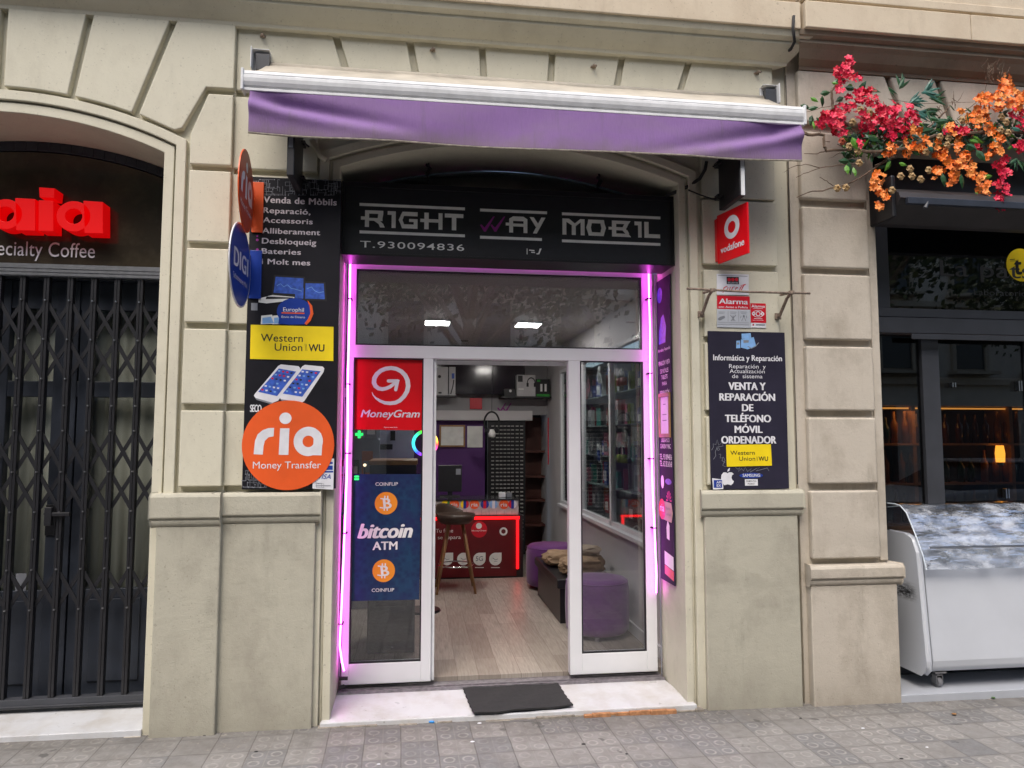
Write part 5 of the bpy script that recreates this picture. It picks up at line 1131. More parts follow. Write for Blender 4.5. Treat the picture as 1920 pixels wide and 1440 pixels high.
# ================================================================== ICE CREAM CART
ct = thing('display_cart', 'white enamelled ice cream display cart on castors with a clear plastic screen', 'cart', (3.5, .3, gz(3.5)))
cx0, cx1, cy0, cy1 = 3.315, 5.05, .02, .72
zbt, ztp = W(1745, 1264, Y=.03).z, W(1715, 1002, Y=.25).z
def profile(inset=0, top=None):
    zt_ = top or ztp
    P = [(cy0+.05, zbt+inset), (cy1-.05, zbt+inset), (cy1-inset, zbt+.06), (cy1-inset, zt_-.06), (cy1-.05, zt_-inset), (cy0+.16, zt_-inset), (cy0+.10, zt_-.02-inset), (cy0+.065+inset, zt_-.10), (cy0+.012+inset, zbt+.08), (cy0+.02+inset, zbt+.03+inset*.5)]
    return P
c = MB(); c.sweepx(profile(), cx0+.055, cx1); c.build('body', M['cart'], ct, bevel=.012, seg=3)
c = MB(); c.sweepx(profile(-.007), cx0+.043, cx0+.056); c.build('gasket_line', pm('grey_green_gasket', (.05, .06, .055), .6), ct)
def cart_end():
    t = NT('scuffed_white_enamel'); x, y, z = t.sep()
    s = t.m2('MULTIPLY', t.ramp(z, .50, .54), t.ramp(z, .58, .64, 1, 0)); n_ = t.ramp(t.noise(60, 7, t.scale(t.pos, (1, .35, 1.2)), .8), .40, .52)
    t.base(t.mix(t.m2('MULTIPLY', t.m2('MULTIPLY', s, n_), t.ramp(y, .06, .14)), (.54, .565, .61), (.025, .025, .027)), .3); return t.m
c = MB(); c.sweepx(profile(.0), cx0, cx0+.042); c.build('end_panel', cart_end(), ct, bevel=.035, seg=5, smooth=False)
c = MB(); c.box(cx0+.06, cx1-.02, cy0+.14, cy1-.06, ztp+.0, ztp+.012); c.build('counter_top', pm('steel_counter', (.28, .29, .31), .3, .8), ct, bevel=.003)
# curved clear screen
zs0 = W(1742, 1068, Y=.03).z; q1_ = W(1697, 946, Y=.25).z
P = [(cy0-.004, zs0), (cy0+.03, zs0+.10), (cy0+.09, zs0+.22), (cy0+.17, q1_-.05), (cy0+.23, q1_-.008), (cy0+.29, q1_), (cy0+.42, q1_-.002)]
c = MB(); n = 40; vs = []; x0_ = cx0+.035
for i in range(n+1):
    for (y, z) in P: vs.append((x0_+(cx1-x0_)*i/n, y+.003*math.sin(i*1.1+z*9), z+.002*math.sin(i*.7)))
k = len(P); c.add(vs, [(i*k+j, (i+1)*k+j, (i+1)*k+j+1, i*k+j+1) for i in range(n) for j in range(k-1)]); c.build('screen', M['film'], ct, smooth=True)
c = MB(); c.tube([(x0_, y, z) for y, z in P], .0045, 6); c.tube([(x0_, P[-3][0], P[-3][1]-.0), (x0_, cy0+.42, P[-3][1]-.03)], .003, 6); c.build('screen_edge', pm('clear_edge', (.65, .72, .78), .2), ct)
c = MB()
for x in (x0_+.012, x0_+.03): c.lathe([(.001, -.004), (.006, -.004), (.006, .004), (.001, .004)], (x, cy0-.008, zs0+.01+.03*(x-x0_)/.018), 8)
c.build('screws', M['metal'], ct)
# metal bar seen through the screen
c = MB(); c.tube([(cx0+.10, cy0+.05, zs0+.135), (cx1, cy0+.05, zs0+.135)], .008, 8); c.build('rail', M['metal'], ct)
for x in (3.46, 4.85):
    for y in (.10, .62):
        zf = gz(3.5)+.02; w0 = MB(); w0.box(x-.04, x+.04, y-.035, y+.035, zbt-.012, zbt-.001); w0.tube([(x, y, zbt-.012), (x, y, zbt-.03)], .012, 10)
        w0.box(x-.024, x-.019, y-.02, y+.02, zbt-.085, zbt-.025); w0.box(x+.019, x+.024, y-.02, y+.02, zbt-.085, zbt-.025); w0.box(x-.024, x+.024, y-.02, y+.02, zbt-.03, zbt-.024)
        r_ = .036; zc_ = -.052+r_
        w0.build('castor_fork', M['metal'], ct)
        w1 = MB(); w1.tube([(x-.014, y+.01, zc_), (x+.014, y+.01, zc_)], r_, 20); w1.build('castor_wheel', pm('grey_wheel', (.18, .18, .19), .5), ct)
        w1 = MB(); w1.tube([(x-.020, y+.01, zc_), (x+.020, y+.01, zc_)], .012, 12); w1.build('castor_hub', M['chrome'], ct)
# ================================================================== INSIDE THE PHONE SHOP
IX0, IX1, IY1, IZ = -1.15, 1.785, 5.30, 2.76
m = MB(); m.box(IX0, IX1, YD+.08, 5.9, -.05, 0); m.build('wood_floor', M['planks'], bl)
m = MB(); m.box(IX0, IX1+.6, YD+.13, 5.9, IZ, IZ+.05); m.build('ceiling', M['intw'], bl)
m = MB(); m.box(IX0-.05, IX0, YD+.13, 5.9, 0, IZ); m.build('side_wall', M['intg'], bl)
m = MB(); m.box(IX1, IX1+.05, YD+.13, .95, 0, IZ); m.box(IX1, IX1+.05, .95, 4.4, 0, .80); m.box(IX1, IX1+.05, .95, 4.4, 2.45, IZ); m.box(IX1, IX1+.05, 4.4, 5.9, 0, IZ); m.build('side_wall', M['intw'], bl)
m = MB(); m.box(IX1-.018, IX1-.001, YD+.13, 4.4, .0, .09); m.box(IX1-.05, IX1+.0, .95, 4.4, .765, .80); m.build('skirting', M['white'], bl, bevel=.003)
m = MB(); m.box(IX0, IX1, IY1, IY1+.05, 1.92, IZ); m.box(IX0, .42+.1, IY1, IY1+.05, 0, 1.92); m.build('back_wall', M['intg'], bl)
m = MB(); m.box(IX0, .92, IY1-.012, IY1-.002, .3, 1.86); m.build('violet_wall_panel', M['intp'], bl)
m = MB(); m.box(IX0, 1.55, IY1-.16, IY1-.013, 1.84, 1.97); m.build('white_soffit', M['intw'], bl, bevel=.004)
m = MB(); m.box(.9, IX1, 5.84, 5.9, 0, IZ); m.build('back_room_wall', M['black'], bl)
def B(px0, py0, px1, py1, Y, d=.02):      # box whose front face covers the px rectangle at depth Y
    a, b_ = W(px0, (py0+py1)/2, Y=Y), W(px1, (py0+py1)/2, Y=Y); c, e = W((px0+px1)/2, py0, Y=Y), W((px0+px1)/2, py1, Y=Y)
    return (a.x, b_.x, Y, Y+d, e.z, c.z)
# ceiling lights
for i, (px, py) in enumerate(((820, 603), (990, 607))):
    q = W(px, py, Z=IZ); t = thing('ceiling_panel_light', ('left' if i == 0 else 'right')+' of the two square white ceiling panels lit inside the shop', 'ceiling light', (q.x, q.y, IZ))
    m = MB(); m.box(q.x-.13, q.x+.13, q.y-.13, q.y+.13, IZ-.016, IZ-.001); m.build('trim', M['white'], t)
    m = MB(); m.box(q.x-.115, q.x+.115, q.y-.115, q.y+.115, IZ-.019, IZ-.0165); m.build('diffuser', emis('ceiling_panel', (1, .95, .9), 55), t)
spots = [(905, 630), (930, 776), (985, 776), (912, 684)]
for i, (x, y) in enumerate(((.55, 4.0), (.95, 4.75), (1.35, 4.75), (.1, 4.6), (-.5, 3.2))):
    t = thing('ceiling_spotlight', 'small round lit spotlight in the shop ceiling, %s' % ('front of the counter', 'above the dark rack', 'beside the dark doorway', 'above the shelf', 'far left corner')[i], 'ceiling light', (x, y, IZ))
    m = MB(); m.lathe([(.03, -.0), (.045, -.0), (.045, -.01), (.03, -.01)], (x, y, IZ-.001), 16); m.build('ring', M['chrome'], t)
    m = MB(); m.lathe([(.001, -.006), (.03, -.006), (.03, -.002), (.001, -.002)], (x, y, IZ), 16); m.build('bulb', emis('spot_bulb', (1, .9, .78), 70), t)
# counter
kc = thing('counter', 'red fronted shop counter edged with a glowing red light line', 'counter', (.5, 3.9, 0))
cxa, cxb, cyf = -.75, W(973, 1030, Y=3.9).x, 3.9
zc1, zc0 = W(900, 972, Y=3.9).z, 0
m = MB(); m.box(cxa, cxb+.05, cyf+.012, cyf+.55, 0, zc1+.03); m.build('body', M['black'], kc, bevel=.004)
m = MB(); m.box(cxa, cxb-.03, cyf, cyf+.012, .02, zc1-.01); m.build('front_panel', pm('counter_red', (.13, .006, .010), .35, var=.1), kc)
m = MB(); m.box(cxa, cxb+.005, cyf-.012, cyf+.011, zc1-.01, zc1+.016); m.box(cxb-.03, cxb-.004, cyf-.012, cyf+.011, .10, zc1-.01); m.build('red_light_line', emis('red_line', (1, .002, .004), 2.4), kc)
FC = FY(cyf-.002); A = Art(FC); A.c(0, .001)
o4 = lambda x, y: (810+x/5.537, 860+y/5.537)
for cx in (155, 325, 492, 658):
    c0, r_ = o4(cx, 1042), 11.6
    u, v = FC.uv(*c0); a = FC.uv(c0[0]+r_, c0[1])[0]-u
    A.poly_uv([(u+a*math.cos(R(k)), v+a*math.sin(R(k))) for k in range(90, 361, 10)]+[(u+a, v+a)])
u, v = FC.uv(*o4(742, 755)); a = FC.uv(o4(742, 755)[0]+7.5, o4(742, 755)[1])[0]-u; A.ring_uv(u, v, a*.55, a)
A.disc(*o4(487, 698), 5.5, None, 20); A.txt('MoneyGram', *[o4(412, 0)[0], o4(562, 0)[0], o4(0, 740)[1], o4(0, 755)[1]], .01)
A.txt('Tu fone', *[o4(40, 0)[0], o4(218, 0)[0], o4(0, 730)[1], o4(0, 768)[1]], 0); A.txt('se repara', *[o4(60, 0)[0], o4(298, 0)[0], o4(0, 800)[1], o4(0, 836)[1]], 0)
for cx in (155, 325, 492, 658): A.rib([o4(cx-45, 1130), o4(cx+45, 1130)], 1.3)
A.c(1, .002); A.txt('5G', *[o4(455, 0)[0], o4(528, 0)[0], o4(0, 1015)[1], o4(0, 1062)[1]], .0, heavy=1)
for cx in (155, 325, 658): A.rib([o4(cx-28, 1030), o4(cx, 1050), o4(cx+26, 1040)], 1); A.rib([o4(cx-15, 1065), o4(cx+20, 1065)], .8)
A.c(2, .0005).disc(*o4(490, 735), 15, None, 30)
A.build('front_print', [M['greyvinyl'], M['grey'], M['sred']], kc)
# raised white band with flags
bz0_, bz1_ = zc1+.035, W(900, 937, Y=3.9).z
m = MB(); m.box(cxa, cxb, cyf+.02, cyf+.50, zc1+.031, bz1_-.012); m.build('raised_shelf', pm('grey_white_band', (.42, .42, .42), .5, var=.2, sc=18), kc, bevel=.01)
m = MB(); m.box(cxa, cxb+.02, cyf+.01, cyf+.55, bz1_-.010, bz1_+.006); m.build('counter_top', pm('dark_glass_top', (.03, .03, .035), .1), kc, bevel=.003)
FB = FY(cyf+.018); A = Art(FB); fy = 945.5
for px, cols in ((836, 'fyg'), (852, 'r'), (871.5, 'ybr'), (889.5, 'r'), (909, 'd'), (925.5, 'lwl'), (945, 'r'), (961, 'rbw')):
    if cols == 'r':
        A.c(0, .001).disc(px, fy, 9, None, 24); A.c(3, .002); A.txt('ria', px-6, px+6, fy-3, fy+4, .01, heavy=1)
    else:
        u, v = FB.uv(px, fy); a = FB.uv(px+8, fy)[0]-u
        cm = {'f': 4, 'y': 4, 'g': 5, 'b': 1, 'r': 2, 'd': 1, 'l': 6, 'w': 3}
        for k, ch in enumerate(cols[:3] if len(cols) > 1 else 'brb'):
            A.c(cm[ch], .001); xa, xb = -1+2*k/3, -1+2*(k+1)/3
            T = [xa+(xb-xa)*j/6 for j in range(7)]
            A.poly_uv([(u+a*t_, v-a*math.sqrt(max(0, 1-t_*t_))) for t_ in T]+[(u+a*t_, v+a*math.sqrt(max(0, 1-t_*t_))) for t_ in T[::-1]])
A.c(7, .001)
for k in range(9): x = 846+k*14.2; A.rib([(x, 957), (x, 967)], .8)
A.build('flag_roundels', [M['orange'], M['blue'], M['sred'], M['vinyl'], M['yellow'], pm('flag_green', (.03, .2, .04), .5), M['lblue'], M['grey']], kc)
for (a, lab, nm, mt) in (((936, 922, 948, 928, 4.15, .1), 'small white box on the counter top', 'small_box', 'vinyl'), ((950, 924, 960, 931, 4.1, .08), 'grey card reader on the counter top', 'card_reader', 'grey')):
    m = MB(); q = B(*a); m.box(q[0], q[1], q[2], q[3], bz1_+.008, bz1_+.06); t = tag(m.build(nm, M[mt], None, bevel=.004), lab, 'box' if nm == 'small_box' else 'card reader')
# monitor and printer silhouettes behind the counter
t = thing('monitor', 'black monitor on the counter in front of the violet wall', 'monitor', (W(845, 930, Y=4.3).x, 4.3, bz1_))
m = MB(); q = B(822, 872, 866, 922, 4.3, .03); m.box(*q); m.build('screen', M['black'], t, bevel=.006)
m = MB(); xm = (q[0]+q[1])/2; m.box(xm-.03, xm+.03, 4.32, 4.36, bz1_+.01, q[4]); m.box(xm-.12, xm+.12, 4.25, 4.42, bz1_+.007, bz1_+.02); m.build('stand', M['black'], t, bevel=.003)
A = Art(FY(4.298)); A.rect(855, 879, 864, 890); A.build('paper_note', M['grey'], t)
# back wall items
def flat(nm, lab, cat, px, Y, mat, d=.02, fr_=None, bev=.003):
    q = B(*px, Y, d); t = thing(nm, lab, cat, (q[0], Y, q[4])); m = MB(); m.box(*q); m.build('panel', mat, t, bevel=bev)
    if fr_ is not None:
        m = MB(); w_ = .022; x0, x1, y0, y1, z0, z1 = q
        m.box(x0-w_, x1+w_, y0-.01, y1, z1, z1+w_); m.box(x0-w_, x1+w_, y0-.01, y1, z0-w_, z0); m.box(x0-w_, x0, y0-.01, y1, z0, z1); m.box(x1, x1+w_, y0-.01, y1, z0, z1); m.build('frame', fr_, t)
    return t
t = flat('television', 'large black television high on the back wall of the shop', 'television', (800, 655, 984, 739), 5.10, pm('tv_screen', (.012, .008, .016), .12, var=0), .05)
t = flat('certificate', 'framed certificate on the violet back wall', 'certificate', (827, 800, 869, 835), 5.25, M['greyvinyl'], .01, M['wood'])
t = flat('paper_sheet', 'plain paper sheet pinned to the violet wall beside the certificate', 'paper', (876, 799, 905, 839), 5.27, M['greyvinyl'], .006)
t = flat('red_notice', 'small red and cream notice above the white ledge on the back wall', 'notice', (881, 746, 904, 767), 5.27, M['sred'], .008)
t = flat('hanging_banner', 'narrow red banner beside the dark rear doorway', 'banner', (1027, 783, 1040, 871), 5.2, M['sred'], .01)
A = Art(FY(5.19)); A.c(0, .0)
A.c(1, .001)
for k in range(4): A.rib([(1032, 795+k*20), (1036, 795+k*20+9)], 1.5)
A.build('banner_print', [M['sred'], M['greyvinyl']], t)
A = Art(FY(5.285)); A.l = 0
for dx in (0, 10): A.poly((932+dx, 765), (934.5+dx, 764), (938+dx, 769), (947+dx, 756), (949+dx, 756), (940+dx, 772), (937+dx, 772))
tag(A.build('tick_emblem', M['pinkv'], None), 'pair of violet tick marks on the back wall above the headphones', 'emblem')
# shelf with boxed headphones
m = MB(); q = B(940, 743, 1040, 746, 4.95, .3); m.box(q[0], IX1-.01, q[2], 5.29, q[4], q[5]); q2 = B(800, 741, 856, 744, 4.95, .3); m.box(q2[0], q2[1], q2[2], 5.09, q2[4], q2[5]); tag(m.build('wall_shelf', M['black'], None), 'black wall shelves carrying boxed headphones under the ceiling', 'shelf')
def pack(nm, lab, px, Y, d, mat, art=None, cat='box', group=None):
    q = B(*px, Y, d); t = thing(nm, lab, cat, (q[0], Y, q[4]), group); m = MB(); m.box(*q); m.build('carton', mat, t, bevel=.003)
    if art:
        A = Art(FY(Y)); art(A); A.build('print', [M['ink'], M['mblue'], M['sred'], M['greyvinyl'], pm('print_green', (.02, .35, .03), .5), M['orange']], t)
    return t
whb = pm('pale_carton', (.55, .55, .55), .5)
def hp(cx, cy, r_, ci=0):
    def f(A):
        A.c(ci, .001); u, v = A.fr.uv(cx, cy); a = abs(A.fr.uv(cx+r_, cy)[0]-u); A.ring_uv(u, v, a*.8, a, 0, 180, 20, 1.3); A.poly_uv([(u-a*1.1, v), (u-a*.6, v), (u-a*.6, v-a*.9), (u-a*1.1, v-a*.9)]); A.poly_uv([(u+a*1.1, v), (u+a*.6, v), (u+a*.6, v-a*.9), (u+a*1.1, v-a*.9)])
    return f
pack('product_box', 'white boxed game console leaning at the left end of the high shelf', (818, 688, 840, 742), 5.0, .06, whb, lambda A: (A.c(0, .001).rect(822, 735, 828, 738), A.disc(824, 706, 3, None, 14)))
pack('product_box', 'tall white accessory box with a blue device, beside the leaning console box', (842, 688, 854, 742), 5.0, .10, whb, lambda A: (A.c(1, .001).rect(847, 700, 852, 710), A.c(0, .001).rib([(851, 712), (849, 725), (845, 739)], 2)))
pack('product_box', 'white boxed headphones on the right half of the high shelf', (969, 703, 1004, 743), 4.97, .15, whb, lambda A: (hp(996, 718, 8)(A), A.c(0, .001).rect(971, 704, 980, 716), A.c(3, .002).rect(972, 728, 982, 731)))
pack('product_box', 'black and green boxed headset at the right end of the high shelf', (1005, 711, 1031, 744), 4.97, .15, M['ink'], lambda A: (A.c(4, .001).rect(1006, 739, 1031, 744), A.c(4, .001).rect(1007, 712, 1013, 716), A.c(3, .001).rect(1013, 720, 1017, 734), A.rect(1021, 720, 1025, 734)))
pack('product_box', 'small black webcam box left of the boxed headphones', (945, 729, 967, 745), 4.97, .12, M['ink'], lambda A: A.c(3, .001).disc(957, 733, 2.6, None, 12))
# hanging headphones
q = W(922, 790, Y=4.6); t = thing('headphones', 'black headphones hanging on a cord in front of the back wall', 'headphones', q)
m = MB(); P = [(q.x+.095*math.sin(R(a)), 4.6, q.z-.02+.14*math.cos(R(a))) for a in range(-130, 131, 10)]; m.tube(P, .012, 8); m.build('headband', M['black'], t, smooth=True)
m = MB(); m.lathe([(.001, -.03), (.055, -.03), (.06, 0), (.05, .03), (.001, .03)], (q.x-.06, 4.6, q.z-.12), 16, .6); m.lathe([(.001, -.03), (.055, -.03), (.06, 0), (.05, .03), (.001, .03)], (q.x+.06, 4.6, q.z-.12), 16, .6); m.build('ear_cushion', M['black'], t, smooth=True)
m = MB(); m.tube([(q.x, 4.6, q.z+.12), (q.x+.01, 4.6, 2.75)], .003, 5); m.build('cord', M['black'], t)
m = MB(); m.lathe([(.001, -.05), (.05, -.05), (.06, 0), (.03, .05), (.001, .05)], (q.x, 4.58, q.z-.15), 14, .8); m.build('pale_earcup', M['greyvinyl'], t, smooth=True)
# dark rack with rows of small glinting hooks
t = thing('display_rack', 'black display rack with even rows of small pale hooks on the back wall', 'rack', (1.15, 5.2, 0))
q = B(914, 782, 985, 1012, 5.22, .05); m = MB(); m.box(q[0], q[1], q[2], q[3], .05, q[5]); m.build('panel', M['black'], t)
m = MB(); z = .25
while z < q[5]-.08:
    x = q[0]+.05
    while x < q[1]-.02:
        m.box(x, x+.034, 5.17, 5.215, z, z+.014); x += .052 if int((x-q[0])*10) % 3 else .062
    z += .052
tag(m.build('hooks', pm('pale_hooks', (.45, .45, .42), .4, var=.4, sc=30), t), kind='stuff')
# dark bookcase in the rear doorway
t = thing('bookcase', 'dark brown bookcase seen in the rear doorway', 'bookcase', (1.6, 5.5, 0)); m = MB()
for z in (.05, .38, .72, 1.05, 1.4): m.box(1.38, 1.9, 5.5, 5.8, z, z+.03)
m.box(1.36, 1.38, 5.5, 5.8, 0, 1.9); m.box(1.36, 1.9, 5.8, 5.83, 0, 1.9); m.build('shelves', pm('dark_red_wood', (.10, .03, .02), .5), t)
# bar stool
sx_, sy_ = .42, 3.30; t = thing('bar_stool', 'bar stool with a dark bucket seat and splayed wooden legs before the counter', 'stool', (sx_, sy_, 0))
m = MB(); m.lathe([(.001, .70), (.15, .70), (.20, .74), (.21, .80), (.19, .80), (.17, .75), (.001, .74)], (sx_, sy_, 0), 24); m.build('seat', pm('dark_brown_leather', (.05, .03, .022), .4), t, smooth=True)
m = MB(); vs = []
for j in range(5):
    for i in range(13):
        a = R(20+140*i/12)+math.pi*.25; r_ = .20+.02*j*.3; vs.append((sx_+r_*math.cos(a), sy_+r_*math.sin(a), .78+.030*j*math.sin(math.pi*(i+1)/14)))
m.add(vs, [(j*13+i, j*13+i+1, (j+1)*13+i+1, (j+1)*13+i) for j in range(4) for i in range(12)]); m.build('backrest', _mc['dark_brown_leather'], t, smooth=True, solid=.012)
for i, (dx, dy) in enumerate(((-1, -1), (1, -1), (1, 1), (-1, 1))):
    m = MB(); m.tube([(sx_+dx*.07, sy_+dy*.07, .71), (sx_+dx*.20, sy_+dy*.20, .0)], [.018, .012], 8); m.build('leg', M['wood'], t, smooth=True)
m = MB(); P = [(sx_+.235*math.cos(R(a))*.80, sy_+.235*math.sin(R(a))*.80, .27) for a in range(0, 361, 15)]; m.tube(P, .008, 6, cap=False); m.build('foot_ring', M['chrome'], t, smooth=True)
# purple poufs
def pouf(lab, x, y, r_, h_):
    t = thing('pouf', lab, 'pouf', (x, y, 0), 'violet poufs'); m = MB(); k = r_
    m.lathe([(.001, .035), (k*.90, .035), (k*.985, .06), (k, .12), (k*1.01, h_*.5), (k, h_-.08), (k*.97, h_-.035), (k*.90, h_-.008), (k*.6, h_), (.001, h_+.004)], (x, y, 0), 48); m.build('cushion', M['purple'], t, smooth=True)
    m = MB(); P = [(x+k*.955*math.cos(R(a)), y+k*.955*math.sin(R(a)), h_-.028) for a in range(0, 361, 8)]; m.tube(P, .006, 6, cap=False); m.build('piping', M['purple'], t, smooth=True)
    for a in (270-15, 20, 140):
        m = MB(); m.tube([(x+k*.86*math.cos(R(a)), y+k*.86*math.sin(R(a)), .001), (x+k*.86*math.cos(R(a)), y+k*.86*math.sin(R(a)), .035)], .02, 10); m.build('foot', M['metal'], t)
pa, pb_ = W(1062, 1150, Y=1.45), W(1178, 1150, Y=1.45)
pouf('nearer violet fabric pouf, partly behind the right glass panel', (pa.x+pb_.x)/2, 1.46, (pb_.x-pa.x)/2, W(1120, 1084, Y=1.40).z+.0)
pa, pb_ = W(988, 1060, Y=3.3), W(1088, 1060, Y=3.3)
pouf('farther violet fabric pouf beside the red counter', (pa.x+pb_.x)/2, 3.32, (pb_.x-pa.x)/2, .46)
t = thing('bench', 'low black bench between the two violet poufs', 'bench', (1.5, 2.4, 0))
m = MB(); m.box(1.22, 1.74, 1.80, 3.0, .30, .38); m.build('top', M['black'], t, bevel=.01)
m = MB()
for x in (1.25, 1.66): m.box(x, x+.05, 1.83, 2.97, 0, .299)
m.build('side_panel', M['black'], t)
rnd = random.Random(9)
def crumple(nm, lab, c, s, mat, seed):
    rr = random.Random(seed); bm = bpy.data.meshes.new(nm); import bmesh as _b
    b_ = _b.new(); _b.ops.create_icosphere(b_, subdivisions=3, radius=1)
    for v in b_.verts:
        n_ = v.co.normalized(); k = 1+rr.uniform(-.10, .10)+.12*math.sin(n_.x*5+seed)*math.cos(n_.y*4); x, y, z = n_*k
        e = 2.6; q = (abs(x)**e+abs(y)**e+abs(z)**e)**(1/e)/max(1e-6, math.sqrt(x*x+y*y+z*z)); v.co = Vector((x/q*s[0], y/q*s[1], max(-.95, z/q)*s[2]))
    b_.to_mesh(bm); b_.free(); bm.materials.append(mat); o = bpy.data.objects.new(nm, bm); COL.objects.link(o); o.location = c; o.rotation_euler = (0, 0, rr.uniform(-.4, .4)); return tag(o, lab, 'bag')
crumple('paper_bag', 'crumpled brown paper bag lying on the near end of the black bench', (1.50, 2.05, .46), (.22, .17, .085), M['kraft'], 4)
crumple('paper_bag', 'crumpled brown paper bag on the middle of the black bench', (1.42, 2.50, .45), (.20, .18, .07), M['kraft'], 7)
crumple('paper_bag', 'small pale paper bag on top of the other crumpled bags', (1.55, 2.12, .57), (.14, .12, .05), pm('pale_paper', (.45, .36, .27), .7), 12)
# wall cabinet with packed accessories (right wall)
t = thing('wall_cabinet', 'white framed glass wall cabinet of phone accessories on the right wall', 'cabinet', (IX1, 2.6, .8))
m = MB(); m.box(IX1+.42, IX1+.45, .9, 4.4, .75, 2.5); m.box(IX1+.051, IX1+.42, .9, .95, .75, 2.5); m.box(IX1+.051, IX1+.42, 4.4, 4.45, .75, 2.5); m.box(IX1+.051, IX1+.42, .95, 4.4, .75, .79); m.build('back_panel', pm('cabinet_grey', (.20, .20, .22), .6), t)
m = MB()
for y in (.95, 2.05, 3.2, 4.34): m.box(IX1-.01, IX1+.04, y, y+.06, .80, 2.45)
m.box(IX1-.01, IX1+.04, 1.01, 4.34, .801, .84); m.box(IX1-.01, IX1+.04, 1.01, 4.34, 2.41, 2.449); m.build('frame', M['white'], t, bevel=.003)
m = MB(); m.box(IX1+.012, IX1+.017, 1.01, 4.34, .84, 2.41); m.build('glass_door', M['glass'], t)
m = MB()
for z in (1.12, 1.42, 1.72, 2.02): m.box(IX1+.06, IX1+.42, .96, 4.39, z, z+.008)
m.build('glass_shelf', pm('shelf_edge', (.35, .40, .40), .2), t)
cn = {'teal': (.05, .35, .28), 'red': (.45, .02, .04), 'white': (.6, .6, .62), 'black': (.02, .02, .025), 'orange': (.5, .16, .05), 'lime': (.35, .45, .04), 'blue': (.04, .09, .4), 'pink': (.5, .15, .22), 'grey': (.22, .22, .24)}
GP = 'accessory packs in the wall cabinet'; keys = list(cn); pmesh = {}
levels = (.85, 1.128, 1.428, 1.728, 2.028); ord_ = ('bottom', 'second', 'middle', 'fourth', 'top')
for li, z in enumerate(levels):
    y = 1.06
    while y < 4.2:
        c = keys[rnd.randrange(9)]; h_ = rnd.choice((.15, .19, .23)); k = (c, h_)
        if k not in pmesh:
            m = MB(); m.box(-.02, .02, -.05, .05, 0, h_); m.m = 1; m.box(-.022, -.0201, -.035, .035, h_*.15, h_*.6); o = m.build('accessory_pack', [pm('pack_'+c, cn[c], .4, var=.15), M['greyvinyl'] if c in ('black', 'blue', 'red', 'grey') else M['grey']], None); pmesh[k] = o
        else: o = pmesh[k].copy(); COL.objects.link(o)
        o.location = (IX1+.12+rnd.uniform(0, .12), y, z+.001); o.rotation_euler = (0, 0, rnd.uniform(-.25, .25))
        kk = ('cab', c, li); cnt[kk] = cnt.get(kk, 0)+1; tag(o, '%s %s pack from the street on the %s shelf of the right wall cabinet' % (ordn(cnt[kk]), c, ord_[li]), 'pack', GP); y += rnd.uniform(.105, .16)
# larger goods hanging just behind the cabinet glass
hg = 'goods hanging behind the cabinet glass'
rnd2 = random.Random(31)
for k in range(16):
    y = 1.15+(k % 8)*.40+rnd2.uniform(-.05, .05); z = (2.28, 1.55)[k//8]+rnd2.uniform(-.08, .06); x = IX1+.06; kind = k % 4; c = keys[(k*5) % 9]
    t = thing(('hanging_pack', 'cable_coil', 'headset', 'hanging_pack')[kind], '%s %s in the %s hanging row of the wall cabinet, %s from the street' % (c, ('blister pack', 'cable coil', 'headset', 'card pack')[kind], ('upper', 'lower')[k//8], ordn(k % 8+1)), ('pack', 'cable', 'headset', 'pack')[kind], (x, y, z), hg)
    mt = pm('pack_'+c, cn[c], .4, var=.15); m = MB()
    if kind in (0, 3): h_ = .11 if kind else .15; m.box(x, x+.006, y-.055, y+.055, z-h_, z+.03); m.build('card', whb, t, bevel=.002); m = MB(); m.box(x-.018, x-.001, y-.035, y+.035, z-h_+.02, z-.02); m.build('blister', mt, t, bevel=.008)
    elif kind == 1: m.tube([(x, y+.05*math.cos(a*.5), z-.05+.07*math.sin(a*.5)) for a in range(0, 38)], .006, 6); m.build('loops', mt, t, smooth=True)
    else:
        m.tube([(x, y+.07*math.cos(R(a)), z-.06+.08*math.sin(R(a))) for a in range(-10, 191, 15)], .010, 6); m.build('band', M['black'], t, smooth=True); m = MB(); m.lathe([(.001, -.04), (.03, -.035), (.03, .035), (.001, .04)], (x, y-.07, z-.1), 12); m.lathe([(.001, -.04), (.03, -.035), (.03, .035), (.001, .04)], (x, y+.07, z-.1), 12); m.build('cups', mt, t, smooth=True)
    m = MB(); m.tube([(x+.003, y, z+.02), (x+.003, y, z+.06), (x+.36, y, z+.06)], .003, 5); m.build('peg', M['chrome'], t)
# vending machine, ring lamp and goods behind the left glass
t = thing('cash_machine', 'black cash machine with a wooden top edge, behind the left glass', 'machine', (0, 1.2, 0))
q = B(690, 890, 779, 1220, 1.15, .5); m = MB(); m.box(q[0], q[1], 1.15, 1.7, .001, W(730, 872, Y=1.15).z); m.build('cabinet', pm('black_machine', (.02, .02, .026), .35), t, bevel=.01)
m = MB(); zt2 = W(730, 863, Y=1.15).z; m.box(q[0]-.01, q[1]+.01, 1.14, 1.68, W(730, 872, Y=1.15).z+.001, zt2); m.build('wood_top', M['wood'], t, bevel=.01)
m = MB(); m.box(q[0]+.06, q[1]-.06, 1.141, 1.149, .35, .8); m.box(q[0]+.1, q[1]-.1, 1.138, 1.149, .95, 1.2); m.build('front_door', pm('dark_screen', (.03, .03, .04), .2), t)
t = thing('ring_lamp', 'rainbow coloured ring lamp glowing behind the left door stile', 'lamp', W(797, 831, Y=2.4))
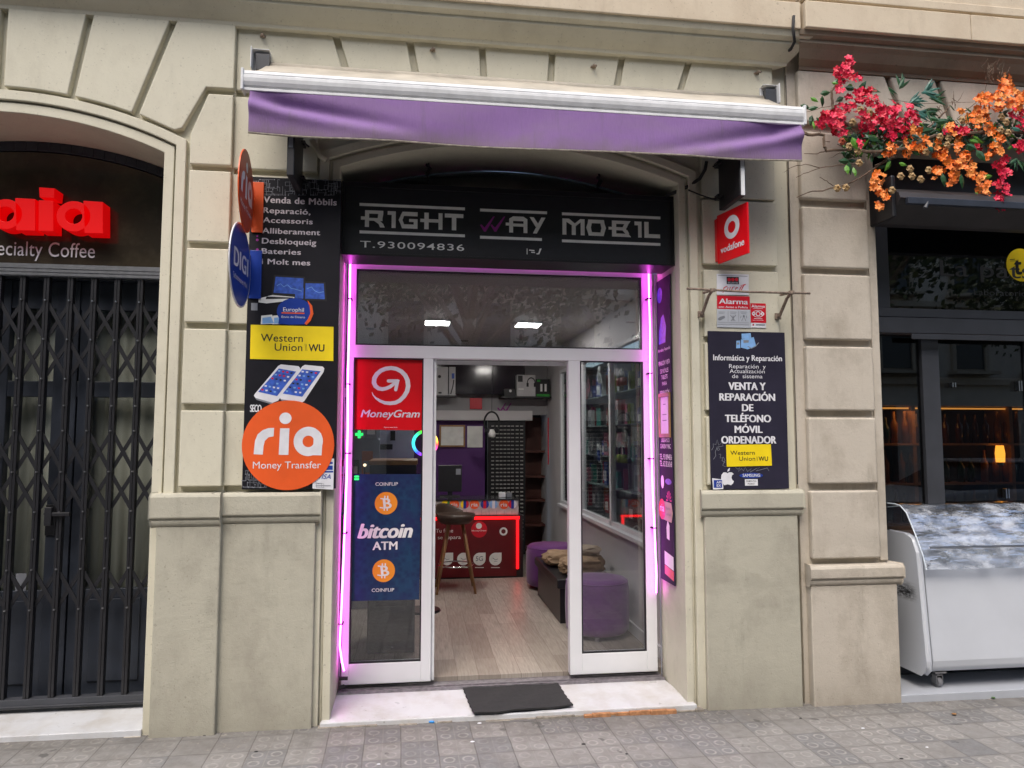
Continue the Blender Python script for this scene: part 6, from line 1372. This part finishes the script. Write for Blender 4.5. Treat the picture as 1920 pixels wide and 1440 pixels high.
def rainbow():
    n_ = NT('rainbow_ring'); c = W(797, 831, Y=2.4); x, y, z = n_.sep()
    a = n_.m2('ARCTAN2', n_.m2('SUBTRACT', z, c.z), n_.m2('SUBTRACT', x, c.x)); h = n_.n('ShaderNodeCombineColor', mode='HSV'); n_.set(h.inputs[0], n_.m2('FRACT', n_.m2('ADD', n_.m2('DIVIDE', a, 2*math.pi), 1.02))); h.inputs[1].default_value = .95; h.inputs[2].default_value = 1
    n_.base((0, 0, 0)); n_.set(n_.b.inputs['Emission Color'], h.outputs[0]); n_.b.inputs['Emission Strength'].default_value = 1.6; return n_.m
c = W(797, 831, Y=2.4); m = MB(); r_ = abs(W(819, 831, Y=2.4).x-c.x); P = [(c.x+r_*math.cos(R(a)), 2.4, c.z+r_*math.sin(R(a))) for a in range(0, 361, 8)]; m.tube(P, .014, 8, cap=False); m.build('glowing_ring', rainbow(), t, smooth=True)
m = MB(); m.tube([(c.x, 2.43, c.z-r_), (c.x, 2.43, 1.0), (c.x, 2.43, .0)], .012, 8); m.lathe([(.001, 0), (.16, 0), (.15, .02), (.001, .02)], (c.x, 2.43, .001), 16); m.build('stand', M['black'], t)
q = B(693, 760, 776, 1000, 2.75, .03); t = thing('partition_panel', 'pale lavender partition behind the cash machine', 'panel', (q[0], 2.75, 0))
m = MB(); m.box(q[0], q[1], 2.75, 2.78, .001, q[5]); m.build('board', pm('lavender_board', (.42, .41, .55), .5), t)
m = MB(); m.box(*B(700, 833, 736, 843, 2.73, .015)); m.box(*B(732, 808, 741, 826, 2.73, .015)); m.build('dark_label', M['ink'], t)
q = W(684, 872, Y=1.3); t = thing('round_knob_lamp', 'tiny warm round lamp just left of the cash machine top', 'lamp', q)
m = MB(); m.lathe([(.001, -.012), (.010, -.008), (.013, 0), (.010, .008), (.001, .012)], q, 12); m.build('bulb', emis('warm_bulb', (1, .8, .5), 1.2), t, smooth=True)
m = MB(); m.tube([q+Vector((0, 0, -.013)), q+Vector((0, 0, -.25))], .004, 6); m.build('stem', M['black'], t)
# shelving on the far left behind the glass
t = thing('goods_rack', 'tall rack of hanging packs behind the left glass panel', 'rack', (-.9, 2.3, 0))
m = MB(); m.box(-1.14, -.35, 2.6, 2.64, 0, 2.3); m.build('back_board', pm('rack_grey', (.30, .31, .36), .6), t)
m = MB()
for z in (.9, 1.25, 1.6, 1.95, 2.3): m.box(-1.14, -.35, 2.3, 2.6, z-.012, z)
m.build('shelf', M['grey'], t)
for li, z in enumerate((.9, 1.25, 1.6, 1.95)):
    x = -1.05
    while x < -.4:
        c_ = keys[rnd.randrange(9)]; o = random.choice(list(pmesh.values())).copy() if 0 else pmesh[sorted(pmesh)[rnd.randrange(len(pmesh))]].copy(); COL.objects.link(o)
        o.location = (x, 2.38, z+.001); o.rotation_euler = (0, 0, R(90)+rnd.uniform(-.15, .15)); cc = o.data.materials[0].name.replace('pack_', '')
        kk = ('rack', cc, li); cnt[kk] = cnt.get(kk, 0)+1; tag(o, '%s %s pack from the left on the %s shelf of the left goods rack' % (ordn(cnt[kk]), cc, ('lowest', 'second', 'third', 'uppermost')[li]), 'pack', 'accessory packs on the left rack'); x += rnd.uniform(.11, .15)
t = thing('cross_sign', 'small green cross light just inside the left glass below the red poster', 'sign', W(673, 815, Y=.62))
A = Art(FY(.62)); q = A.fr.uv(673.5, 814.5); a = .0265; b_ = .0095
A.poly_uv([(q[0]+x*1.0, q[1]+y) for x, y in ((-b_, -a), (b_, -a), (b_, -b_), (a, -b_), (a, b_), (b_, b_), (b_, a), (-b_, a), (-b_, b_), (-a, b_), (-a, -b_), (-b_, -b_))]); A.build('cross', emis('green_led', (.02, .9, .15), 1.1), t, solid=.006)
t = thing('green_indicator', 'tiny green lit symbol at the top left corner of the blue poster', 'sign', W(668, 896, Y=.525)); A = Art(FY(YD+.024)); A.l = .001; A.rect(664.5, 892, 673, 895); A.rect(664.5, 897, 673, 900); A.build('symbol', emis('green_led', (.02, .9, .15), 1.1), t)
# ================================================================== FLOWERS on the right building
fl = thing('flower_garland', 'garland of crimson and orange artificial blossoms, leaves and twigs over the bar awning', 'flowers', W(1700, 240, Y=-.15))
c4 = lambda x, y: (1440+x/4, 60+y/4)
rnd = random.Random(21)
def P4(x, y, Y=None): return W(*c4(x, y), Y=-.16+(rnd.uniform(-.1, .06) if Y is None else Y))
m = MB()
def branch(pts, r0, r1):
    Q = []; off = rnd.uniform(-.05, .03)
    for i in range(len(pts)-1):
        for k in range(3):
            t = k/3; x = pts[i][0]*(1-t)+pts[i+1][0]*t; y = pts[i][1]*(1-t)+pts[i+1][1]*t
            Q.append(W(*c4(x+rnd.uniform(-4, 4), y+rnd.uniform(-4, 4)), Y=-.16+off+rnd.uniform(-.006, .006)))
    Q.append(W(*c4(*pts[-1]), Y=-.16+off)); n = len(Q); m.tube(Q, [r0+(r1-r0)*i/(n-1) for i in range(n)], 6)
for pts, r0, r1 in (([(255, 745), (300, 770), (420, 770), (425, 860), (440, 890), (600, 880)], .011, .008), ([(270, 915), (370, 915), (440, 885)], .002, .004), ([(120, 1050), (190, 1010), (280, 990), (390, 1020), (520, 1000), (700, 990)], .0015, .004),
    ([(210, 1090), (300, 1050), (390, 1020)], .002, .003), ([(220, 1240), (300, 1200), (410, 1190), (500, 1165), (600, 1140), (700, 1090), (860, 980), (960, 940)], .003, .007), ([(390, 1090), (440, 1120), (490, 1155)], .002, .003),
    ([(490, 600), (480, 520), (475, 440), (520, 390), (570, 350)], .009, .007), ([(1280, 640), (1330, 600), (1360, 560)], .008, .004), ([(1420, 650), (1500, 580), (1560, 530)], .002, .003), ([(900, 500), (1130, 540), (1540, 525)], .0015, .0015),
    ([(600, 880), (800, 900), (1000, 880), (1250, 780), (1500, 760), (1700, 740), (2100, 770)], .010, .012), ([(490, 600), (600, 700), (800, 880)], .006, .006), ([(280, 600), (400, 570), (560, 540), (700, 560)], .0015, .003), ([(460, 950), (540, 905)], .001, .003),
    ([(1200, 720), (1230, 690), (1270, 660), (1260, 720)], .006, .003), ([(800, 1000), (900, 950), (1000, 900)], .003, .004)): branch(pts, r0, r1)
for k in range(22):
    x = 1640+rnd.uniform(-20, 120); y = rnd.uniform(280, 400); branch([(x, y), (x+rnd.uniform(-30, 10), y-40), (x+rnd.uniform(-10, 40), y-rnd.uniform(60, 110))], .0014, .0007)
for k in range(70):
    x = rnd.uniform(430, 1950); y = 860-110*math.sin((x-560)/1500*2.2)+rnd.gauss(-40, 90); dx = rnd.uniform(-90, 90); branch([(x, y), (x+dx*.5, y+rnd.uniform(-50, 40)), (x+dx, y+rnd.uniform(-90, 70))], .0028, .001)
branch([(1760, 330), (1800, 290), (1815, 260)], .002, .001); branch([(1580, 455), (1630, 430), (1640, 390)], .001, .002)
m.build('branches', pm('dry_twigs', (.16, .11, .075), .85, var=.4, sc=60), fl)
def leafmesh(m, c, L, w_, d, up):
    """one folded leaf: base at c, direction d"""
    d = d.normalized(); s = d.cross(up).normalized(); n_ = s.cross(d)
    V = [c, c+d*L*.3+s*w_*.42-n_*w_*.1, c+d*L*.62+s*w_*.36-n_*w_*.1, c+d*L-n_*w_*.25, c+d*L*.62-s*w_*.36-n_*w_*.1, c+d*L*.3-s*w_*.42-n_*w_*.1, c+d*L*.3+n_*w_*.06, c+d*L*.62+n_*w_*.03]
    m.add(V, [(0, 1, 6), (1, 2, 7, 6), (2, 3, 7), (3, 4, 7), (4, 5, 6, 7), (5, 0, 6)])
def rv(): return Vector((rnd.uniform(-1, 1), rnd.uniform(-1, .1), rnd.uniform(-1, 1)))
m = MB()
def lf(x, y, dx, dy, L, w_=None, Y=None, c=0):
    m.m = c; v = Vector((dx, rnd.uniform(-.35, .1), -dy)).normalized(); leafmesh(m, P4(x-dx*L*.5, y-dy*L*.5, Y), L*.00325/4*4*.27, (w_ or L*.5)*.00325*.27, v, Vector((rnd.uniform(-.4, .4), -1, rnd.uniform(-.4, .4))))
for (x, y, dx, dy, L, c) in ((440, 450, 1, -.3, 85, 0), (510, 370, .5, -.8, 60, 0), (500, 385, .9, .2, 45, 1), (345, 508, .8, .5, 60, 1), (412, 518, .1, 1, 75, 0), (280, 560, .9, .3, 75, 0), (335, 572, .9, -.2, 70, 0), (320, 668, -.25, 1, 80, 0), (385, 662, .7, .6, 60, 0), (342, 702, .1, 1, 60, 1),
    (530, 512, -.8, .5, 80, 0), (622, 420, 1, .1, 80, 0), (622, 398, 1, 0, 40, 1), (710, 408, .6, -.8, 90, 0), (805, 440, 1, .2, 80, 0), (1310, 668, 1, -.1, 100, 0), (1250, 655, 1, .3, 70, 0), (1560, 790, .9, -.2, 110, 0), (1560, 822, .9, .1, 90, 1), (800, 790, .9, .1, 100, 0), (800, 850, .6, .8, 100, 1), (650, 840, .4, 1, 90, 1),
    (560, 975, -1, .1, 90, 0), (610, 925, 1, .1, 90, 0), (585, 1035, 0, 1, 70, 1), (620, 1020, .3, 1, 90, 0), (645, 1052, .1, 1, 70, 1), (900, 1008, -.5, .9, 80, 1), (1012, 990, .9, .2, 60, 1), (1200, 740, .9, -.2, 90, 0), (1860, 832, .8, -.2, 90, 0), (1650, 1082, .9, -.2, 70, 1), (1590, 930, .5, .8, 100, 0), (1320, 1110, .2, 1, 90, 0), (1460, 1120, .2, 1, 100, 0), (1560, 1215, 0, 1, 60, 1),
    (1165, 735, -.6, .8, 90, 0), (1530, 860, .8, .3, 90, 0), (1860, 730, .8, .3, 70, 2), (1890, 740, .4, 1, 70, 2), (1215, 870, -.5, -.9, 60, 2)): lf(x, y, dx, dy, L*1.15, L*.62, None, c)
for (cx, cy, n_, L, a0, a1, c) in ((1000, 410, 5, 100, -120, -30, 0), (1180, 450, 9, 110, -70, 40, 2), (1080, 520, 8, 100, -60, 60, 2), (1230, 500, 6, 105, -40, 40, 0), (1200, 590, 6, 110, -20, 80, 0), (915, 405, 2, 90, 20, 60, 0), (1865, 960, 7, 95, 20, 160, 0), (1130, 600, 6, 110, -30, 70, 2)):
    for k in range(n_):
        a = R(a0+(a1-a0)*(k+.5)/n_); lf(cx+45*math.cos(a)+rnd.uniform(-15, 15), cy+45*math.sin(a)+rnd.uniform(-10, 10), math.cos(a), math.sin(a), L*1.2, L*.28, None, c)
for k in range(620):   # dark green mass behind the blossoms
    t = rnd.random(); x = 560+1500*t; y = 860-110*math.sin(t*2.2)+rnd.gauss(0, 62); lf(x, y, rnd.uniform(-1, 1), rnd.uniform(-.6, 1), rnd.uniform(55, 95), rnd.uniform(22, 40), rnd.uniform(-.03, .07), rnd.choice((0, 0, 0, 0, 1, 2)))
m.build('leaves', [pm('leaf_green', (.018, .075, .022), .45, var=.3, sc=30), pm('leaf_light_green', (.10, .27, .025), .45, var=.2, sc=30), pm('leaf_blue_green', (.03, .12, .09), .4, var=.3, sc=30)], fl)
def blossoms(name, mats, cl, dens, label):
    m = MB()
    for (x, y, r) in cl:
        for k in range(max(4, int(dens*r*r/420))):
            a = rnd.uniform(0, 6.283); q = r*math.sqrt(rnd.random()); c = P4(x+q*math.cos(a), y+q*math.sin(a))
            n_ = Vector((rnd.gauss(0, .5), -1, rnd.gauss(.1, .5))).normalized(); s = n_.orthogonal().normalized(); w_ = n_.cross(s); R_ = rnd.uniform(.017, .025); ph = rnd.uniform(0, 6)
            m.m = rnd.randrange(len(mats)-1)
            for p in range(5):
                b = ph+p*1.2566; d = s*math.cos(b)+w_*math.sin(b); e = s*math.cos(b+1.5708)+w_*math.sin(b+1.5708)
                m.add([c, c+d*R_*.55+e*R_*.42+n_*R_*.25, c+d*R_*1.05+e*R_*.25+n_*R_*.15, c+d*R_*1.1-e*R_*.22+n_*R_*.3, c+d*R_*.6-e*R_*.40+n_*R_*.2, c+d*R_*.6+n_*R_*.12], [(0, 1, 5), (1, 2, 5), (2, 3, 5), (3, 4, 5), (4, 0, 5)])
            m.m = len(mats)-1; m.add([c+n_*.004+s*.003, c+n_*.004+w_*.003, c+n_*.004-s*.003-w_*.002], [(0, 1, 2)])
    return m.build(name, mats, fl, label=label)
red = [(600, 230, 40), (590, 280, 55), (530, 300, 35), (560, 345, 45), (660, 355, 32), (540, 430, 32), (610, 490, 14), (500, 640, 75), (440, 640, 45), (400, 690, 35), (560, 580, 45), (540, 720, 60), (690, 480, 50), (750, 480, 65), (820, 540, 40), (700, 620, 45), (620, 570, 40), (740, 720, 65), (860, 590, 45), (900, 640, 80), (960, 560, 40), (1050, 590, 50), (1110, 620, 35), (1100, 690, 30), (1000, 700, 60), (900, 750, 55), (690, 830, 30), (960, 790, 35), (1030, 770, 30), (800, 650, 40),
    (1870, 620, 50), (1900, 680, 50), (1890, 840, 45), (1910, 900, 30), (1440, 740, 40), (1480, 760, 40), (1400, 730, 40), (1330, 750, 25), (1560, 870, 30), (1760, 960, 38), (1730, 1000, 40), (1780, 1060, 32), (1740, 1080, 42), (1760, 1140, 45), (1720, 1150, 30), (1770, 1210, 42), (1720, 1240, 30), (1750, 1290, 40), (1740, 1320, 22), (1990, 700, 90), (2080, 820, 90)]
org = [(1110, 760, 50), (1060, 840, 55), (1140, 850, 60), (1180, 830, 35), (1040, 920, 35), (930, 870, 35), (910, 900, 30), (870, 930, 18), (830, 1100, 45), (790, 1150, 35), (830, 1190, 48), (870, 1210, 35), (880, 1245, 28), (830, 1300, 22), (1290, 920, 50), (1250, 930, 30), (1270, 850, 35), (1280, 1040, 42), (1250, 1070, 30), (1330, 960, 35), (1390, 1010, 48), (1390, 1090, 38), (1440, 960, 55), (1470, 920, 40), (1500, 1000, 42), (1540, 1070, 38), (1380, 1130, 28), (1590, 1090, 38), (1620, 1140, 38), (1580, 1190, 30), (1640, 1190, 30), (1660, 1230, 18),
    (1390, 720, 38), (1420, 790, 38), (1430, 860, 40), (1640, 520, 60), (1600, 500, 40), (1580, 560, 35), (1720, 480, 50), (1720, 560, 45), (1780, 350, 38), (1770, 400, 45), (1800, 430, 40), (1840, 480, 50), (1870, 540, 45), (1820, 540, 35), (1600, 620, 50), (1550, 640, 40), (1500, 660, 30), (1440, 610, 22), (1640, 680, 40), (1600, 730, 40), (1690, 760, 45), (1740, 790, 35), (1700, 870, 45), (1660, 900, 35), (1740, 880, 35), (1640, 940, 15), (1900, 450, 30), (1960, 500, 60), (2050, 560, 60)]
blossoms('crimson_blossoms', [pm('crimson_petal', lin(205, 12, 50), .5, var=.2, sc=50), pm('pink_red_petal', lin(226, 30, 75), .5, var=.2, sc=50), pm('flower_eye', lin(120, 20, 30), .6)], red, 2.5, 'crimson blossoms')
blossoms('orange_blossoms', [pm('orange_petal', lin(240, 120, 30), .5, var=.2, sc=50), pm('light_orange_petal', lin(250, 150, 70), .5, var=.2, sc=50), _mc['flower_eye']], org, 2.3, 'orange blossoms')
m = MB()
for i, (x, y) in enumerate(((690, 590), (760, 610), (630, 680), (605, 862), (670, 895), (680, 985), (515, 1175), (580, 1170), (925, 1190), (1060, 1030), (990, 1085), (1075, 1085), (1140, 1108), (1200, 1040), (1285, 790), (1350, 800), (1450, 665), (1745, 640), (1780, 680), (1740, 740), (1795, 760), (1180, 905), (1340, 850), (550, 825))):
    c = P4(x, y, -.06); r = .026
    m.m = 1 if i in (23,) else 0
    for ring in range(3):
        rr = r*(1-.28*ring)
        for p in range(5):
            a = p*1.2566+ring*.6; d = Vector((math.cos(a), 0, math.sin(a))); e = Vector((-math.sin(a), 0, math.cos(a))); f = Vector((0, -1, 0))
            m.add([c, c+d*rr*.8+e*rr*.6+f*rr*.3*(ring+.3), c+d*rr*1.0+f*rr*(.5+.3*ring), c+d*rr*.8-e*rr*.6+f*rr*.3*(ring+.3), c+d*rr*.35+f*rr*(.8+.2*ring)], [(0, 1, 4), (1, 2, 4), (2, 3, 4), (3, 0, 4)])
m.build('dried_roses', [pm('dried_petal', (.42, .28, .13), .75, var=.35, sc=60), pm('rust_petal', (.35, .07, .03), .7)], fl)

# ================================================================== LITTER
def leafd(x, y, s, mat, nm, lab, cat):
    m = MB(); leafmesh(m, Vector((x, y, gz(x)+.012)), s, s*.6, Vector((1, .4, .0)), Vector((0, 0, 1))); tag(m.build(nm, mat, None, solid=.002), lab, cat)
drl = pm('dry_leaf', (.28, .14, .05), .8)
p_ = W(1530, 1322, Z=-.09); leafd(p_.x-.02, p_.y, .055, drl, 'dry_leaf', 'dry brown leaf caught in the gap between the two pillar bases', 'leaf')
p_ = W(1785, 1340, Z=-.09); leafd(p_.x, p_.y, .05, drl, 'dry_leaf', 'dry brown leaf on the tiles in front of the white cart', 'leaf')
p_ = W(1865, 1308, Z=-.09); leafd(p_.x-.02, p_.y, .04, M['orange'] if 0 else pm('green_scrap', (.08, .16, .04), .7), 'leaf_scrap', 'small green leaf scrap by the grey step', 'leaf')
p_ = W(1876, 1304, Z=-.09); m = MB(); m.tube([(p_.x, p_.y, gz(p_.x)+.006), (p_.x+.03, p_.y+.004, gz(p_.x)+.006)], .0045, 8); tag(m.build('cigarette_butt', pm('filter_orange', (.6, .25, .08), .7), None), 'orange cigarette filter lying by the grey step', 'cigarette butt')
p_ = W(809, 1357, Z=-.08); crumple('blue_scrap', 'small bright blue scrap on the tiles before the doorstep', (p_.x, p_.y, gz(p_.x)+.006), (.016, .010, .007), pm('blue_plastic', (.02, .25, .65), .4), 2)
rnd = random.Random(77); GL = 'pale scraps and gum spots on the tiles'
sp0 = None
for px, py, c in ((886, 1394, 1), (710, 1438, 1), (1501, 1345, 0), (1094, 1397, 0), (1175, 1415, 0), (480, 1416, 0), (383, 1386, 0), (430, 1372, 0), (1738, 1398, 1), (1690, 1420, 0), (1618, 1363, 1), (899, 1359, 1)):
    where = {886: 'below the doormat', 710: 'at the very bottom edge left of the mat', 1501: 'at the foot of the navy board pillar', 1094: 'out from the right corner of the mat', 1175: 'farther out right of the mat', 480: 'out from the left plinth', 383: 'at the left plinth corner', 430: 'below the middle of the left plinth', 1738: 'out in front of the cart castor', 1690: 'out in front of the sandy plinth', 1618: 'close under the sandy plinth', 899: 'under the broken doorstep edge'}[px]
    p_ = W(px, py, Z=-.085); m = MB(); r_ = rnd.uniform(.006, .011); n_ = 9
    m.lathe([(.0005, 0), (r_, 0), (r_*.8, .0025), (.0005, .003)], (p_.x, p_.y, gz(p_.x)+.001), n_, 1.3, .8)
    tag(m.build('gum_spot', M['vinyl'] if c else M['rubber'], None), ('pale' if c else 'dark')+' flattened litter spot on the tiles '+where, 'litter', GL)

# ================================================================== ACROSS THE STREET (seen in the panes)
ob = thing('opposite_building', 'cream apartment building across the street, mirrored in the shop glass', 'building', (0, -19, 0))
m = MB(); m.box(-32, 34, -24, -19, -.24, 15); m.build('wall', M['far'], ob)
gw = pm('far_window', (.05, .06, .07), .15, var=0); shp = pm('far_shopfront', (.06, .05, .05), .4)
wp = None
m = MB()
for i in range(22):
    for j in range(4): m.box(-31+i*3, -29.8+i*3, -19.0, -18.94, 4.2+j*2.9, 6.3+j*2.9)
m.build('windows', gw, ob)
m = MB()
for i in range(22):
    for j in range(4): x, z = -31+i*3, 4.2+j*2.9; m.box(x-.15, x, -18.99, -18.86, z-.1, z+2.25); m.box(x+1.2, x+1.35, -18.99, -18.86, z-.1, z+2.25); m.box(x-.3, x+1.5, -18.99, -18.5, z-.22, z-.1)
for j in range(4): m.box(-32, 34, -18.99, -18.8, 3.6+j*2.9, 3.8+j*2.9)
m.build('window_surrounds', M['cream'], ob)
m = MB()
for i in range(13): m.box(-31+i*5, -27.5+i*5, -18.99, -18.93, -.2, 2.8)
m.build('shop_openings', shp, ob)
def plane_tree(x, y, h, seed):
    rr = random.Random(seed); t = thing('plane_tree', 'leafy plane tree across the street, %s' % {1: 'opposite the cafe', 2: 'opposite the shop door', 3: 'opposite the bar', 4: 'farther along the street', 5: 'near the end of the block'}[seed], 'tree', (x, y, -.2), 'street trees'); m = MB()
    m.tube([(x, y, -.24), (x+.05, y, 1.5), (x-.05, y+.05, 3.0), (x, y, h*.45)], [.20, .16, .14, .11], 8); tips = []
    for k in range(9):
        a = k*.7+seed; L = rr.uniform(1.2, 2.6); z = h*.42+rr.uniform(-.3, 1.0); e = Vector((x+L*math.cos(a), y+L*math.sin(a), z+rr.uniform(.8, 2.4))); m.tube([(x, y, z-.6), (Vector((x, y, z))+e)/2, e], [.08, .05, .02], 5); tips.append(e)
    m.build('trunk', pm('plane_bark', (.22, .19, .14), .9, var=.3), t); m = MB()
    for k in range(9000):
        c = rr.choice(tips)+Vector((rr.gauss(0, .62), rr.gauss(0, .62), rr.gauss(0, .55))); s = rr.uniform(.045, .10); n_ = Vector((rr.gauss(0, 1), rr.gauss(0, 1), rr.gauss(0, 1))).normalized(); a_ = n_.orthogonal().normalized(); b_ = n_.cross(a_); m.m = rr.randrange(2)
        m.add([c+a_*s, c+b_*s*.7, c-a_*s, c-b_*s*.7], [(0, 1, 2, 3)])
    m.build('crown', [pm('tree_leaf', (.05, .085, .025), .6), pm('tree_leaf_light', (.09, .12, .03), .6)], t)
for i, (x, y) in enumerate(((-6.5, -7.5), (1.0, -8.5), (8.5, -7.5), (15.0, -8), (-14, -8))): plane_tree(x, y, 8.5, i+1)
# parked car
cr = thing('parked_car', 'white hatchback parked at the far kerb, mirrored in the bar window', 'car', (9.5, -6.2, -.24))
def carbody():
    x0, y0, z0 = 7.4, -7.0, -.24; w_ = 1.7
    sec = [(0, .55, .75, .75), (.15, .35, .80, .80), (.9, .28, .95, .95), (1.25, .28, 1.0, 1.0), (2.0, .28, 1.02, 1.45), (2.7, .28, 1.02, 1.5), (3.5, .28, 1.02, 1.45), (4.0, .3, 1.0, 1.15), (4.2, .45, .85, .85)]
    m = MB(); g_ = MB()
    V = [(x0+x, y0+y, z0+z) for x, zb, zs, zt in sec for y, z in ((0, zb), (-.02, zs), (w_+.02, zs), (w_, zb))]; n = len(sec)
    m.add(V, [(4*i+j, 4*i+4+j, 4*i+4+(j+1) % 4, 4*i+(j+1) % 4) for i in range(n-1) for j in range(4)]+[(3, 2, 1, 0), tuple(4*(n-1)+k for k in range(4))])
    m.build('body', M['cart'], cr, bevel=.05)
    V = [(x0+x, y0+y, z0+z) for x, zs, zt, k in ((1.25, 1.0, 1.01, 0), (2.0, 1.02, 1.42, .18), (3.5, 1.02, 1.44, .18), (4.02, 1.0, 1.03, .05)) for y, z in ((.05, zs), (.05+k, zt), (w_-.05-k, zt), (w_-.05, zs))]
    g_.add(V, [(4*i+j, 4*i+4+j, 4*i+4+(j+1) % 4, 4*i+(j+1) % 4) for i in range(3) for j in range(4)]+[(3, 2, 1, 0), (12, 13, 14, 15)]); g_.build('windows', gw, cr)
    m = MB(); m.box(x0+1.9, x0+3.6, y0+.23, y0+w_-.23, z0+1.435, z0+1.48); m.build('roof', M['cart'], cr, bevel=.02)
    for x in (.8, 3.35):
        for y in (.02, w_-.02): m = MB(); m.tube([(x0+x, y0+y-.1, z0+.31), (x0+x, y0+y+.1, z0+.31)], .31, 24); m.build('wheel', M['rubber'], cr)
carbody()
